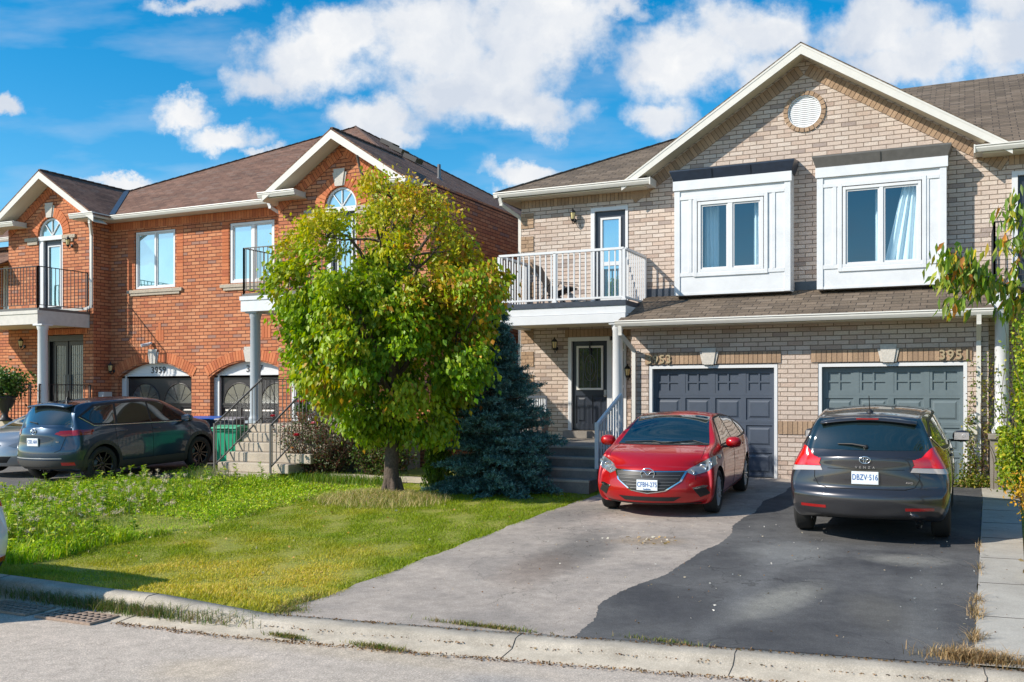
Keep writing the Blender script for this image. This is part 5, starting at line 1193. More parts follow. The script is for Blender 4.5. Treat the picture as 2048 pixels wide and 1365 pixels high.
C.side(dict(frame=[[(-1.52,1.10),(-1.3,1.02),(.98,.965),(.45,1.37),(-.2,1.40),(-.8,1.345)]], panes=[[(.92,.985),(.43,1.345),(.03,1.365),(.0,1.0)],[(-.05,1.005),(-.03,1.365),(-.7,1.335),(-.93,1.02)],[(-.98,1.03),(-.80,1.31),(-1.3,1.13),(-1.35,1.06)]]),
  [[(1.02,.95),(1.02,.32),(.95,.26)],[(-.02,.97),(-.02,.26)],[(-.02,.26),(.95,.26)],[(-.02,.26),(-.92,.30)],[(-.92,.30),(-1.02,.6),(-1.0,1.0)]], [(-1.5,1.07),(-1.2,1.01),(.95,.965)], M['blk'])
gr = [(-.50,.655),(.50,.655),(.44,.53),(.24,.40),(.0,.365),(-.24,.40),(-.44,.53)]
C.patch('grille_surround', 'f', [(a*1.07, .52+(b-.52)*1.10) for a, b in gr], M['chrome'], .008)
go = C.patch('grille', 'f', gr, M['blk'], .014)
def hw_(z): return float(np.interp(z, [.365,.40,.53,.655], [.05,.24,.44,.50]))-.03
m = MB()
for z in (.425,.470,.515,.560,.605): C.line(m, 'f', [(-hw_(z),z),(hw_(z),z)], .0055, .018, 16)
m.build('grille_bars', M['greymetal'], go)
C.patch('hood_gap', 'f', [(-.60,.672),(.60,.672),(.60,.678),(-.60,.678)], M['seam'], .003)  # thin black panel gap above the grille
C.patch('lower_intake', 'f', [(-.46,.305),(.46,.305),(.36,.245),(-.36,.245)], M['blk'], .006)
C.patch('lip', 'f', [(-.70,.19),(.70,.19),(.70,.215),(-.70,.215)], M['blk'], .004)
for sg in (-1,1):
    hl = C.patch('headlight', 'f', [[(sg*a,b) for a, b in [(.50,.665),(.62,.605),(.80,.655),(.905,.78),(.895,.86),(.82,.85),(.66,.765)]]], M['head'], .005)
    for (yy, zz, rr) in ((.72,.705,.052),(.60,.655,.032),(.82,.77,.028)):
        h, n = C.hit('f', sg*yy, zz); q = MB(); q.lathe((h.x+.006,sg*yy,zz), [(rr,-.012),(rr,.008),(rr*.8,.010),(rr*.75,.0),(0,.006)], 20, 0, 'x'); q.build('reflector', M['chrome'], hl)
    C.patch('fog_recess', 'f', [[(sg*a,b) for a, b in [(.62,.42),(.76,.445),(.83,.34),(.70,.29)]]], M['blk'], .005); C.patch('fog_trim', 'f', [[(sg*a,b) for a, b in [(.60,.435),(.74,.465),(.80,.455),(.78,.43),(.62,.415)]]], M['chrome'], .010)
    C.patch('tail_light', 'r', [[(sg*a,b) for a, b in [(.45,.90),(.45,.82),(.83,.80),(.85,.92)]]], M['tail'], .004)
C.plate('f', 0, .475, 'CFBH-275', lower='GoodNation')
C.emblem('f', 0, .63, 'wing', .10, .022)
C.mirror_(.80, .99, M['p_red']); C.handles([.12,-.78], .88, M['p_red'])
m = MB(); C.line(m, 'f', [(-.60,1.01),(-.15,1.03),(.0,1.01)], .007, .012); C.line(m, 'f', [(-.02,1.0),(.45,1.04),(.6,1.01)], .007, .012); m.build('wiper', M['blk'], RC)
for sg in (-1, 1): m = MB(); C.line(m, 't', [(1.22,sg*.66),(1.7,sg*.70),(2.0,sg*.64)], .004, -.001); m.build('bonnet_seam', M['seam'], RC)
m = MB(); m.lathe((0,0,0), [(.15,-.01),(.165,0),(.15,.01)], 24, 0, 'x')
# ---- charcoal crossover seen from behind
GX = (-1.09, 14.62)
GC = empty('parked_car', (GX[0], GX[1], G(GX[1])+.012), 'charcoal grey crossover wagon seen from behind, parked on the dark asphalt driveway', 'car', 'cars parked on the driveways', PI/2)
slope_rot(GC, 13.2, 16.0, 1)
sp = dict(xr=-2.40, xf=2.40, W=.945, tap=.11, r=.36, ax=(1.39,-1.40), wroof=.665, kf=.40, kr=.26, paint=M['p_grey'], spokes=10, rim=M['rim'],
  top=[(-2.40,1.06),(-2.33,1.10),(-2.22,1.17),(-2.05,1.37),(-1.92,1.50),(-1.7,1.56),(-.9,1.61),(0,1.615),(.5,1.57),(.95,1.38),(1.4,1.13),(1.75,1.06),(2.15,.94),(2.40,.82)],
  bot=[(-2.40,.33),(-1.9,.24),(0,.20),(1.8,.20),(2.40,.24)], belt=[(-2.40,1.06),(-1,1.08),(.8,1.02),(1.5,.95),(2.40,.78)],
  wid=[(-2.40,.86),(-2.1,.92),(-1.4,.955),(0,.94),(1.4,.95),(2.0,.92),(2.40,.86)], pf=([.2,.5,.7,.9],[.08,0,.05,.15]), pr=([.24,.34,.46,.605,.65,.71,.82,.93,1.03,1.10],[.10,.03,.0,.0,.085,.095,.085,.095,.09,.13]))
sp['st'] = stations(-2.40, 2.40)
C = Car(GC, sp)
C.patch('rear_window', 'r', [(-.735,1.12),(.735,1.12),(.72,1.18),(.61,1.485),(-.61,1.485),(-.72,1.18)], M['cglass'], .004, lim=lambda c: c.x < -1.5)
m = MB()     # roof spoiler
vs = []
for i in range(13):
    y = -.56+1.12*i/12; h, n = C.hit('t', -1.80, y); h2 = h; e = 1-abs(y/.62)**3
    vs += [(-1.72, y, h.z+.014), (-1.95-.02*e, y, h.z-.045), (-1.95-.02*e, y, h.z-.060), (-1.80, y, h.z-.03)]
m.add(vs, [(i*4+j, i*4+(j+1)%4, (i+1)*4+(j+1)%4, (i+1)*4+j) for i in range(12) for j in range(4)]+[(3,2,1,0),(48,49,50,51)], 0, None, True)
so_ = m.build('spoiler', M['p_grey'], GC, fixn=True); m = MB(); m.box(-1.982,-1.972,-.13,.13,1.487,1.503); m.build('brake_light', M['taild'], so_)
C.side(dict(frame=[[(-1.95,1.30),(-1.85,1.22),(-1.55,1.09),(1.15,1.06),(.5,1.49),(-.3,1.545),(-1.5,1.48)]], panes=[[(1.08,1.08),(.48,1.465),(.05,1.50),(.03,1.10)],[(-.02,1.10),(.0,1.50),(-.85,1.49),(-.92,1.12)],[(-.97,1.13),(-.9,1.48),(-1.5,1.44),(-1.82,1.27),(-1.55,1.14)]]),
  [[(1.12,1.04),(1.05,.35)],[(.0,1.08),(.0,.32)],[(.0,.32),(1.05,.35)],[(.0,.32),(-.9,.36)],[(-.9,.36),(-1.05,.7),(-1.0,1.1)]], [(-1.9,1.27),(-1.52,1.085),(1.1,1.055)])
for sg in (-1,1):
    tl = C.patch('tail_light', 'r', [[(sg*a,b) for a, b in [(.965,.99),(.90,1.06),(.765,1.165),(.72,1.15),(.52,.925),(.965,.900)]]], M['tail'], .008)
    C.patch('reversing_lens', 'r', [[(sg*a,b) for a, b in [(.965,.895),(.525,.92),(.50,.87),(.965,.835)]]], M['clear'], .008, tl)
    C.patch('tail_light_side', 'l' if sg > 0 else 'R', [(-2.30,.90),(-2.30,1.06),(-2.02,1.03),(-1.98,.98),(-2.10,.92)], M['tail'], .007, tl)
    m = MB(); C.line(m, 'r', [(sg*.70,1.15),(sg*.60,.86),(sg*.60,.78),(sg*.55,.69),(sg*.44,.665)], .0045, .001); m.build('tailgate_seam', M['seam'], GC)
    C.patch('reflector', 'r', [[(sg*a,b) for a, b in [(.45,.455),(.45,.42),(.76,.42),(.76,.455)]]], M['taild'], .004)
m = MB(); C.line(m, 'r', [(-.46,.664),(.46,.664)], .006, .0, 20); C.line(m, 'r', [(-.44,.90),(.44,.90)], .004, .0, 20); m.build('tailgate_seam', M['seam'], GC)
C.patch('bumper_valance', 'r', [(-.55,.30),(.55,.30),(.50,.355),(-.50,.355)], M['blk'], .004)
C.plate('r', 0, .80, 'DBZV 516'.replace(' ', '·')); C.emblem('r', 0, 1.015, 'rings', .062)
C.lettering('r', 0, .925, 'VENZA', .04, M['chrome'], 2.2); C.lettering('r', -.49, .745, 'AWD', .035, M['chrome'], 1.0)
m = MB(); m.tube([(-2.36,-.60,.27),(-2.2,-.60,.27)], .042, 16, cap=False); m.tube([(-2.35,-.60,.27),(-2.2,-.60,.27)], .034, 16, cap=False); m.build('exhaust', M['chrome'], GC)
h, n = C.hit('r', .0, 1.16); h2, _ = C.hit('r', .33, 1.19); m = MB(); m.tube([h2+Vector((-.02,0,.0)), (h+h2)/2+Vector((-.03,0,.02)), h+Vector((-.025,0,.01))], [.008,.012,.016], 8); m.lathe(tuple(h+Vector((-.02,-.0,-.0))), [(0,-.02),(.025,-.01),(.03,.02)], 12, 0, 'x'); m.build('rear_wiper', M['blk'], GC)
h, n = C.hit('t', -1.62, 0); m = MB(); m.lathe(tuple(h), [(.05,-.01),(.035,.02),(.015,.035)], 12); m.tube([h+Vector((0,0,.02)), h+Vector((-.13,0,.21))], .005, 6); m.build('antenna', M['blk'], GC)
C.mirror_(.92, 1.10, M['p_grey']); C.handles([.10,-.80], .98, M['p_grey'])
for sg in (-1,1):
    h, n = C.hit('l' if sg > 0 else 'R', .92, 1.07); q = MB(); q.lathe((.92-.096, sg*(.945+.13), 1.13), [(.024,-.004),(.028,-.006),(.024,-.008)], 18, 0, 'x'); q.build('blind_spot_mirror', M['white'], GC)
# ---- blue grey crossover in front of the red house
BC = empty('parked_car', (-16.52, 15.32, .0), 'dark blue grey crossover with black wheels, parked in front of the arched garage doors', 'car', 'cars parked on the driveways', PI/2)
BC.location.z = -.075+.01; BC.rotation_euler = (0, -.036, PI/2)
sp5 = dict(xr=-2.27, xf=2.27, W=.92, tap=.06, r=.362, ax=(1.36,-1.34), wroof=.64, kf=.38, kr=.30, paint=M['p_blue'], spokes=10, rim=M['rimb'],
  top=[(-2.27,1.14),(-2.22,1.18),(-2.10,1.26),(-1.92,1.45),(-1.78,1.58),(-1.55,1.635),(-.8,1.675),(0,1.68),(.45,1.63),(.85,1.44),(1.25,1.18),(1.6,1.11),(2.05,1.0),(2.27,.88)],
  bot=[(-2.27,.36),(-1.8,.25),(0,.21),(1.8,.21),(2.27,.26)], belt=[(-2.27,1.14),(-1,1.13),(.8,1.07),(1.5,1.0),(2.27,.84)],
  wid=[(-2.27,.82),(-2.0,.885),(-1.35,.925),(0,.905),(1.35,.925),(1.95,.89),(2.27,.82)], pf=([.2,.5,.7,.9],[.08,0,.05,.15]), pr=([.24,.40,.60,.75,.80,1.0,1.15],[.10,.02,.0,.03,.06,.04,.10]))
sp5['st'] = stations(-2.27, 2.27)
def crossover(root, sp_, lab=None, clad=True, tails='slim'):
    C = Car(root, sp_)
    C.patch('rear_window', 'r', [(-.70,1.19),(.70,1.19),(.67,1.25),(.565,1.54),(-.565,1.54),(-.67,1.25)], M['cglass'], .004, lim=lambda c: c.x < -1.4)
    m = MB(); vs = []
    for i in range(13):
        y = -.55+1.10*i/12; h, n = C.hit('t', -1.62, y)
        vs += [(-1.55, y, h.z+.02), (-1.90, y, h.z-.035), (-1.90, y, h.z-.065), (-1.66, y, h.z-.03)]
    m.add(vs, [(i*4+j, i*4+(j+1)%4, (i+1)*4+(j+1)%4, (i+1)*4+j) for i in range(12) for j in range(4)]+[(3,2,1,0),(48,49,50,51)], 0, None, True); m.build('spoiler', sp_['paint'], root, fixn=True)
    C.side(dict(frame=[[(-1.80,1.33),(-1.50,1.15),(1.05,1.10),(.42,1.555),(-.3,1.61),(-1.35,1.56)]], panes=[[(.98,1.125),(.40,1.53),(.03,1.56),(.0,1.145)],[(-.05,1.145),(-.02,1.56),(-.82,1.55),(-.92,1.165)],[(-.98,1.17),(-.88,1.54),(-1.33,1.515),(-1.70,1.34),(-1.48,1.19)]]),
      [[(1.08,1.08),(1.0,.42)],[(-.02,1.12),(-.02,.40)],[(-.02,.40),(1.0,.42)],[(-.02,.40),(-.85,.42)],[(-.85,.42),(-1.0,.75),(-1.0,1.14)]], [(-1.76,1.325),(-1.49,1.145),(1.02,1.095)])
    if clad:
        C.arches(.075); C.patch('bumper_cladding', 'r', [(-.95,.33),(.95,.33),(.95,.50),(-.95,.50)], M['clad'], .008)
        C.patch('bumper_strip', 'r', [(-.62,.53),(.62,.53),(.62,.545),(-.62,.545)], M['rim'], .010)
    for sg in (-1,1):
        P = [(.93,1.06),(.80,1.085),(.50,1.04),(.47,1.01),(.62,.965),(.93,.985)] if tails == 'slim' else [(.93,1.16),(.62,1.12),(.60,.98),(.93,.92)]
        tl = C.patch('tail_light', 'r', [[(sg*a,b) for a, b in P]], M['taild'] if clad else M['tail'], .008)
        C.patch('tail_light_side', 'l' if sg > 0 else 'R', [(-2.2,.975),(-2.2,1.06),(-1.80,1.08),(-1.85,1.04)] if tails == 'slim' else [(-2.25,.92),(-2.25,1.16),(-1.95,1.17),(-2.0,.98)], M['taild'] if clad else M['tail'], .007, tl)
        C.patch('reflector', 'r', [[(sg*a,b) for a, b in [(.60,.46),(.60,.40),(.80,.40),(.80,.46)]]], M['tail'], .011)
        m = MB(); C.line(m, 'r', [(sg*.70,1.18),(sg*.66,.98),(sg*.60,.70),(sg*.5,.66)], .0045, .001); m.build('tailgate_seam', M['seam'], root)
        C.patch('headlight', 'f', [[(sg*a,b) for a, b in [(.45,.84),(.80,.90),(.80,.82),(.47,.78)]]], M['head'], .005)
    C.patch('windscreen', 'f', [(-.66,1.14),(.66,1.14),(.56,1.56),(-.56,1.56)], M['cglass'], .004, lim=lambda c: c.x > .3)
    C.patch('grille', 'f', [(-.42,.80),(.42,.80),(.34,.50),(-.34,.50)], M['blk'], .008)
    C.mirror_(.88, 1.15, sp_['paint']); C.handles([.10,-.80], 1.0, sp_['paint'])
    m = MB(); h, n = C.hit('r', .0, 1.21); h2, _ = C.hit('r', .3, 1.24); m.tube([h2+Vector((-.02,0,0)), h+Vector((-.02,0,.01))], .010, 6); m.build('rear_wiper', M['blk'], root)
    h, n = C.hit('t', -1.35, 0); m = MB(); m.prism([tuple(h+Vector(v)) for v in ((-.08,-.012,.0),(.08,-.012,0),(-.06,-.004,.06))], (0,.024,0)); m.build('antenna', M['blk'], root)
    return C
C = crossover(BC, sp5)
C.patch('plate_recess', 'r', [(-.42,.78),(.42,.78),(.46,.93),(-.46,.93)], M['p_blue'], .002)
C.plate('r', 0, .855, 'CSEL·604'); C.emblem('r', 0, 1.06, 'wing', .07); C.lettering('r', -.52, .86, 'CX-5', .05, M['chrome'])
# ---- white hatchback on the street, cut by the left edge
sp6 = dict(sp5); sp6['paint'] = M['p_white']; sp6['rim'] = M['rim']; sp6['r'] = .34; sp6['top'] = [(a, b*.90) for a, b in sp5['top']]
WC = empty('parked_car', (-10.75, 5.90, -.43), 'white hatchback at the kerb, only its rear corner showing at the left edge', 'car', None, PI-.05)
C = crossover(WC, sp6, clad=False, tails='tall')
C.patch('bumper_valance', 'r', [(-.8,.30),(.8,.30),(.8,.44),(-.8,.44)], M['blk'], .006)
# ---- silver car nose behind the blue grey crossover
sp7 = dict(xr=-2.28, xf=2.27, W=.90, r=.32, ax=(1.37,-1.33), wroof=.60, kf=.40, kr=.22, paint=M['p_silver'], spokes=10,
  top=[(-2.28,.93),(-2.1,1.04),(-1.75,1.10),(-1.25,1.27),(-.75,1.40),(-.2,1.455),(.2,1.45),(.45,1.41),(.9,1.20),(1.22,1.02),(1.6,.955),(1.95,.87),(2.17,.785),(2.27,.735)],
  bot=[(-2.28,.30),(-1.8,.21),(0,.17),(1.8,.17),(2.27,.19)], belt=[(-2.28,.97),(-1,1.0),(.8,.93),(1.4,.86),(2.27,.70)],
  wid=[(-2.28,.80),(-1.9,.86),(-1.2,.90),(0,.89),(1.2,.90),(1.8,.885),(2.1,.86),(2.27,.82)], pf=([.17,.26,.40,.60,.70,.76],[.09,.02,.0,.035,.09,.16]), pr=([.2,.5,.8,1.0],[.1,0,.03,.08]))
sp7['st'] = stations(-2.28, 2.27)
VC = empty('parked_car', (-18.75, 15.9, -.06), 'silver car facing the street at the left edge, half hidden behind the blue grey crossover', 'car', 'cars parked on the driveways', -PI/2)
C = Car(VC, sp7)
C.patch('windscreen', 'f', [(-.70,1.00),(.70,1.00),(.68,1.06),(.565,1.375),(-.565,1.375),(-.68,1.06)], M['cglass'], .004, lim=lambda c: c.x > .3)
C.side(dict(frame=[[(-1.52,1.10),(-1.3,1.02),(.98,.965),(.45,1.37),(-.2,1.40),(-.8,1.345)]], panes=[[(.92,.985),(.43,1.345),(.03,1.365),(.0,1.0)],[(-.05,1.005),(-.03,1.365),(-.7,1.335),(-.93,1.02)]]), [[(1.02,.95),(1.02,.32)],[(-.02,.97),(-.02,.26)]])
C.patch('grille', 'f', [(-.36,.64),(.36,.64),(.30,.52),(-.30,.52)], M['blk'], .010); C.patch('lower_intake', 'f', [(-.60,.40),(.60,.40),(.5,.27),(-.5,.27)], M['blk'], .008)
for sg in (-1,1): C.patch('headlight', 'f', [[(sg*a,b) for a, b in [(.50,.62),(.62,.58),(.80,.62),(.86,.78),(.80,.80)]]], M['head'], .005)
C.mirror_(.80, .99, M['p_silver'])
# ================================================================== plants
def fast_mesh(name, V, F, mat, parent=None, org=(0,0,0), col=None, smooth=False):
    """V (n,3), F (m,k) numpy -> mesh object; col (n,3) colour per vertex"""
    V = np.asarray(V, dtype=np.float32)-np.array(org, dtype=np.float32); F = np.asarray(F, dtype=np.int32); k = F.shape[1]
    me = bpy.data.meshes.new(name); me.vertices.add(len(V)); me.vertices.foreach_set('co', V.ravel())
    me.loops.add(F.size); me.loops.foreach_set('vertex_index', F.ravel()); me.polygons.add(len(F)); me.polygons.foreach_set('loop_start', np.arange(0, F.size, k, dtype=np.int32))
    try: me.polygons.foreach_set('loop_total', np.full(len(F), k, dtype=np.int32))
    except Exception: pass
    me.materials.append(mat)
    if col is not None:
        c = np.ones((len(V),4), dtype=np.float32); c[:,:3] = col; a = me.attributes.new('col', 'FLOAT_COLOR', 'POINT'); a.data.foreach_set('color', c.ravel())
    me.update(calc_edges=True)
    if smooth: me.polygons.foreach_set('use_smooth', np.ones(len(F), dtype=bool))
    o = bpy.data.objects.new(name, me); COL.objects.link(o)
    if parent: o.parent = parent
    return o
def unit(v): return v/np.maximum(1e-9, np.linalg.norm(v, axis=1, keepdims=True))
def leaves(name, P, D, L, Wd, colr, mat, parent, org, fold=.25, droop=.15):
    """one folded leaf per point: P base, D direction of the midrib, L length, Wd width"""
    n = len(P); D = unit(D); rnd = unit(RNG.normal(size=(n,3))); S = unit(np.cross(D, rnd)); U = np.cross(S, D)
    L = np.broadcast_to(np.asarray(L, float), (n,))[:,None]; Wd = np.broadcast_to(np.asarray(Wd, float), (n,))[:,None]
    v0 = P; v2 = P+D*L-np.array([0,0,1])*L*droop; mid = P+D*L*.42; v1 = mid+S*Wd*.5+U*Wd*fold; v3 = mid-S*Wd*.5+U*Wd*fold
    V = np.stack([v0,v1,v2,v3], 1).reshape(-1,3); b = np.arange(n)[:,None]*4
    F = np.concatenate([b+np.array([[0,1,2]]), b+np.array([[0,2,3]])], 0)
    return fast_mesh(name, V, F, mat, parent, org, np.repeat(colr, 4, axis=0))
def pick(pal, n, w=None, jit=.18):
    pal = np.array(pal); i = RNG.choice(len(pal), n, p=None if w is None else np.array(w)/np.sum(w))
    return np.clip(pal[i]*(1+RNG.normal(0, jit, (n,1)))+RNG.normal(0, .006, (n,3)), .002, .9)
def branch(mb, a, b, r0, r1, wob=.05, n=6, m=0):
    a, b = Vector(a), Vector(b); L = (b-a).length; ph = random.random()*6
    pts = []
    for i in range(n+1):
        t = i/n; o = Vector((math.sin(ph+t*5), math.cos(ph*1.3+t*4), math.sin(ph*.7+t*6)*.4))*wob*L*math.sin(t*PI)
        pts.append(a.lerp(b, t)+o)
    mb.tube([tuple(p) for p in pts], [r0+(r1-r0)*i/n for i in range(n+1)], 7, m, cap=True); return pts
# ---- the leafy tree on the lawn
TX, TY = -8.88, 14.05; TO = (TX, TY, G(TY))
TR = empty('leafy_tree', TO, 'broad tree turning from green to yellow at the top, on the lawn before the spruce', 'tree')
tm = MB(TO)
tk = [(TX+.02,TY,-.25),(TX-.01,TY,.0),(TX-.02,TY,.35),(TX+.0,TY+.01,.9),(TX+.06,TY,1.5),(TX+.02,TY,2.2),(TX+.0,TY,3.0),(TX-.05,TY,3.9),(TX,TY,4.8)]
tm.tube(tk, [.20,.15,.125,.11,.10,.085,.065,.04,.02], 14)
for a in range(5):      # root flare
    t = a*2*PI/5+.4; tm.tube([(TX+.30*math.cos(t),TY+.30*math.sin(t),-.22),(TX+.16*math.cos(t),TY+.16*math.sin(t),-.06),(TX+.10*math.cos(t),TY+.10*math.sin(t),.22)], [.05,.07,.05], 7)
CC_ = np.array([-9.0, TY, 2.98]); HR_, HZ = 1.70, 2.26
def env(d):      # crown radius in direction d (unit): squarish dome with lobes
    az = math.atan2(d[1], d[0]); el = math.asin(max(-1, min(1, d[2])))
    c, s_ = abs(math.cos(el)), abs(math.sin(el)); p = 4.2 if d[2] > 0 else 4.4
    k = 1/((c/HR_)**p+(s_/(HZ*(1.0 if d[2] > 0 else .93)))**p)**(1/p)
    return k*(1+.07*math.sin(az*3+el*4)+.06*math.sin(az*5-el*7+1)+.05*math.sin(az*9+el*11))
lobes = []
for i in range(58):                                   # big leaf masses spread over the crown
    zf = 1-2*(i+.5)/58; ph = i*2.39996+RNG.normal(0,.18); zf = np.clip(zf+RNG.normal(0,.05), -1, 1); d = np.array([math.cos(ph)*math.sqrt(1-zf*zf), math.sin(ph)*math.sqrt(1-zf*zf), zf])
    p = CC_+d*env(d)*RNG.uniform(.70,.90)
    if p[2] < 1.0: continue
    lobes.append((p, RNG.uniform(.34,.54), RNG.normal(0,.16)))
for i in range(12): lobes.append((CC_+RNG.normal(size=3)*np.array([.6,.6,.9]), .5, -.2))  # inner fill leaves coloured darker, crown shade put into their colour
clumps = []
for (lp, lr, lt) in lobes:
    oc = unit((lp-CC_)[None])[0]
    for k in range(int(15*(lr/.42)**2)):
        d = RNG.normal(size=3); d /= np.linalg.norm(d); d = d+oc*.45; d /= np.linalg.norm(d)
        p = lp+d*lr*RNG.uniform(.55,1.0)*np.array([1,1,.85])
        if p[2] < .85: continue
        clumps.append((p, np.linalg.norm((p-CC_)/np.array([HR_,HR_,HZ])), lt))
limbs = []
for k in range(13):
    az = k*2.4; z0 = 1.15+k*.24; L = 1.2-.05*k; e = (TX+math.cos(az)*L, TY+math.sin(az)*L, z0+1.1+.05*k)
    pts = branch(tm, (TX,TY,z0), e, .06-.003*k, .024, .08); limbs += pts[1:]
for (lp, lr, lt) in lobes:
    q = min(limbs, key=lambda l: (l-Vector(lp)).length+max(0, l.z-lp[2])*1.2); pts = branch(tm, q, Vector(lp), .024, .010, .08, 5); 
for p, f, lt in clumps[::3]:
    q = min(lobes, key=lambda l: np.linalg.norm(l[0]-p)); branch(tm, Vector(q[0]), Vector(p), .009, .003, .08, 3)
tm.build('trunk', M['bark'], TR)
P, D, Cc, S_l = [], [], [], []
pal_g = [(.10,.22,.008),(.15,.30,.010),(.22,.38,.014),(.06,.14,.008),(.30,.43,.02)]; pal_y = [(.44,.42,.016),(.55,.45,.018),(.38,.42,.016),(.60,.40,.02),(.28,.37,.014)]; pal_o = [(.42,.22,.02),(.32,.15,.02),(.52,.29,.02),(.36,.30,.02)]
for (p, f, lt) in clumps:
    n = int(RNG.integers(46, 66)); o = RNG.normal(size=(n,3))*np.array([.105,.105,.085]); q = p+o
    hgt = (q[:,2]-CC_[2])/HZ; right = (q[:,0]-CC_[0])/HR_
    yel = np.clip(.06+1.0*np.clip(hgt+.0, 0, 1)**.7+.12*np.clip(right,0,1)*(hgt>-.3)+lt+(.10 if f > .9 else -.12), 0, .92)  # yellow is autumn colour; greener inner and lower leaves also paint crown shade
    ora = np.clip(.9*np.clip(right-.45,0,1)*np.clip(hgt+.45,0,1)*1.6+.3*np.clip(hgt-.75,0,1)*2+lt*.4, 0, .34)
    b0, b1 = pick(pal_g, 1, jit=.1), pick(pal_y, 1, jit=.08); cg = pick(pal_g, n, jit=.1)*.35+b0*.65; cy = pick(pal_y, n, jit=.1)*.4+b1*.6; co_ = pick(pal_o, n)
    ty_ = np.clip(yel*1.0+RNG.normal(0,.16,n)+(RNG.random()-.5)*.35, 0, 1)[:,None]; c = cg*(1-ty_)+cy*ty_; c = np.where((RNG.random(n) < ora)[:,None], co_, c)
    out = unit(q-CC_); cd = RNG.normal(size=3)*.35
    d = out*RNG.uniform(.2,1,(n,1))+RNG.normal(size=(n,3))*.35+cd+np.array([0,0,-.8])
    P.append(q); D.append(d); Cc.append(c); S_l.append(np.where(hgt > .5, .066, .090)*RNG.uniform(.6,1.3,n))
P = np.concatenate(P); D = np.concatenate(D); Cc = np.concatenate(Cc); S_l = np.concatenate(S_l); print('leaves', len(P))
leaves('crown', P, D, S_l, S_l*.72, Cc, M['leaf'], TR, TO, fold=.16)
# ---- blue spruce
def conifer(root, org, x, y, z0, H, R, n_whorl, pal, nl=.045, mat=None, dens=1.0, lean=0):
    mb = MB(org); mb.tube([(x,y,z0),(x,y,z0+H*.5),(x,y,z0+H)], [.07,.045,.012], 8)
    P, D, C_ = [], [], []
    for k in range(n_whorl):
        t = k/(n_whorl-1); z = z0+.08+(H-.15)*t; rad = R*(1-t**1.25)*(.86+.26*random.random())+.06
        nb = int(9+6*(1-t))
        for b in range(nb):
            az = 2*PI*b/nb+k*1.1+random.random()*.7; rr = rad*(.62+.50*random.random()); dip = random.uniform(-.22,.10)+.35*t; zj = random.uniform(-.07,.07)
            e = Vector((x+rr*math.cos(az), y+rr*math.sin(az), z+zj+rr*dip)); a = Vector((x,y,z+zj+.05))
            mb.tube([a, a.lerp(e,.5)+Vector((0,0,-.04*rr)), e], [.014,.009,.003], 5)
            m_ = int(max(3, rr*13)); 
            for j in range(m_):                               # side shoots along the branch
                s = .18+.82*j/m_; c = a.lerp(e, s); ln = (.07+.22*(1-s)*rr+.05)*random.uniform(.7,1.2)
                for sg in (-1, 0, 1) :
                    dd = (e-a).normalized(); sd = Vector((-dd.y, dd.x, 0)).normalized(); v = (dd*.75+sd*sg*.8+Vector((0,0,random.uniform(-.25,.55)))).normalized()
                    nn = int((10+ln*75)*dens); ts = RNG.random(nn); q = np.array(c)[None]+np.array(v)[None]*(ts[:,None]*ln)
                    nd = RNG.normal(size=(nn,3))*.8+np.array(v)[None]*.7+np.array([0,0,.25]); P.append(q); D.append(nd)
                    cc = pick(pal, nn, jit=.15); tip = (ts > .6) & (s > .6); cc[tip] *= 1.45; C_.append(cc)
    mb.build('trunk', M['bark'], root)
    P = np.concatenate(P); D = np.concatenate(D); C_ = np.concatenate(C_)
    leaves('foliage', P, D, nl, nl*.26, C_, mat or M['needle'], root, org, fold=.0, droop=0)
SPO = (-7.55, 15.45, G(15.45)); SP = empty('spruce_tree', SPO, 'dark blue green spruce with low sweeping boughs beside the shaded steps', 'tree')
conifer(SP, SPO, -7.55, 15.45, G(15.45), 3.25, 1.22, 27, [(.055,.135,.12),(.08,.175,.155),(.13,.235,.22),(.04,.095,.082)], .058)
CEO = (-8.95, 15.6, G(15.6)); CE = empty('cedar_shrub', CEO, 'small bright green cedar standing behind the trunk of the round tree', 'shrub')
mb = MB(CEO); mb.tube([(-8.85,15.6,-.1),(-8.85,15.6,1.2)], [.03,.01], 6); mb.build('stem', M['bark'], CE)
n = 5200; t = RNG.random(n); a = RNG.random(n)*2*PI; r_ = .34*np.sqrt(RNG.random(n))*(1-t*.65); q = np.stack([-8.85+r_*np.cos(a), 15.6+r_*np.sin(a), -.08+1.45*t], 1)
leaves('foliage', q, RNG.normal(size=(n,3))*.35+np.array([0,0,1.]), .07, .028, pick([(.10,.17,.018),(.13,.22,.02),(.06,.11,.015)], n), M['leaf'], CE, CEO, droop=0)
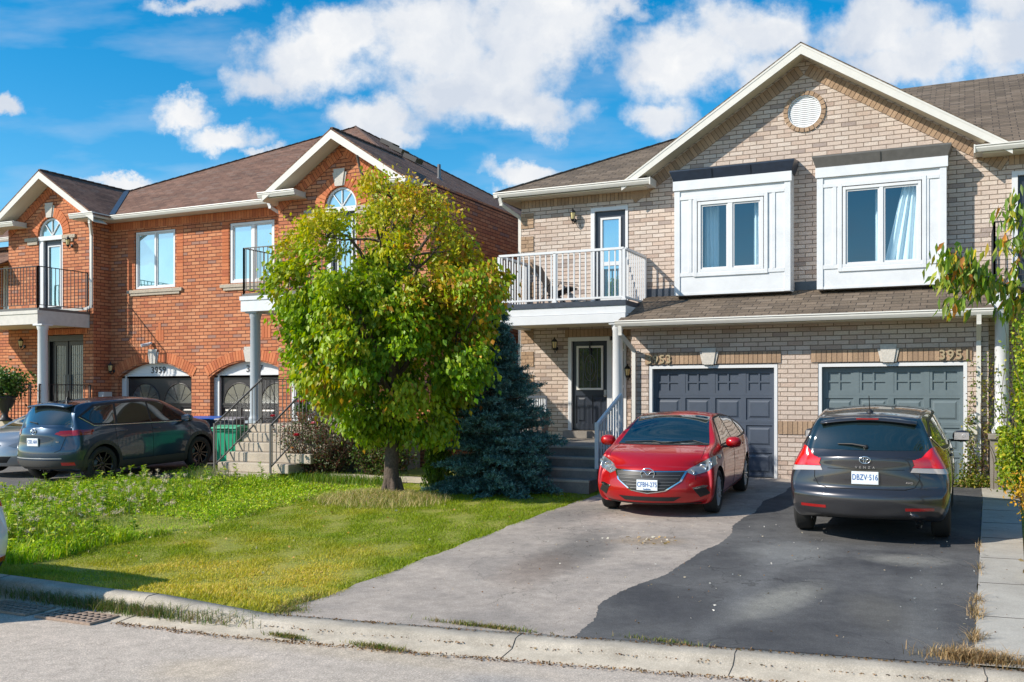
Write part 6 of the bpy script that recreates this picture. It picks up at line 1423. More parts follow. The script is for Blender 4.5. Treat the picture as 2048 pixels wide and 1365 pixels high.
# ---- shrubs made of stems with leaves
def shrub(name, label, cat, loc, stems, H, R, nleaf, L, Wd, pal, mat, stemm, w=None, spread=1.0, flat=False, low=.1, flower=None, rr=.008, group=None, sig=.07, top_only=False):
    rt = empty(name, loc, label, cat, group); mb = MB(loc); tips = []
    for i in range(stems):
        az = random.random()*2*PI; k = random.random()**.6; e = Vector((loc[0]+R[0]*k*math.cos(az), loc[1]+R[1]*k*math.sin(az), loc[2]+H*(1-.35*k*k)*random.uniform(.75,1.05)))
        a = Vector((loc[0]+R[0]*.25*k*math.cos(az), loc[1]+R[1]*.25*k*math.sin(az), loc[2]-.05)); pts = branch(mb, a, e, rr, rr*.3, .07, 6); tips += pts[(4 if top_only else 1):]
        for _ in range(2):
            q = random.choice(pts[2:]); e2 = q+Vector((random.gauss(0,.12),random.gauss(0,.12),random.uniform(.03,.2)))*(H/1.0); tips += branch(mb, q, e2, rr*.6, rr*.2, .05, 3)[1:]
    mb.build('stem', stemm, rt)
    T_ = np.array([tuple(p) for p in tips]); q = T_[RNG.integers(0, len(T_), nleaf)]+RNG.normal(size=(nleaf,3))*sig; q[:,2] = np.maximum(q[:,2], loc[2]+low*.3)
    leaves('foliage', q, RNG.normal(size=(nleaf,3))+np.array([0,0,.2]), np.full(nleaf, L)*RNG.uniform(.7,1.3,nleaf), Wd, pick(pal, nleaf, w), mat, rt, loc)
    if flower:
        for (px_, py_, pz_, rad, c) in flower:
            f = MB(loc)
            for k in range(16):
                az = k*2.4; e_ = .2+.05*k; dr = Vector((math.cos(az)*math.cos(e_), math.sin(az)*math.cos(e_), math.sin(e_))); sdv = dr.cross(Vector((0,0,1))).normalized()
                b = Vector((px_,py_,pz_)); f.add([tuple(b), tuple(b+dr*rad*.7+sdv*rad*.45), tuple(b+dr*rad), tuple(b+dr*rad*.7-sdv*rad*.45)], [(0,1,2),(0,2,3)])
            f.build('flower', c, rt)
    return rt
M['rose'] = pbr('rose_red', (.55,.03,.06), .5); M['pinkr'] = pbr('rose_pink', (.75,.30,.35), .5); M['orng'] = pbr('faded_rose', (.60,.30,.10), .6)
RL = (-12.05, 16.3, G(16.3))
shrub('rose_bush', 'straggly half-bare rose bush with a few pink blooms beside the pale steps', 'shrub', RL, 120, 1.45, (1.0,.55), 6200, .05, .032, [(.07,.10,.035),(.10,.13,.05),(.14,.17,.09),(.16,.07,.03),(.12,.05,.03)], M['leaf'], M['twig'], w=[3,3,2,2,2],
   flower=[(-12.22,15.75,.80,.085,M['rose']),(-12.95,15.9,1.18,.07,M['rose']),(-11.85,15.8,1.05,.07,M['pinkr']),(-12.3,15.7,.55,.05,M['orng']),(-12.6,15.8,.98,.045,M['pinkr'])], rr=.009)
# potted red geranium on the landing
PO = (-13.95, 18.2, 1.0); pr_ = empty('flower_pot', PO, 'potted red flower behind the landing railing at the top of the pale steps', 'flower pot')
m = MB(PO); m.lathe(PO, [(0,0),(.10,0),(.13,.22),(.14,.24),(.12,.24),(.11,.20),(0,.20)], 18); m.build('pot', pbr('terracotta',(.35,.14,.07),.8), pr_)
n = 500; q = np.array(PO)+np.array([0,0,.34])+RNG.normal(size=(n,3))*np.array([.08,.08,.07]); leaves('foliage', q, RNG.normal(size=(n,3)), .05, .045, pick([(.05,.11,.02),(.07,.14,.03)], n), M['leaf'], pr_, PO)
n = 120; q = np.array(PO)+np.array([0,-.02,.50])+RNG.normal(size=(n,3))*np.array([.06,.05,.025]); leaves('blossom', q, RNG.normal(size=(n,3)), .03, .03, pick([(.6,.01,.015)], n), M['leaf'], pr_, PO)
# urn planter on the left porch
UO = (-22.75, 17.15, .95); ur = empty('urn_planter', UO, 'dark footed urn overflowing with green plants on the left porch', 'planter')
m = MB(UO); m.lathe(UO, [(0,0),(.18,0),(.18,.05),(.09,.10),(.07,.2),(.10,.26),(.2,.40),(.26,.6),(.30,.64),(.27,.66),(.22,.6),(0,.58)], 24); m.build('urn', M['iron'], ur)
n = 2600; q = np.array(UO)+np.array([0,0,.98])+RNG.normal(size=(n,3))*np.array([.26,.26,.17]); leaves('foliage', q, RNG.normal(size=(n,3))+np.array([0,0,.3]), .09, .06, pick([(.05,.10,.02),(.08,.15,.03),(.14,.20,.05),(.3,.35,.2)], n, [4,3,2,.4]), M['leaf'], ur, UO)
# green ivy-like shrub and vine on the right
VO = (1.15, 17.3, 0); vr = empty('climbing_shrub', VO, 'tall yellow green leafy climber over the white column at the right edge', 'shrub')
mb = MB(VO); T_ = []
for i in range(70):
    a = Vector((random.uniform(.75,1.7), random.uniform(16.9,18.4), -.02)); e = Vector((a.x+random.gauss(0,.22)-.1, a.y+random.gauss(0,.2), random.uniform(1.4,3.35)*(1 if a.x > .95 else .75)))
    T_ += branch(mb, a, e, .012, .004, .06, 9)[2:]
for (x0, z1) in ((.62,2.9),(.50,1.9),(.36,2.35),(.25,1.5),(.40,1.0)): T_ += branch(mb, (x0+.2,18.6,0), (x0,18.85,z1), .007, .003, .05, 12)[2:]
mb.build('stem', M['bark'], vr); T_ = np.array([tuple(p) for p in T_]); n = 26000
q = T_[RNG.integers(0,len(T_),n)]+RNG.normal(size=(n,3))*np.array([.13,.13,.12]); q = q[(q[:,0] > .74)|((q[:,2] < 1.1)&(q[:,0] > .5))|((RNG.random(len(q)) < .10)&(q[:,0] > .5))]; n = len(q)
leaves('foliage', q, RNG.normal(size=(n,3))+np.array([0,-.2,-.3]), RNG.uniform(.04,.085,n), .05, pick([(.16,.26,.018),(.24,.34,.02),(.36,.40,.025),(.10,.17,.015),(.48,.43,.03)], n, [3,3,2,2,1]), M['leaf'], vr, VO)
IO = (.22, 19.0, 0); iv = empty('ivy', IO, 'thin ivy creeping up the white downspout by the right garage door', 'climbing plant'); mb = MB(IO); T_ = []
for (x0, x1, z1) in ((.12,.10,1.3),(.16,.14,2.2),(.30,.33,1.9),(.34,.40,2.35),(.0,-.02,.5),(.05,.06,.8)): T_ += branch(mb, (x0,19.06,-.02), (x1,19.05,z1), .005, .002, .04, 14)[1:]
mb.build('stem', M['twig'], iv); T_ = np.array([tuple(p) for p in T_]); n = 900; q = T_[RNG.integers(0,len(T_),n)]+RNG.normal(size=(n,3))*np.array([.05,.03,.05])
k = 900; q2 = np.stack([RNG.normal(.15,.22,k), RNG.normal(18.95,.10,k), np.abs(RNG.normal(0,.10,k))], 1); q = np.concatenate([q,q2]); n = len(q)
leaves('foliage', q, RNG.normal(size=(n,3))+np.array([0,-.5,.0]), .055, .04, pick([(.10,.16,.02),(.16,.19,.03),(.28,.24,.04),(.30,.20,.10)], n, [3,3,2,1]), M['leaf'], iv, IO)
yb = shrub('barberry_shrub', 'bright orange yellow shrub spilling over the walkway at the right edge', 'shrub', (1.12, 13.0, G(13)), 90, .95, (.60,.85), 9500, .042, .026, [(.62,.36,.02),(.70,.42,.025),(.55,.27,.02),(.66,.50,.06),(.35,.22,.03)], M['leaf'], M['twig'], rr=.005, sig=.06)
lg = shrub('low_plants', 'low green plants and dead stems beside the walkway below the orange shrub', 'plant', (.90, 11.1, G(11)), 30, .28, (.32,.8), 1500, .06, .03, [(.08,.14,.02),(.12,.18,.03),(.30,.20,.10),(.2,.12,.06)], M['leaf'], M['twig'], rr=.004)
# ---- cherry-like tree whose branch reaches in from the right
CO = (2.6, 9.6, G(9.6)); ct = empty('leafy_tree', CO, 'leafy branch with drooping pointed leaves reaching in at the upper right edge', 'tree')
mb = MB(CO); mb.tube([(2.6,9.6,-.4),(2.55,9.6,1.0),(2.4,9.6,1.8),(2.35,9.65,2.6),(2.3,9.7,3.6),(2.4,9.7,4.6)], [.13,.10,.085,.07,.05,.02], 12)
twigs = []
def cpt(u, v, d): k = (u-1024)/1925*d; c, s = math.cos(A), math.sin(A); return Vector((k*c-d*s, k*s+d*c, 1.64+(790-v)*d/1925))
def limb(pts, r0, r1): mb.tube([tuple(p) for p in pts], [r0+(r1-r0)*i/(len(pts)-1) for i in range(len(pts))], 7); return pts
d0 = 8.3
main = [Vector((2.38,9.62,2.0)), cpt(2140,600,8.6), cpt(2048,580,d0), cpt(1992,568,d0-.05), cpt(1955,545,d0-.1), cpt(1925,520,d0-.1), cpt(1900,505,d0-.1)]; limb(main, .03, .006); twigs += main[2:]
for pts in ([cpt(1992,568,d0), cpt(1960,565,d0), cpt(1935,575,d0), cpt(1918,600,d0)], [cpt(2005,570,d0), cpt(2025,535,d0), cpt(2045,505,d0+.1)], [Vector((2.36,9.63,2.4)), cpt(2150,500,8.8), cpt(2080,470,8.6), cpt(2030,475,8.5), cpt(2000,490,8.4)],
            [cpt(2110,480,8.7), cpt(2060,440,8.6), cpt(2025,425,8.5), cpt(2002,418,8.5)], [cpt(1955,545,d0), cpt(1930,545,d0), cpt(1898,550,d0), cpt(1884,548,d0)], [cpt(2048,580,d0), cpt(2030,600,d0), cpt(2010,610,d0)]):
    limb(pts, .010, .003); twigs += pts[1:] if pts[0].x < 2 else pts[2:]
for k in range(7):
    az = random.uniform(-1.2, 1.6); z = 2.3+.3*k; e = (2.4+math.cos(az)*1.6, 9.7+math.sin(az)*1.6, z+.8); branch(mb, (2.33,9.65,z), e, .03, .008, .08)
    for j in range(12): twigs.append(Vector((2.33,9.65,z)).lerp(Vector(e), .3+.7*j/12))
mb.build('trunk', M['bark'], ct)
T_ = []
for i in range(len(twigs)):
    p = twigs[i]; T_.append(tuple(p))
    for j in range(2): T_.append(tuple(p+Vector((random.gauss(0,.06),random.gauss(0,.06),random.gauss(0,.03)))))
for a, b in zip(main[2:-1], main[3:]):
    for k in range(6): T_.append(tuple(a.lerp(b, k/6)))
T_ = np.array(T_); n = 2700; q = T_[RNG.integers(0,len(T_),n)]+RNG.normal(size=(n,3))*np.array([.06,.09,.05])
leaves('crown', q, RNG.normal(size=(n,3))*.38+np.array([-.12,-.1,-1.0]), RNG.uniform(.075,.14,n), RNG.uniform(.03,.048,n), pick([(.13,.22,.02),(.20,.30,.03),(.08,.14,.015),(.48,.36,.03),(.44,.18,.03),(.32,.34,.04)], n, [4,4,3,1.6,1,2]), M['leaf'], ct, CO, fold=.2, droop=.12)
# ---- lawn
def blades(name, label, P, H, Wd, lean, col, org=None, bend=.3):
    n = len(P); az = RNG.random(n)*2*PI; H = np.broadcast_to(H, (n,)); Wd = np.broadcast_to(Wd, (n,))
    d = np.stack([np.cos(az), np.sin(az), np.zeros(n)], 1); s = np.stack([-np.sin(az), np.cos(az), np.zeros(n)], 1); l = (RNG.random(n)*lean*H)[:,None]
    a, b = P-s*Wd[:,None]/2, P+s*Wd[:,None]/2; m_ = P+d*l*.35+np.array([0,0,1])*(H*.6)[:,None]; t = P+d*l+np.array([0,0,1])*(H*(1-.25*RNG.random(n)))[:,None]
    V = np.stack([a,b,m_+s*Wd[:,None]*.35,m_-s*Wd[:,None]*.35,t], 1).reshape(-1,3); i = np.arange(n)[:,None]*5
    F = np.concatenate([i+np.array([[0,1,2]]), i+np.array([[0,2,3]]), i+np.array([[3,2,4]])], 0)
    o = fast_mesh(name, V, F, M['grass'], None, (0,0,0), np.repeat(col, 5, axis=0)); return tag(o, label, None, None, 'stuff')
def vnoise(x, y, s, seed=0):
    r = np.random.default_rng(seed); k = r.normal(size=(8,2))*s; ph = r.random(8)*6.28
    return sum(np.sin(x*a+y*b+p) for (a, b), p in zip(k, ph))/4
Gv = lambda y: np.interp(y, [6.9,8.1,13.2,19.2], [-.37,-.36,-.15,0.])
ycv = lambda x: np.interp(x, [-30,-9,-7.7,-5.8,-3.6,-1.6,.4,3,30], [7.15,7.0,6.94,7.0,7.3,7.62,7.9,8.2,10.5])
kdv = lambda x: np.interp(x, [-7.0,-5.7], [0,1])
def gz_(x, y): k = y-ycv(x); return Gv(y)-.02+np.where(k < .5, .07*(1-kdv(x)), .05*(1-kdv(x))*np.maximum(0,1-k))
wfac = lambda x, y: np.maximum(np.clip((11.0-y)/2.6+.35,.30,1), np.clip((-x-11.6)/1.0+.35,.30,1))
bx = lambda y: -9.95+.10*np.sin(y*1.3)+.06*np.sin(y*4)      # where mown lawn meets the weeds
def scatter(n, x0, x1, y0, y1): return RNG.uniform(x0,x1,n), RNG.uniform(y0,y1,n)
x, y = scatter(240000, -10.1, -5.70, 6.9, 16.9)
keep = (y > ycv(x)+.01) & (x > bx(y)) & (RNG.random(len(x)) < np.clip(1.25-(y-7)/11,.35,1)*np.clip(.95+.4*vnoise(x,y,3.5,21),.55,1)); x, y = x[keep], y[keep]
dry = np.clip(.33+.55*vnoise(x,y,1.3,3)+.18*vnoise(x,y,5,4)+ .9*np.exp(-((x+6.7)/.55)**2-((y-8.6)/1.3)**2)+.35*np.exp(-((y-8.0)/.9)**2)-.5*np.exp(-((x+5.8)/.35)**2)*(y > 8.2)-.30*(y > 10.5), 0, 1)
gr_ = pick([(.23,.31,.012),(.30,.36,.018),(.17,.25,.012)], len(x)); dr_ = pick([(.56,.48,.07),(.66,.50,.12),(.48,.45,.05)], len(x))
c = gr_*(1-dry[:,None])+dr_*dry[:,None]; P = np.stack([x, y, gz_(x,y)], 1); mh = np.clip(1+.5*vnoise(x,y,4.5,22), .5, 1.7)
blades('mown_grass', 'short mown yellowish grass between the kerb and the round tree', P, RNG.uniform(.022,.052,len(x))*mh, .008, 1.4, c)
x, y = scatter(110000, -16.2, -9.85, 6.9, 17.0)
keep = (y > ycv(x)+.0) & (x < bx(y)+.03) & (x > np.interp(y,[7,11.5,13.7,15.7,17],[-15.5,-15.5,-15.6,-14.5,-14.3])+.03) & ~((x > -14.4) & (y > 15.3)); x, y = x[keep], y[keep]
wf = wfac(x,y); hh = np.clip((.17+.10*vnoise(x,y,2.2,7)+.07*vnoise(x,y,6,8))*wf, .045, .40)
c = pick([(.25,.40,.016),(.33,.46,.022),(.17,.29,.013),(.42,.45,.035),(.12,.22,.012),(.45,.38,.10)], len(x), [4,3,4,2,2,1])*np.clip(1+.45*vnoise(x,y,3.1,31),.45,1.35)[:,None]; P = np.stack([x, y, gz_(x,y)-.01], 1)
blades('tall_grass', 'long bright green uncut grass in front of the red houses', P, hh*RNG.uniform(.5,1.25,len(x)), .011, 1.0, c)
x, y = scatter(26000, -15.9, -9.95, 7.1, 16.2); keep = (x < bx(y)) & (y > ycv(x)+.05) & ~((x > -14.4) & (y > 15.3)) & (x > -15.5) & (vnoise(x,y,2.2,7) > -.5); x, y = x[keep], y[keep]; n = len(x)
hh = np.clip((.14+.09*vnoise(x,y,2.2,7))*wfac(x,y), .04, .3); q = np.stack([x, y, gz_(x,y)+hh*RNG.uniform(.3,1.15,n)], 1)
o = leaves('weed_leaves', q, RNG.normal(size=(n,3))+np.array([0,0,.4]), RNG.uniform(.03,.07,n), .03, pick([(.28,.44,.022),(.37,.50,.03),(.19,.33,.016),(.45,.49,.045)], n), M['grass'], None, (0,0,0)); tag(o, 'broad-leaved green weeds among the long grass', None, None, 'stuff')
st_n = 170; sx = RNG.uniform(-14.8,-10.1,st_n); sy = RNG.uniform(7.6,15,st_n); ok = (sx < bx(sy)-.1)&(wfac(sx,sy) > .75); sx, sy = sx[ok], sy[ok]; PP, DD = [], []; mb = MB()
for a, b in zip(sx, sy):
    h = RNG.uniform(.22,.55); z = float(gz_(np.array([a]),np.array([b]))[0]); lx, ly = RNG.normal(0,.05,2); mb.tube([(a,b,z),(a+lx*.5,b+ly*.5,z+h*.6),(a+lx,b+ly,z+h)], [.006,.005,.002], 5, cap=False)
    k = int(h*70); t_ = RNG.random(k); PP.append(np.stack([a+lx*t_, b+ly*t_, z+h*(.15+.85*t_)], 1)); DD.append(RNG.normal(size=(k,3))*np.array([1,1,.3])+np.array([0,0,.35]))
PP = np.concatenate(PP); DD = np.concatenate(DD); k = len(PP)
o = leaves('tall_weeds', PP, DD, RNG.uniform(.04,.12,k), .028, pick([(.20,.33,.03),(.30,.42,.04),(.14,.24,.02),(.40,.40,.08)], k), M['grass'], None, (0,0,0)); tag(o, 'taller leafy weeds standing out of the long grass', None, None, 'stuff'); mb.build('stem', pbr('weed_stem',(.16,.22,.05),.8), o)
# fluffy seed heads
heads = []
for (cx, cy, k, s) in ((-11.8,9.7,45,.8),(-12.3,11.6,28,.7),(-11.0,10.6,10,.6),(-11.3,8.6,18,.5),(-12.7,12.4,14,.4),(-13.6,13.6,4,.5)):
    for _ in range(k): heads.append((RNG.normal(cx,s), RNG.normal(cy,s*.8), RNG.uniform(.20,.50)))
H_ = np.array([h for h in heads if h[0] < -10.1 and h[1] > 7.3 and h[0] > -15.3]); zb = gz_(H_[:,0],H_[:,1]); m_ = 26
q = np.repeat(np.stack([H_[:,0],H_[:,1],zb+H_[:,2]],1), m_, axis=0); n = len(q); q = q+RNG.normal(size=(n,3))*.014
o = leaves('seed_heads', q, RNG.normal(size=(n,3)), .035, .009, pick([(.66,.57,.44),(.72,.63,.52),(.50,.38,.27)], n, jit=.1), M['grass'], None, (0,0,0), droop=0); tag(o, 'pale fluffy seed heads standing above the long grass', None, None, 'stuff')
mb = MB()
for h, z in zip(H_, zb): mb.tube([(h[0],h[1],z-.02),(h[0]+.02,h[1],z+h[2]*.6),(h[0],h[1],z+h[2])], [.004,.003,.002], 4, cap=False)
tag(mb.build('seed_stalks', pbr('green_stalk',(.12,.18,.04),.8)), 'thin stalks under the seed heads', None, None, 'stuff')
# dry grass mound at the tree foot
x = RNG.normal(-8.95,.60,9000); y = RNG.normal(13.75,.48,9000); rr = np.hypot((x+8.95)/1.2,(y-13.75)/.95); k = rr < 1.1; x, y, rr = x[k], y[k], rr[k]; z = Gv(y)+.10*np.exp(-(rr/.65)**2)-.02
blades('dry_grass', 'straw-coloured dry grass mounded at the foot of the round tree', np.stack([x,y,z],1), RNG.uniform(.04,.15,len(x)), .008, 1.7, pick([(.58,.47,.24),(.48,.40,.17),(.30,.33,.07),(.20,.27,.04)], len(x), [3,2,2,2]))
# tufts at the kerb, joints and driveway edge
def tufts(spots, pal, label, name='grass_tuft', h=(.04,.12)):
    X, Y, Z = [], [], []
    for (cx, cy, n, sx, sy, z) in spots: X.append(RNG.normal(cx,sx,n)); Y.append(RNG.normal(cy,sy,n)); Z.append(np.full(n, z))
    X, Y, Z = map(np.concatenate, (X,Y,Z)); return blades(name, label, np.stack([X,Y,Z],1), RNG.uniform(h[0],h[1],len(X)), .007, 1.9, pick(pal, len(X)))
tufts([(.10,8.0,1100,.16,.06,-.355),(.08,8.6,110,.03,.10,-.34),(.09,9.4,120,.03,.12,-.31),(.10,9.9,70,.03,.08,-.29),(.14,11.4,50,.02,.2,-.23),(.15,12.6,30,.02,.2,-.18),(.0,8.05,200,.12,.05,-.35)], [(.42,.27,.13),(.34,.22,.10),(.50,.36,.2),(.22,.16,.08)], 'tufts of orange dry grass along the walkway edge', 'dry_grass')
tufts([(-7.0,6.72,900,.42,.05,-.43),(-6.1,6.8,260,.2,.05,-.43),(-8.2,6.75,1200,.5,.06,-.44),(-7.55,6.7,500,.25,.05,-.43)], [(.09,.15,.03),(.14,.18,.04),(.25,.2,.1)], 'long grass lying in the gutter at the foot of the kerb', 'gutter_grass', (.06,.17))
tufts([(-5.25,6.62,350,.10,.02,-.43),(-4.35,6.66,420,.14,.02,-.43),(-3.9,7.40,300,.22,.02,-.36),(-3.55,7.4,260,.16,.02,-.36),(-2.2,7.56,200,.2,.02,-.36),(-5.72,7.2,700,.10,.10,-.37),(-5.8,7.6,400,.06,.2,-.36)], [(.12,.17,.03),(.2,.2,.05),(.30,.22,.1)], 'little green tufts growing in the kerb joint', 'joint_weeds', (.015,.05))
x = np.concatenate([RNG.normal(-13.9,.28,700)]); y = RNG.normal(15.15,.10,700); blades('weeds', 'wispy weeds before the lowest pale step', np.stack([x,y,Gv(y)],1), RNG.uniform(.1,.4,700), .006, .5, pick([(.2,.25,.1),(.3,.28,.15),(.12,.2,.04)],700))
x = RNG.uniform(-12.6,-9.9,2600); y = RNG.normal(15.8,.25,2600); blades('weeds', 'green weeds along the foot of the rose bush', np.stack([x,y,Gv(y)],1), RNG.uniform(.05,.22,2600), .010, .9, pick([(.11,.22,.02),(.2,.24,.03),(.08,.16,.02)],2600))
# garden edging behind the lawn
m = MB(); m.obox((-10.9,16.25,-.02),(1,-.05,0),(.05,1,0),(0,0,1),1.6,.10,.05); tag(m.build('garden_edging', M['conc']), 'low concrete edging below the rose bush', 'edging')
shrub('leafy_shrub', 'dark leafy shrub between the rose bush and the tree trunk', 'shrub', (-10.6, 16.4, G(16.4)), 60, .85, (.75,.4), 3600, .06, .04, [(.06,.12,.02),(.09,.16,.03),(.12,.12,.04),(.10,.06,.03)], M['leaf'], M['twig'], rr=.006)
m = MB(); m.box(-12.5,-11.2,17.0,18.9,-.1,.9); tag(m.build('porch_base', M['concg']), 'concrete porch base behind the rose bush', 'porch')
# ================================================================== bins, planter, drain, litter
def bin_(loc, lab, col, lid, rz=0, s=1.0):
    rt = empty('wheelie_bin', loc, lab, 'bin', None, rz)
    b = MB(); w0, w1, d0_, d1, H = .21*s, .28*s, .22*s, .34*s, .92*s
    lo = [(-w0,-d0_),(w0,-d0_),(w0,d0_),(-w0,d0_)]; hi = [(-w1,-d1+.04),(w1,-d1+.04),(w1,d1-.04),(-w1,d1-.04)]
    b.add([(x,y,.04) for x,y in lo]+[(x,y,H) for x,y in hi], [(0,3,2,1),(0,1,5,4),(1,2,6,5),(2,3,7,6),(3,0,4,7)]); b.box(-w1-.02,w1+.02,-d1+.02,d1-.02,H-.05,H)
    for k in (-.5,0,.5): b.box(w0*k*1.6-.012,w0*k*1.6+.012,-(d0_+d1)/2-.005,-(d0_+d1)/2+.03,.35*s,H-.1)
    b.build('body', col, rt, bevel=.02)
    l = MB(); l.prism([(-w1-.03,-d1-.01,H+.005),(-w1-.03,d1,H+.005),(-w1-.03,d1,H+.04),(-w1-.03,0,H+.085),(-w1-.03,-d1,H+.04)][::-1], (2*w1+.06,0,0)); l.box(-.12,.12,-d1-.04,-d1-.0,H+.01,H+.035); l.build('lid', lid, rt, bevel=.012)
    for sg in (-1,1): w = MB(); w.lathe((sg*(w0+.03),d0_+.02,.10), [(0,-.025),(.09,-.025),(.10,0),(.09,.025),(0,.025)], 18, 0, 'x'); w.build('wheel', M['blk'], rt)
    h = MB(); h.tube([(-w1+.03,d1+.05,H-.03),(w1-.03,d1+.05,H-.03)], .014, 8); h.build('handle', col, rt)
M['bing'] = pbr('green_bin_plastic', (.025,.36,.20), .4); M['binb'] = pbr('dark_bin_plastic', (.03,.035,.05), .45); M['lidb'] = pbr('blue_lid_plastic', (.01,.10,.42), .35); M['bingr'] = pbr('grey_bin_plastic', (.20,.20,.22), .45)
bin_((-14.62,16.55,-.01), 'green wheeled bin beside the pale concrete steps', M['bing'], M['bing'], .2, .98)
bin_((-16.9,18.3,.0), 'dark bin with a blue lid in front of the right arched garage', M['binb'], M['lidb'], .5, 1.12); bin_((-15.75,18.0,.0), 'dark bin with a grey lid standing between the blue-lidded bin and the steps', M['binb'], M['bingr'], -.1, 1.12)
WO = (-8.15, 18.6, .67); wr_ = empty('wicker_planter', WO, 'tall tapered brown wicker planter on the landing by the front door', 'planter')
m = MB(WO); lo, hi = .13, .20
m.add([(WO[0]-lo,WO[1]-lo,.672),(WO[0]+lo,WO[1]-lo,.672),(WO[0]+lo,WO[1]+lo,.672),(WO[0]-lo,WO[1]+lo,.672),(WO[0]-hi,WO[1]-hi,1.20),(WO[0]+hi,WO[1]-hi,1.20),(WO[0]+hi,WO[1]+hi,1.20),(WO[0]-hi,WO[1]+hi,1.20)], [(0,3,2,1),(4,5,6,7),(0,1,5,4),(1,2,6,5),(2,3,7,6),(3,0,4,7)])
for k in range(14):
    t_ = (k+.5)/14; h = lo+(hi-lo)*t_+.004; z = .672+.528*t_; m.box(WO[0]-h,WO[0]+h,WO[1]-h,WO[1]+h,z-.012,z+.012)
m.build('body', pbr('brown_wicker', (.13,.10,.085), .7, noise=.3, nscale=60, bump=1, bscale=80), wr_); m = MB(WO); m.lathe((WO[0],WO[1],1.2), [(.15,0),(.14,.05),(.08,.11),(0,.13)], 12); m.build('stones', M['concg'], wr_)
# dark lounge chair on the beige balcony
HO = (-8.45, 19.9, 3.6); hr = empty('folding_chair', HO, 'dark reclining chair on the white-railed balcony', 'chair')
m = MB(HO); m.obox((-8.55,19.9,4.22),(.5,0,-.86),(0,1,0),(.86,0,.5),.38,.24,.012); m.build('backrest', M['blk'], hr)
m = MB(HO); m.obox((-8.12,19.9,3.93),(.95,0,.3),(0,1,0),(-.3,0,.95),.28,.24,.012); m.build('seat', M['blk'], hr)
for sy in (-.25,.25):
    m = MB(HO); m.tube([(-8.78,19.9+sy,4.6),(-8.35,19.9+sy,3.9),(-8.05,19.9+sy,3.61)], .012, 6); m.tube([(-8.6,19.9+sy,3.61),(-8.3,19.9+sy,4.15),(-7.85,19.9+sy,4.1)], .012, 6); m.build('leg', M['iron'], hr)
# drain grates in the gutter
def grate(x, y, lab):
    rt = empty('drain_grate', (x, y, -.44), lab, 'drain cover', 'iron drain grates in the gutter'); m = MB(); W_, D_ = .36, .17
    frame2 = [(-W_,W_,-D_,-D_+.025),(-W_,W_,D_-.025,D_),(-W_,-W_+.025,-D_+.025,D_-.025),(W_-.025,W_,-D_+.025,D_-.025)]
    for a in frame2: m.box(a[0],a[1],a[2],a[3],.0,.022)
    for i in range(1,9): xx = -W_+2*W_*i/9; m.box(xx-.011,xx+.011,-D_+.025,D_-.025,.010,.021)
    for j in range(1,4): yy = -D_+2*D_*j/4; m.box(-W_+.025,W_-.025,yy-.010,yy+.010,.010,.0205)
    m.build('grate', pbr('rusty_iron_grate', (.30,.22,.17), .8, noise=.3, nscale=30), rt); m = MB(); m.box(-W_+.01,W_-.01,-D_+.01,D_-.01,-.03,.002); m.build('pit_shade', M['seam'], rt)  # solid black slab under the bars, shade of the hole put into its colour
grate(-8.35, 6.40, 'rusty iron drain grate in shadow under the white car'); grate(-7.50, 6.40, 'rusty iron drain grate at the sunlit end of the gutter')
# litter: dry leaves, pebbles, bits of paper
def flakes(name, label, n, fx, size, pal, kind='stuff'):
    x, y, z = fx(n); q = np.stack([x,y,z],1); d = RNG.normal(size=(n,3)); d[:,2] *= .25
    o = leaves(name, q, d, RNG.uniform(size[0],size[1],n), (size[0]+size[1])*.32, pick(pal, n), M['leaf'], None, (0,0,0), fold=.3, droop=-.1); return tag(o, label, None, None, kind)
def fdrive(n): x = RNG.uniform(-5.6,.6,n); y = RNG.uniform(8,13.4,n); return x, y, Gv(y)+.022
flakes('leaf_litter', 'tiny leaf scraps and chips scattered over the driveways', 260, fdrive, (.010,.035), [(.30,.16,.06),(.5,.42,.3),(.12,.08,.05),(.6,.58,.52)])
def fpud(n): return RNG.normal(-3.65,.25,n), RNG.normal(11.75,.16,n), np.full(n, -.19)
flakes('leaf_litter', 'pale leaf scraps in the brown stain on the light driveway', 26, fpud, (.03,.07), [(.6,.42,.2),(.65,.6,.5)])
def fkerb(n): x = RNG.uniform(-7,1.5,n); k = RNG.choice([-.03,-.24,-.56,-.60], n); return x, ycv(x)+k+RNG.normal(0,.015,n), np.where(k > -.1, -.355, np.where(k > -.3, -.405, -.43))
flakes('gutter_debris', 'brown grit and leaf crumbs along the kerb joints', 3200, fkerb, (.010,.034), [(.22,.12,.05),(.30,.18,.08),(.10,.07,.05)])
def flawn(n): x = RNG.uniform(-9.9,-5.9,n); y = RNG.uniform(7.5,13.8,n); return x, y, gz_(x,y)+.05
flakes('leaf_litter', 'fallen yellow leaves lying on the mown grass', 60, flawn, (.03,.06), [(.6,.42,.12),(.55,.3,.08),(.6,.55,.35)])
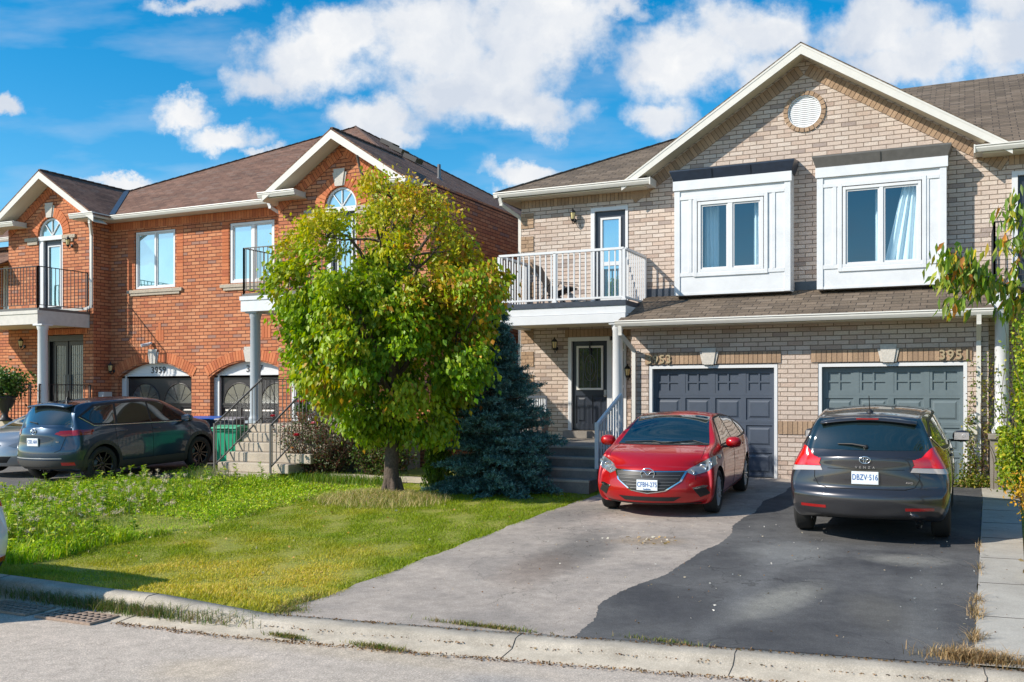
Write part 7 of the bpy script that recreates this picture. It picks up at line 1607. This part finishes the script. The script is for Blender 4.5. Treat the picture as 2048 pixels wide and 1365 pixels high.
def one_leaf(x, y, z, s, col, lab):
    rt = MB((x,y,z)); 
    P_ = [(0,-.5,0),(.22,-.35,.1),(.5,-.1,.06),(.25,.1,.0),(.3,.45,.12),(0,.3,.0),(-.3,.45,.1),(-.25,.1,.0),(-.5,-.1,.08),(-.22,-.35,.1)]
    rt.add([(x,y,z)]+[(x+a*s,y+b*s,z+c*s) for a,b,c in P_], [(0,i+1,(i+1)%10+1) for i in range(10)]); tag(rt.build('fallen_leaf', pbr('dry_leaf_colour', col, .7)), lab, 'leaf', 'single fallen leaves')
one_leaf(-8.93,8.13,-.28,.11,(.75,.24,.02),'bright orange leaf lying on the mown grass'); one_leaf(-6.95,5.75,-.415,.06,(.60,.22,.04),'orange leaf on the road below the drain grate')
one_leaf(-7.1,5.35,-.41,.05,(.18,.05,.03),'dark red leaf on the road near the left edge'); one_leaf(-1.05,7.22,-.41,.10,(.62,.38,.12),'curled tan leaf in the gutter of the dark driveway')
one_leaf(-4.35,6.60,-.41,.07,(.50,.20,.06),'curled orange leaf in the gutter before the light driveway'); one_leaf(-4.22,11.8,-.20,.10,(.12,.04,.03),'dark brown leaf on the light driveway'); one_leaf(-.62,11.35,-.215,.12,(.10,.045,.04),'reddish brown leaf behind the grey crossover'); one_leaf(-3.25,8.75,-.32,.06,(.25,.09,.07),'small red brown leaf on the light driveway near the dark edge')
m = MB((.52,10.2,-.26)); m.lathe((.52,10.2,-.262), [(.0,.075),(.05,.07),(.09,.04),(.11,.0)], 12); o = m.build('plastic_bag', pbr('white_plastic',(.8,.8,.82),.4)); tag(o, 'crumpled white bag at the edge of the walkway', 'bag')
for v in o.data.vertices: v.co.x *= 1.3; v.co.y += .02*math.sin(v.co.x*60); v.co.z += .012*math.sin(v.co.x*45+v.co.y*50)
m = MB((-6.88,6.36,-.43)); m.obox((-6.88,6.36,-.414),(.97,.22,0),(-.22,.97,0),(0,0,1),.07,.03,.003); tag(m.build('paper_scrap', M['white']), 'white paper scrap beside the drain grate', 'litter')

# lettering becomes ordinary meshes
for ob in [o for o in SC.objects if o.type == 'FONT']:
    dg = bpy.context.evaluated_depsgraph_get(); me = bpy.data.meshes.new_from_object(ob.evaluated_get(dg)); me.name = ob.name
    if not me.materials: me.materials.append(ob.data.materials[0])
    n = bpy.data.objects.new('x', me); COL.objects.link(n); n.parent = ob.parent; n.location = ob.location; n.rotation_euler = ob.rotation_euler; n.scale = ob.scale
    nm = ob.name; bpy.data.objects.remove(ob); n.name = nm
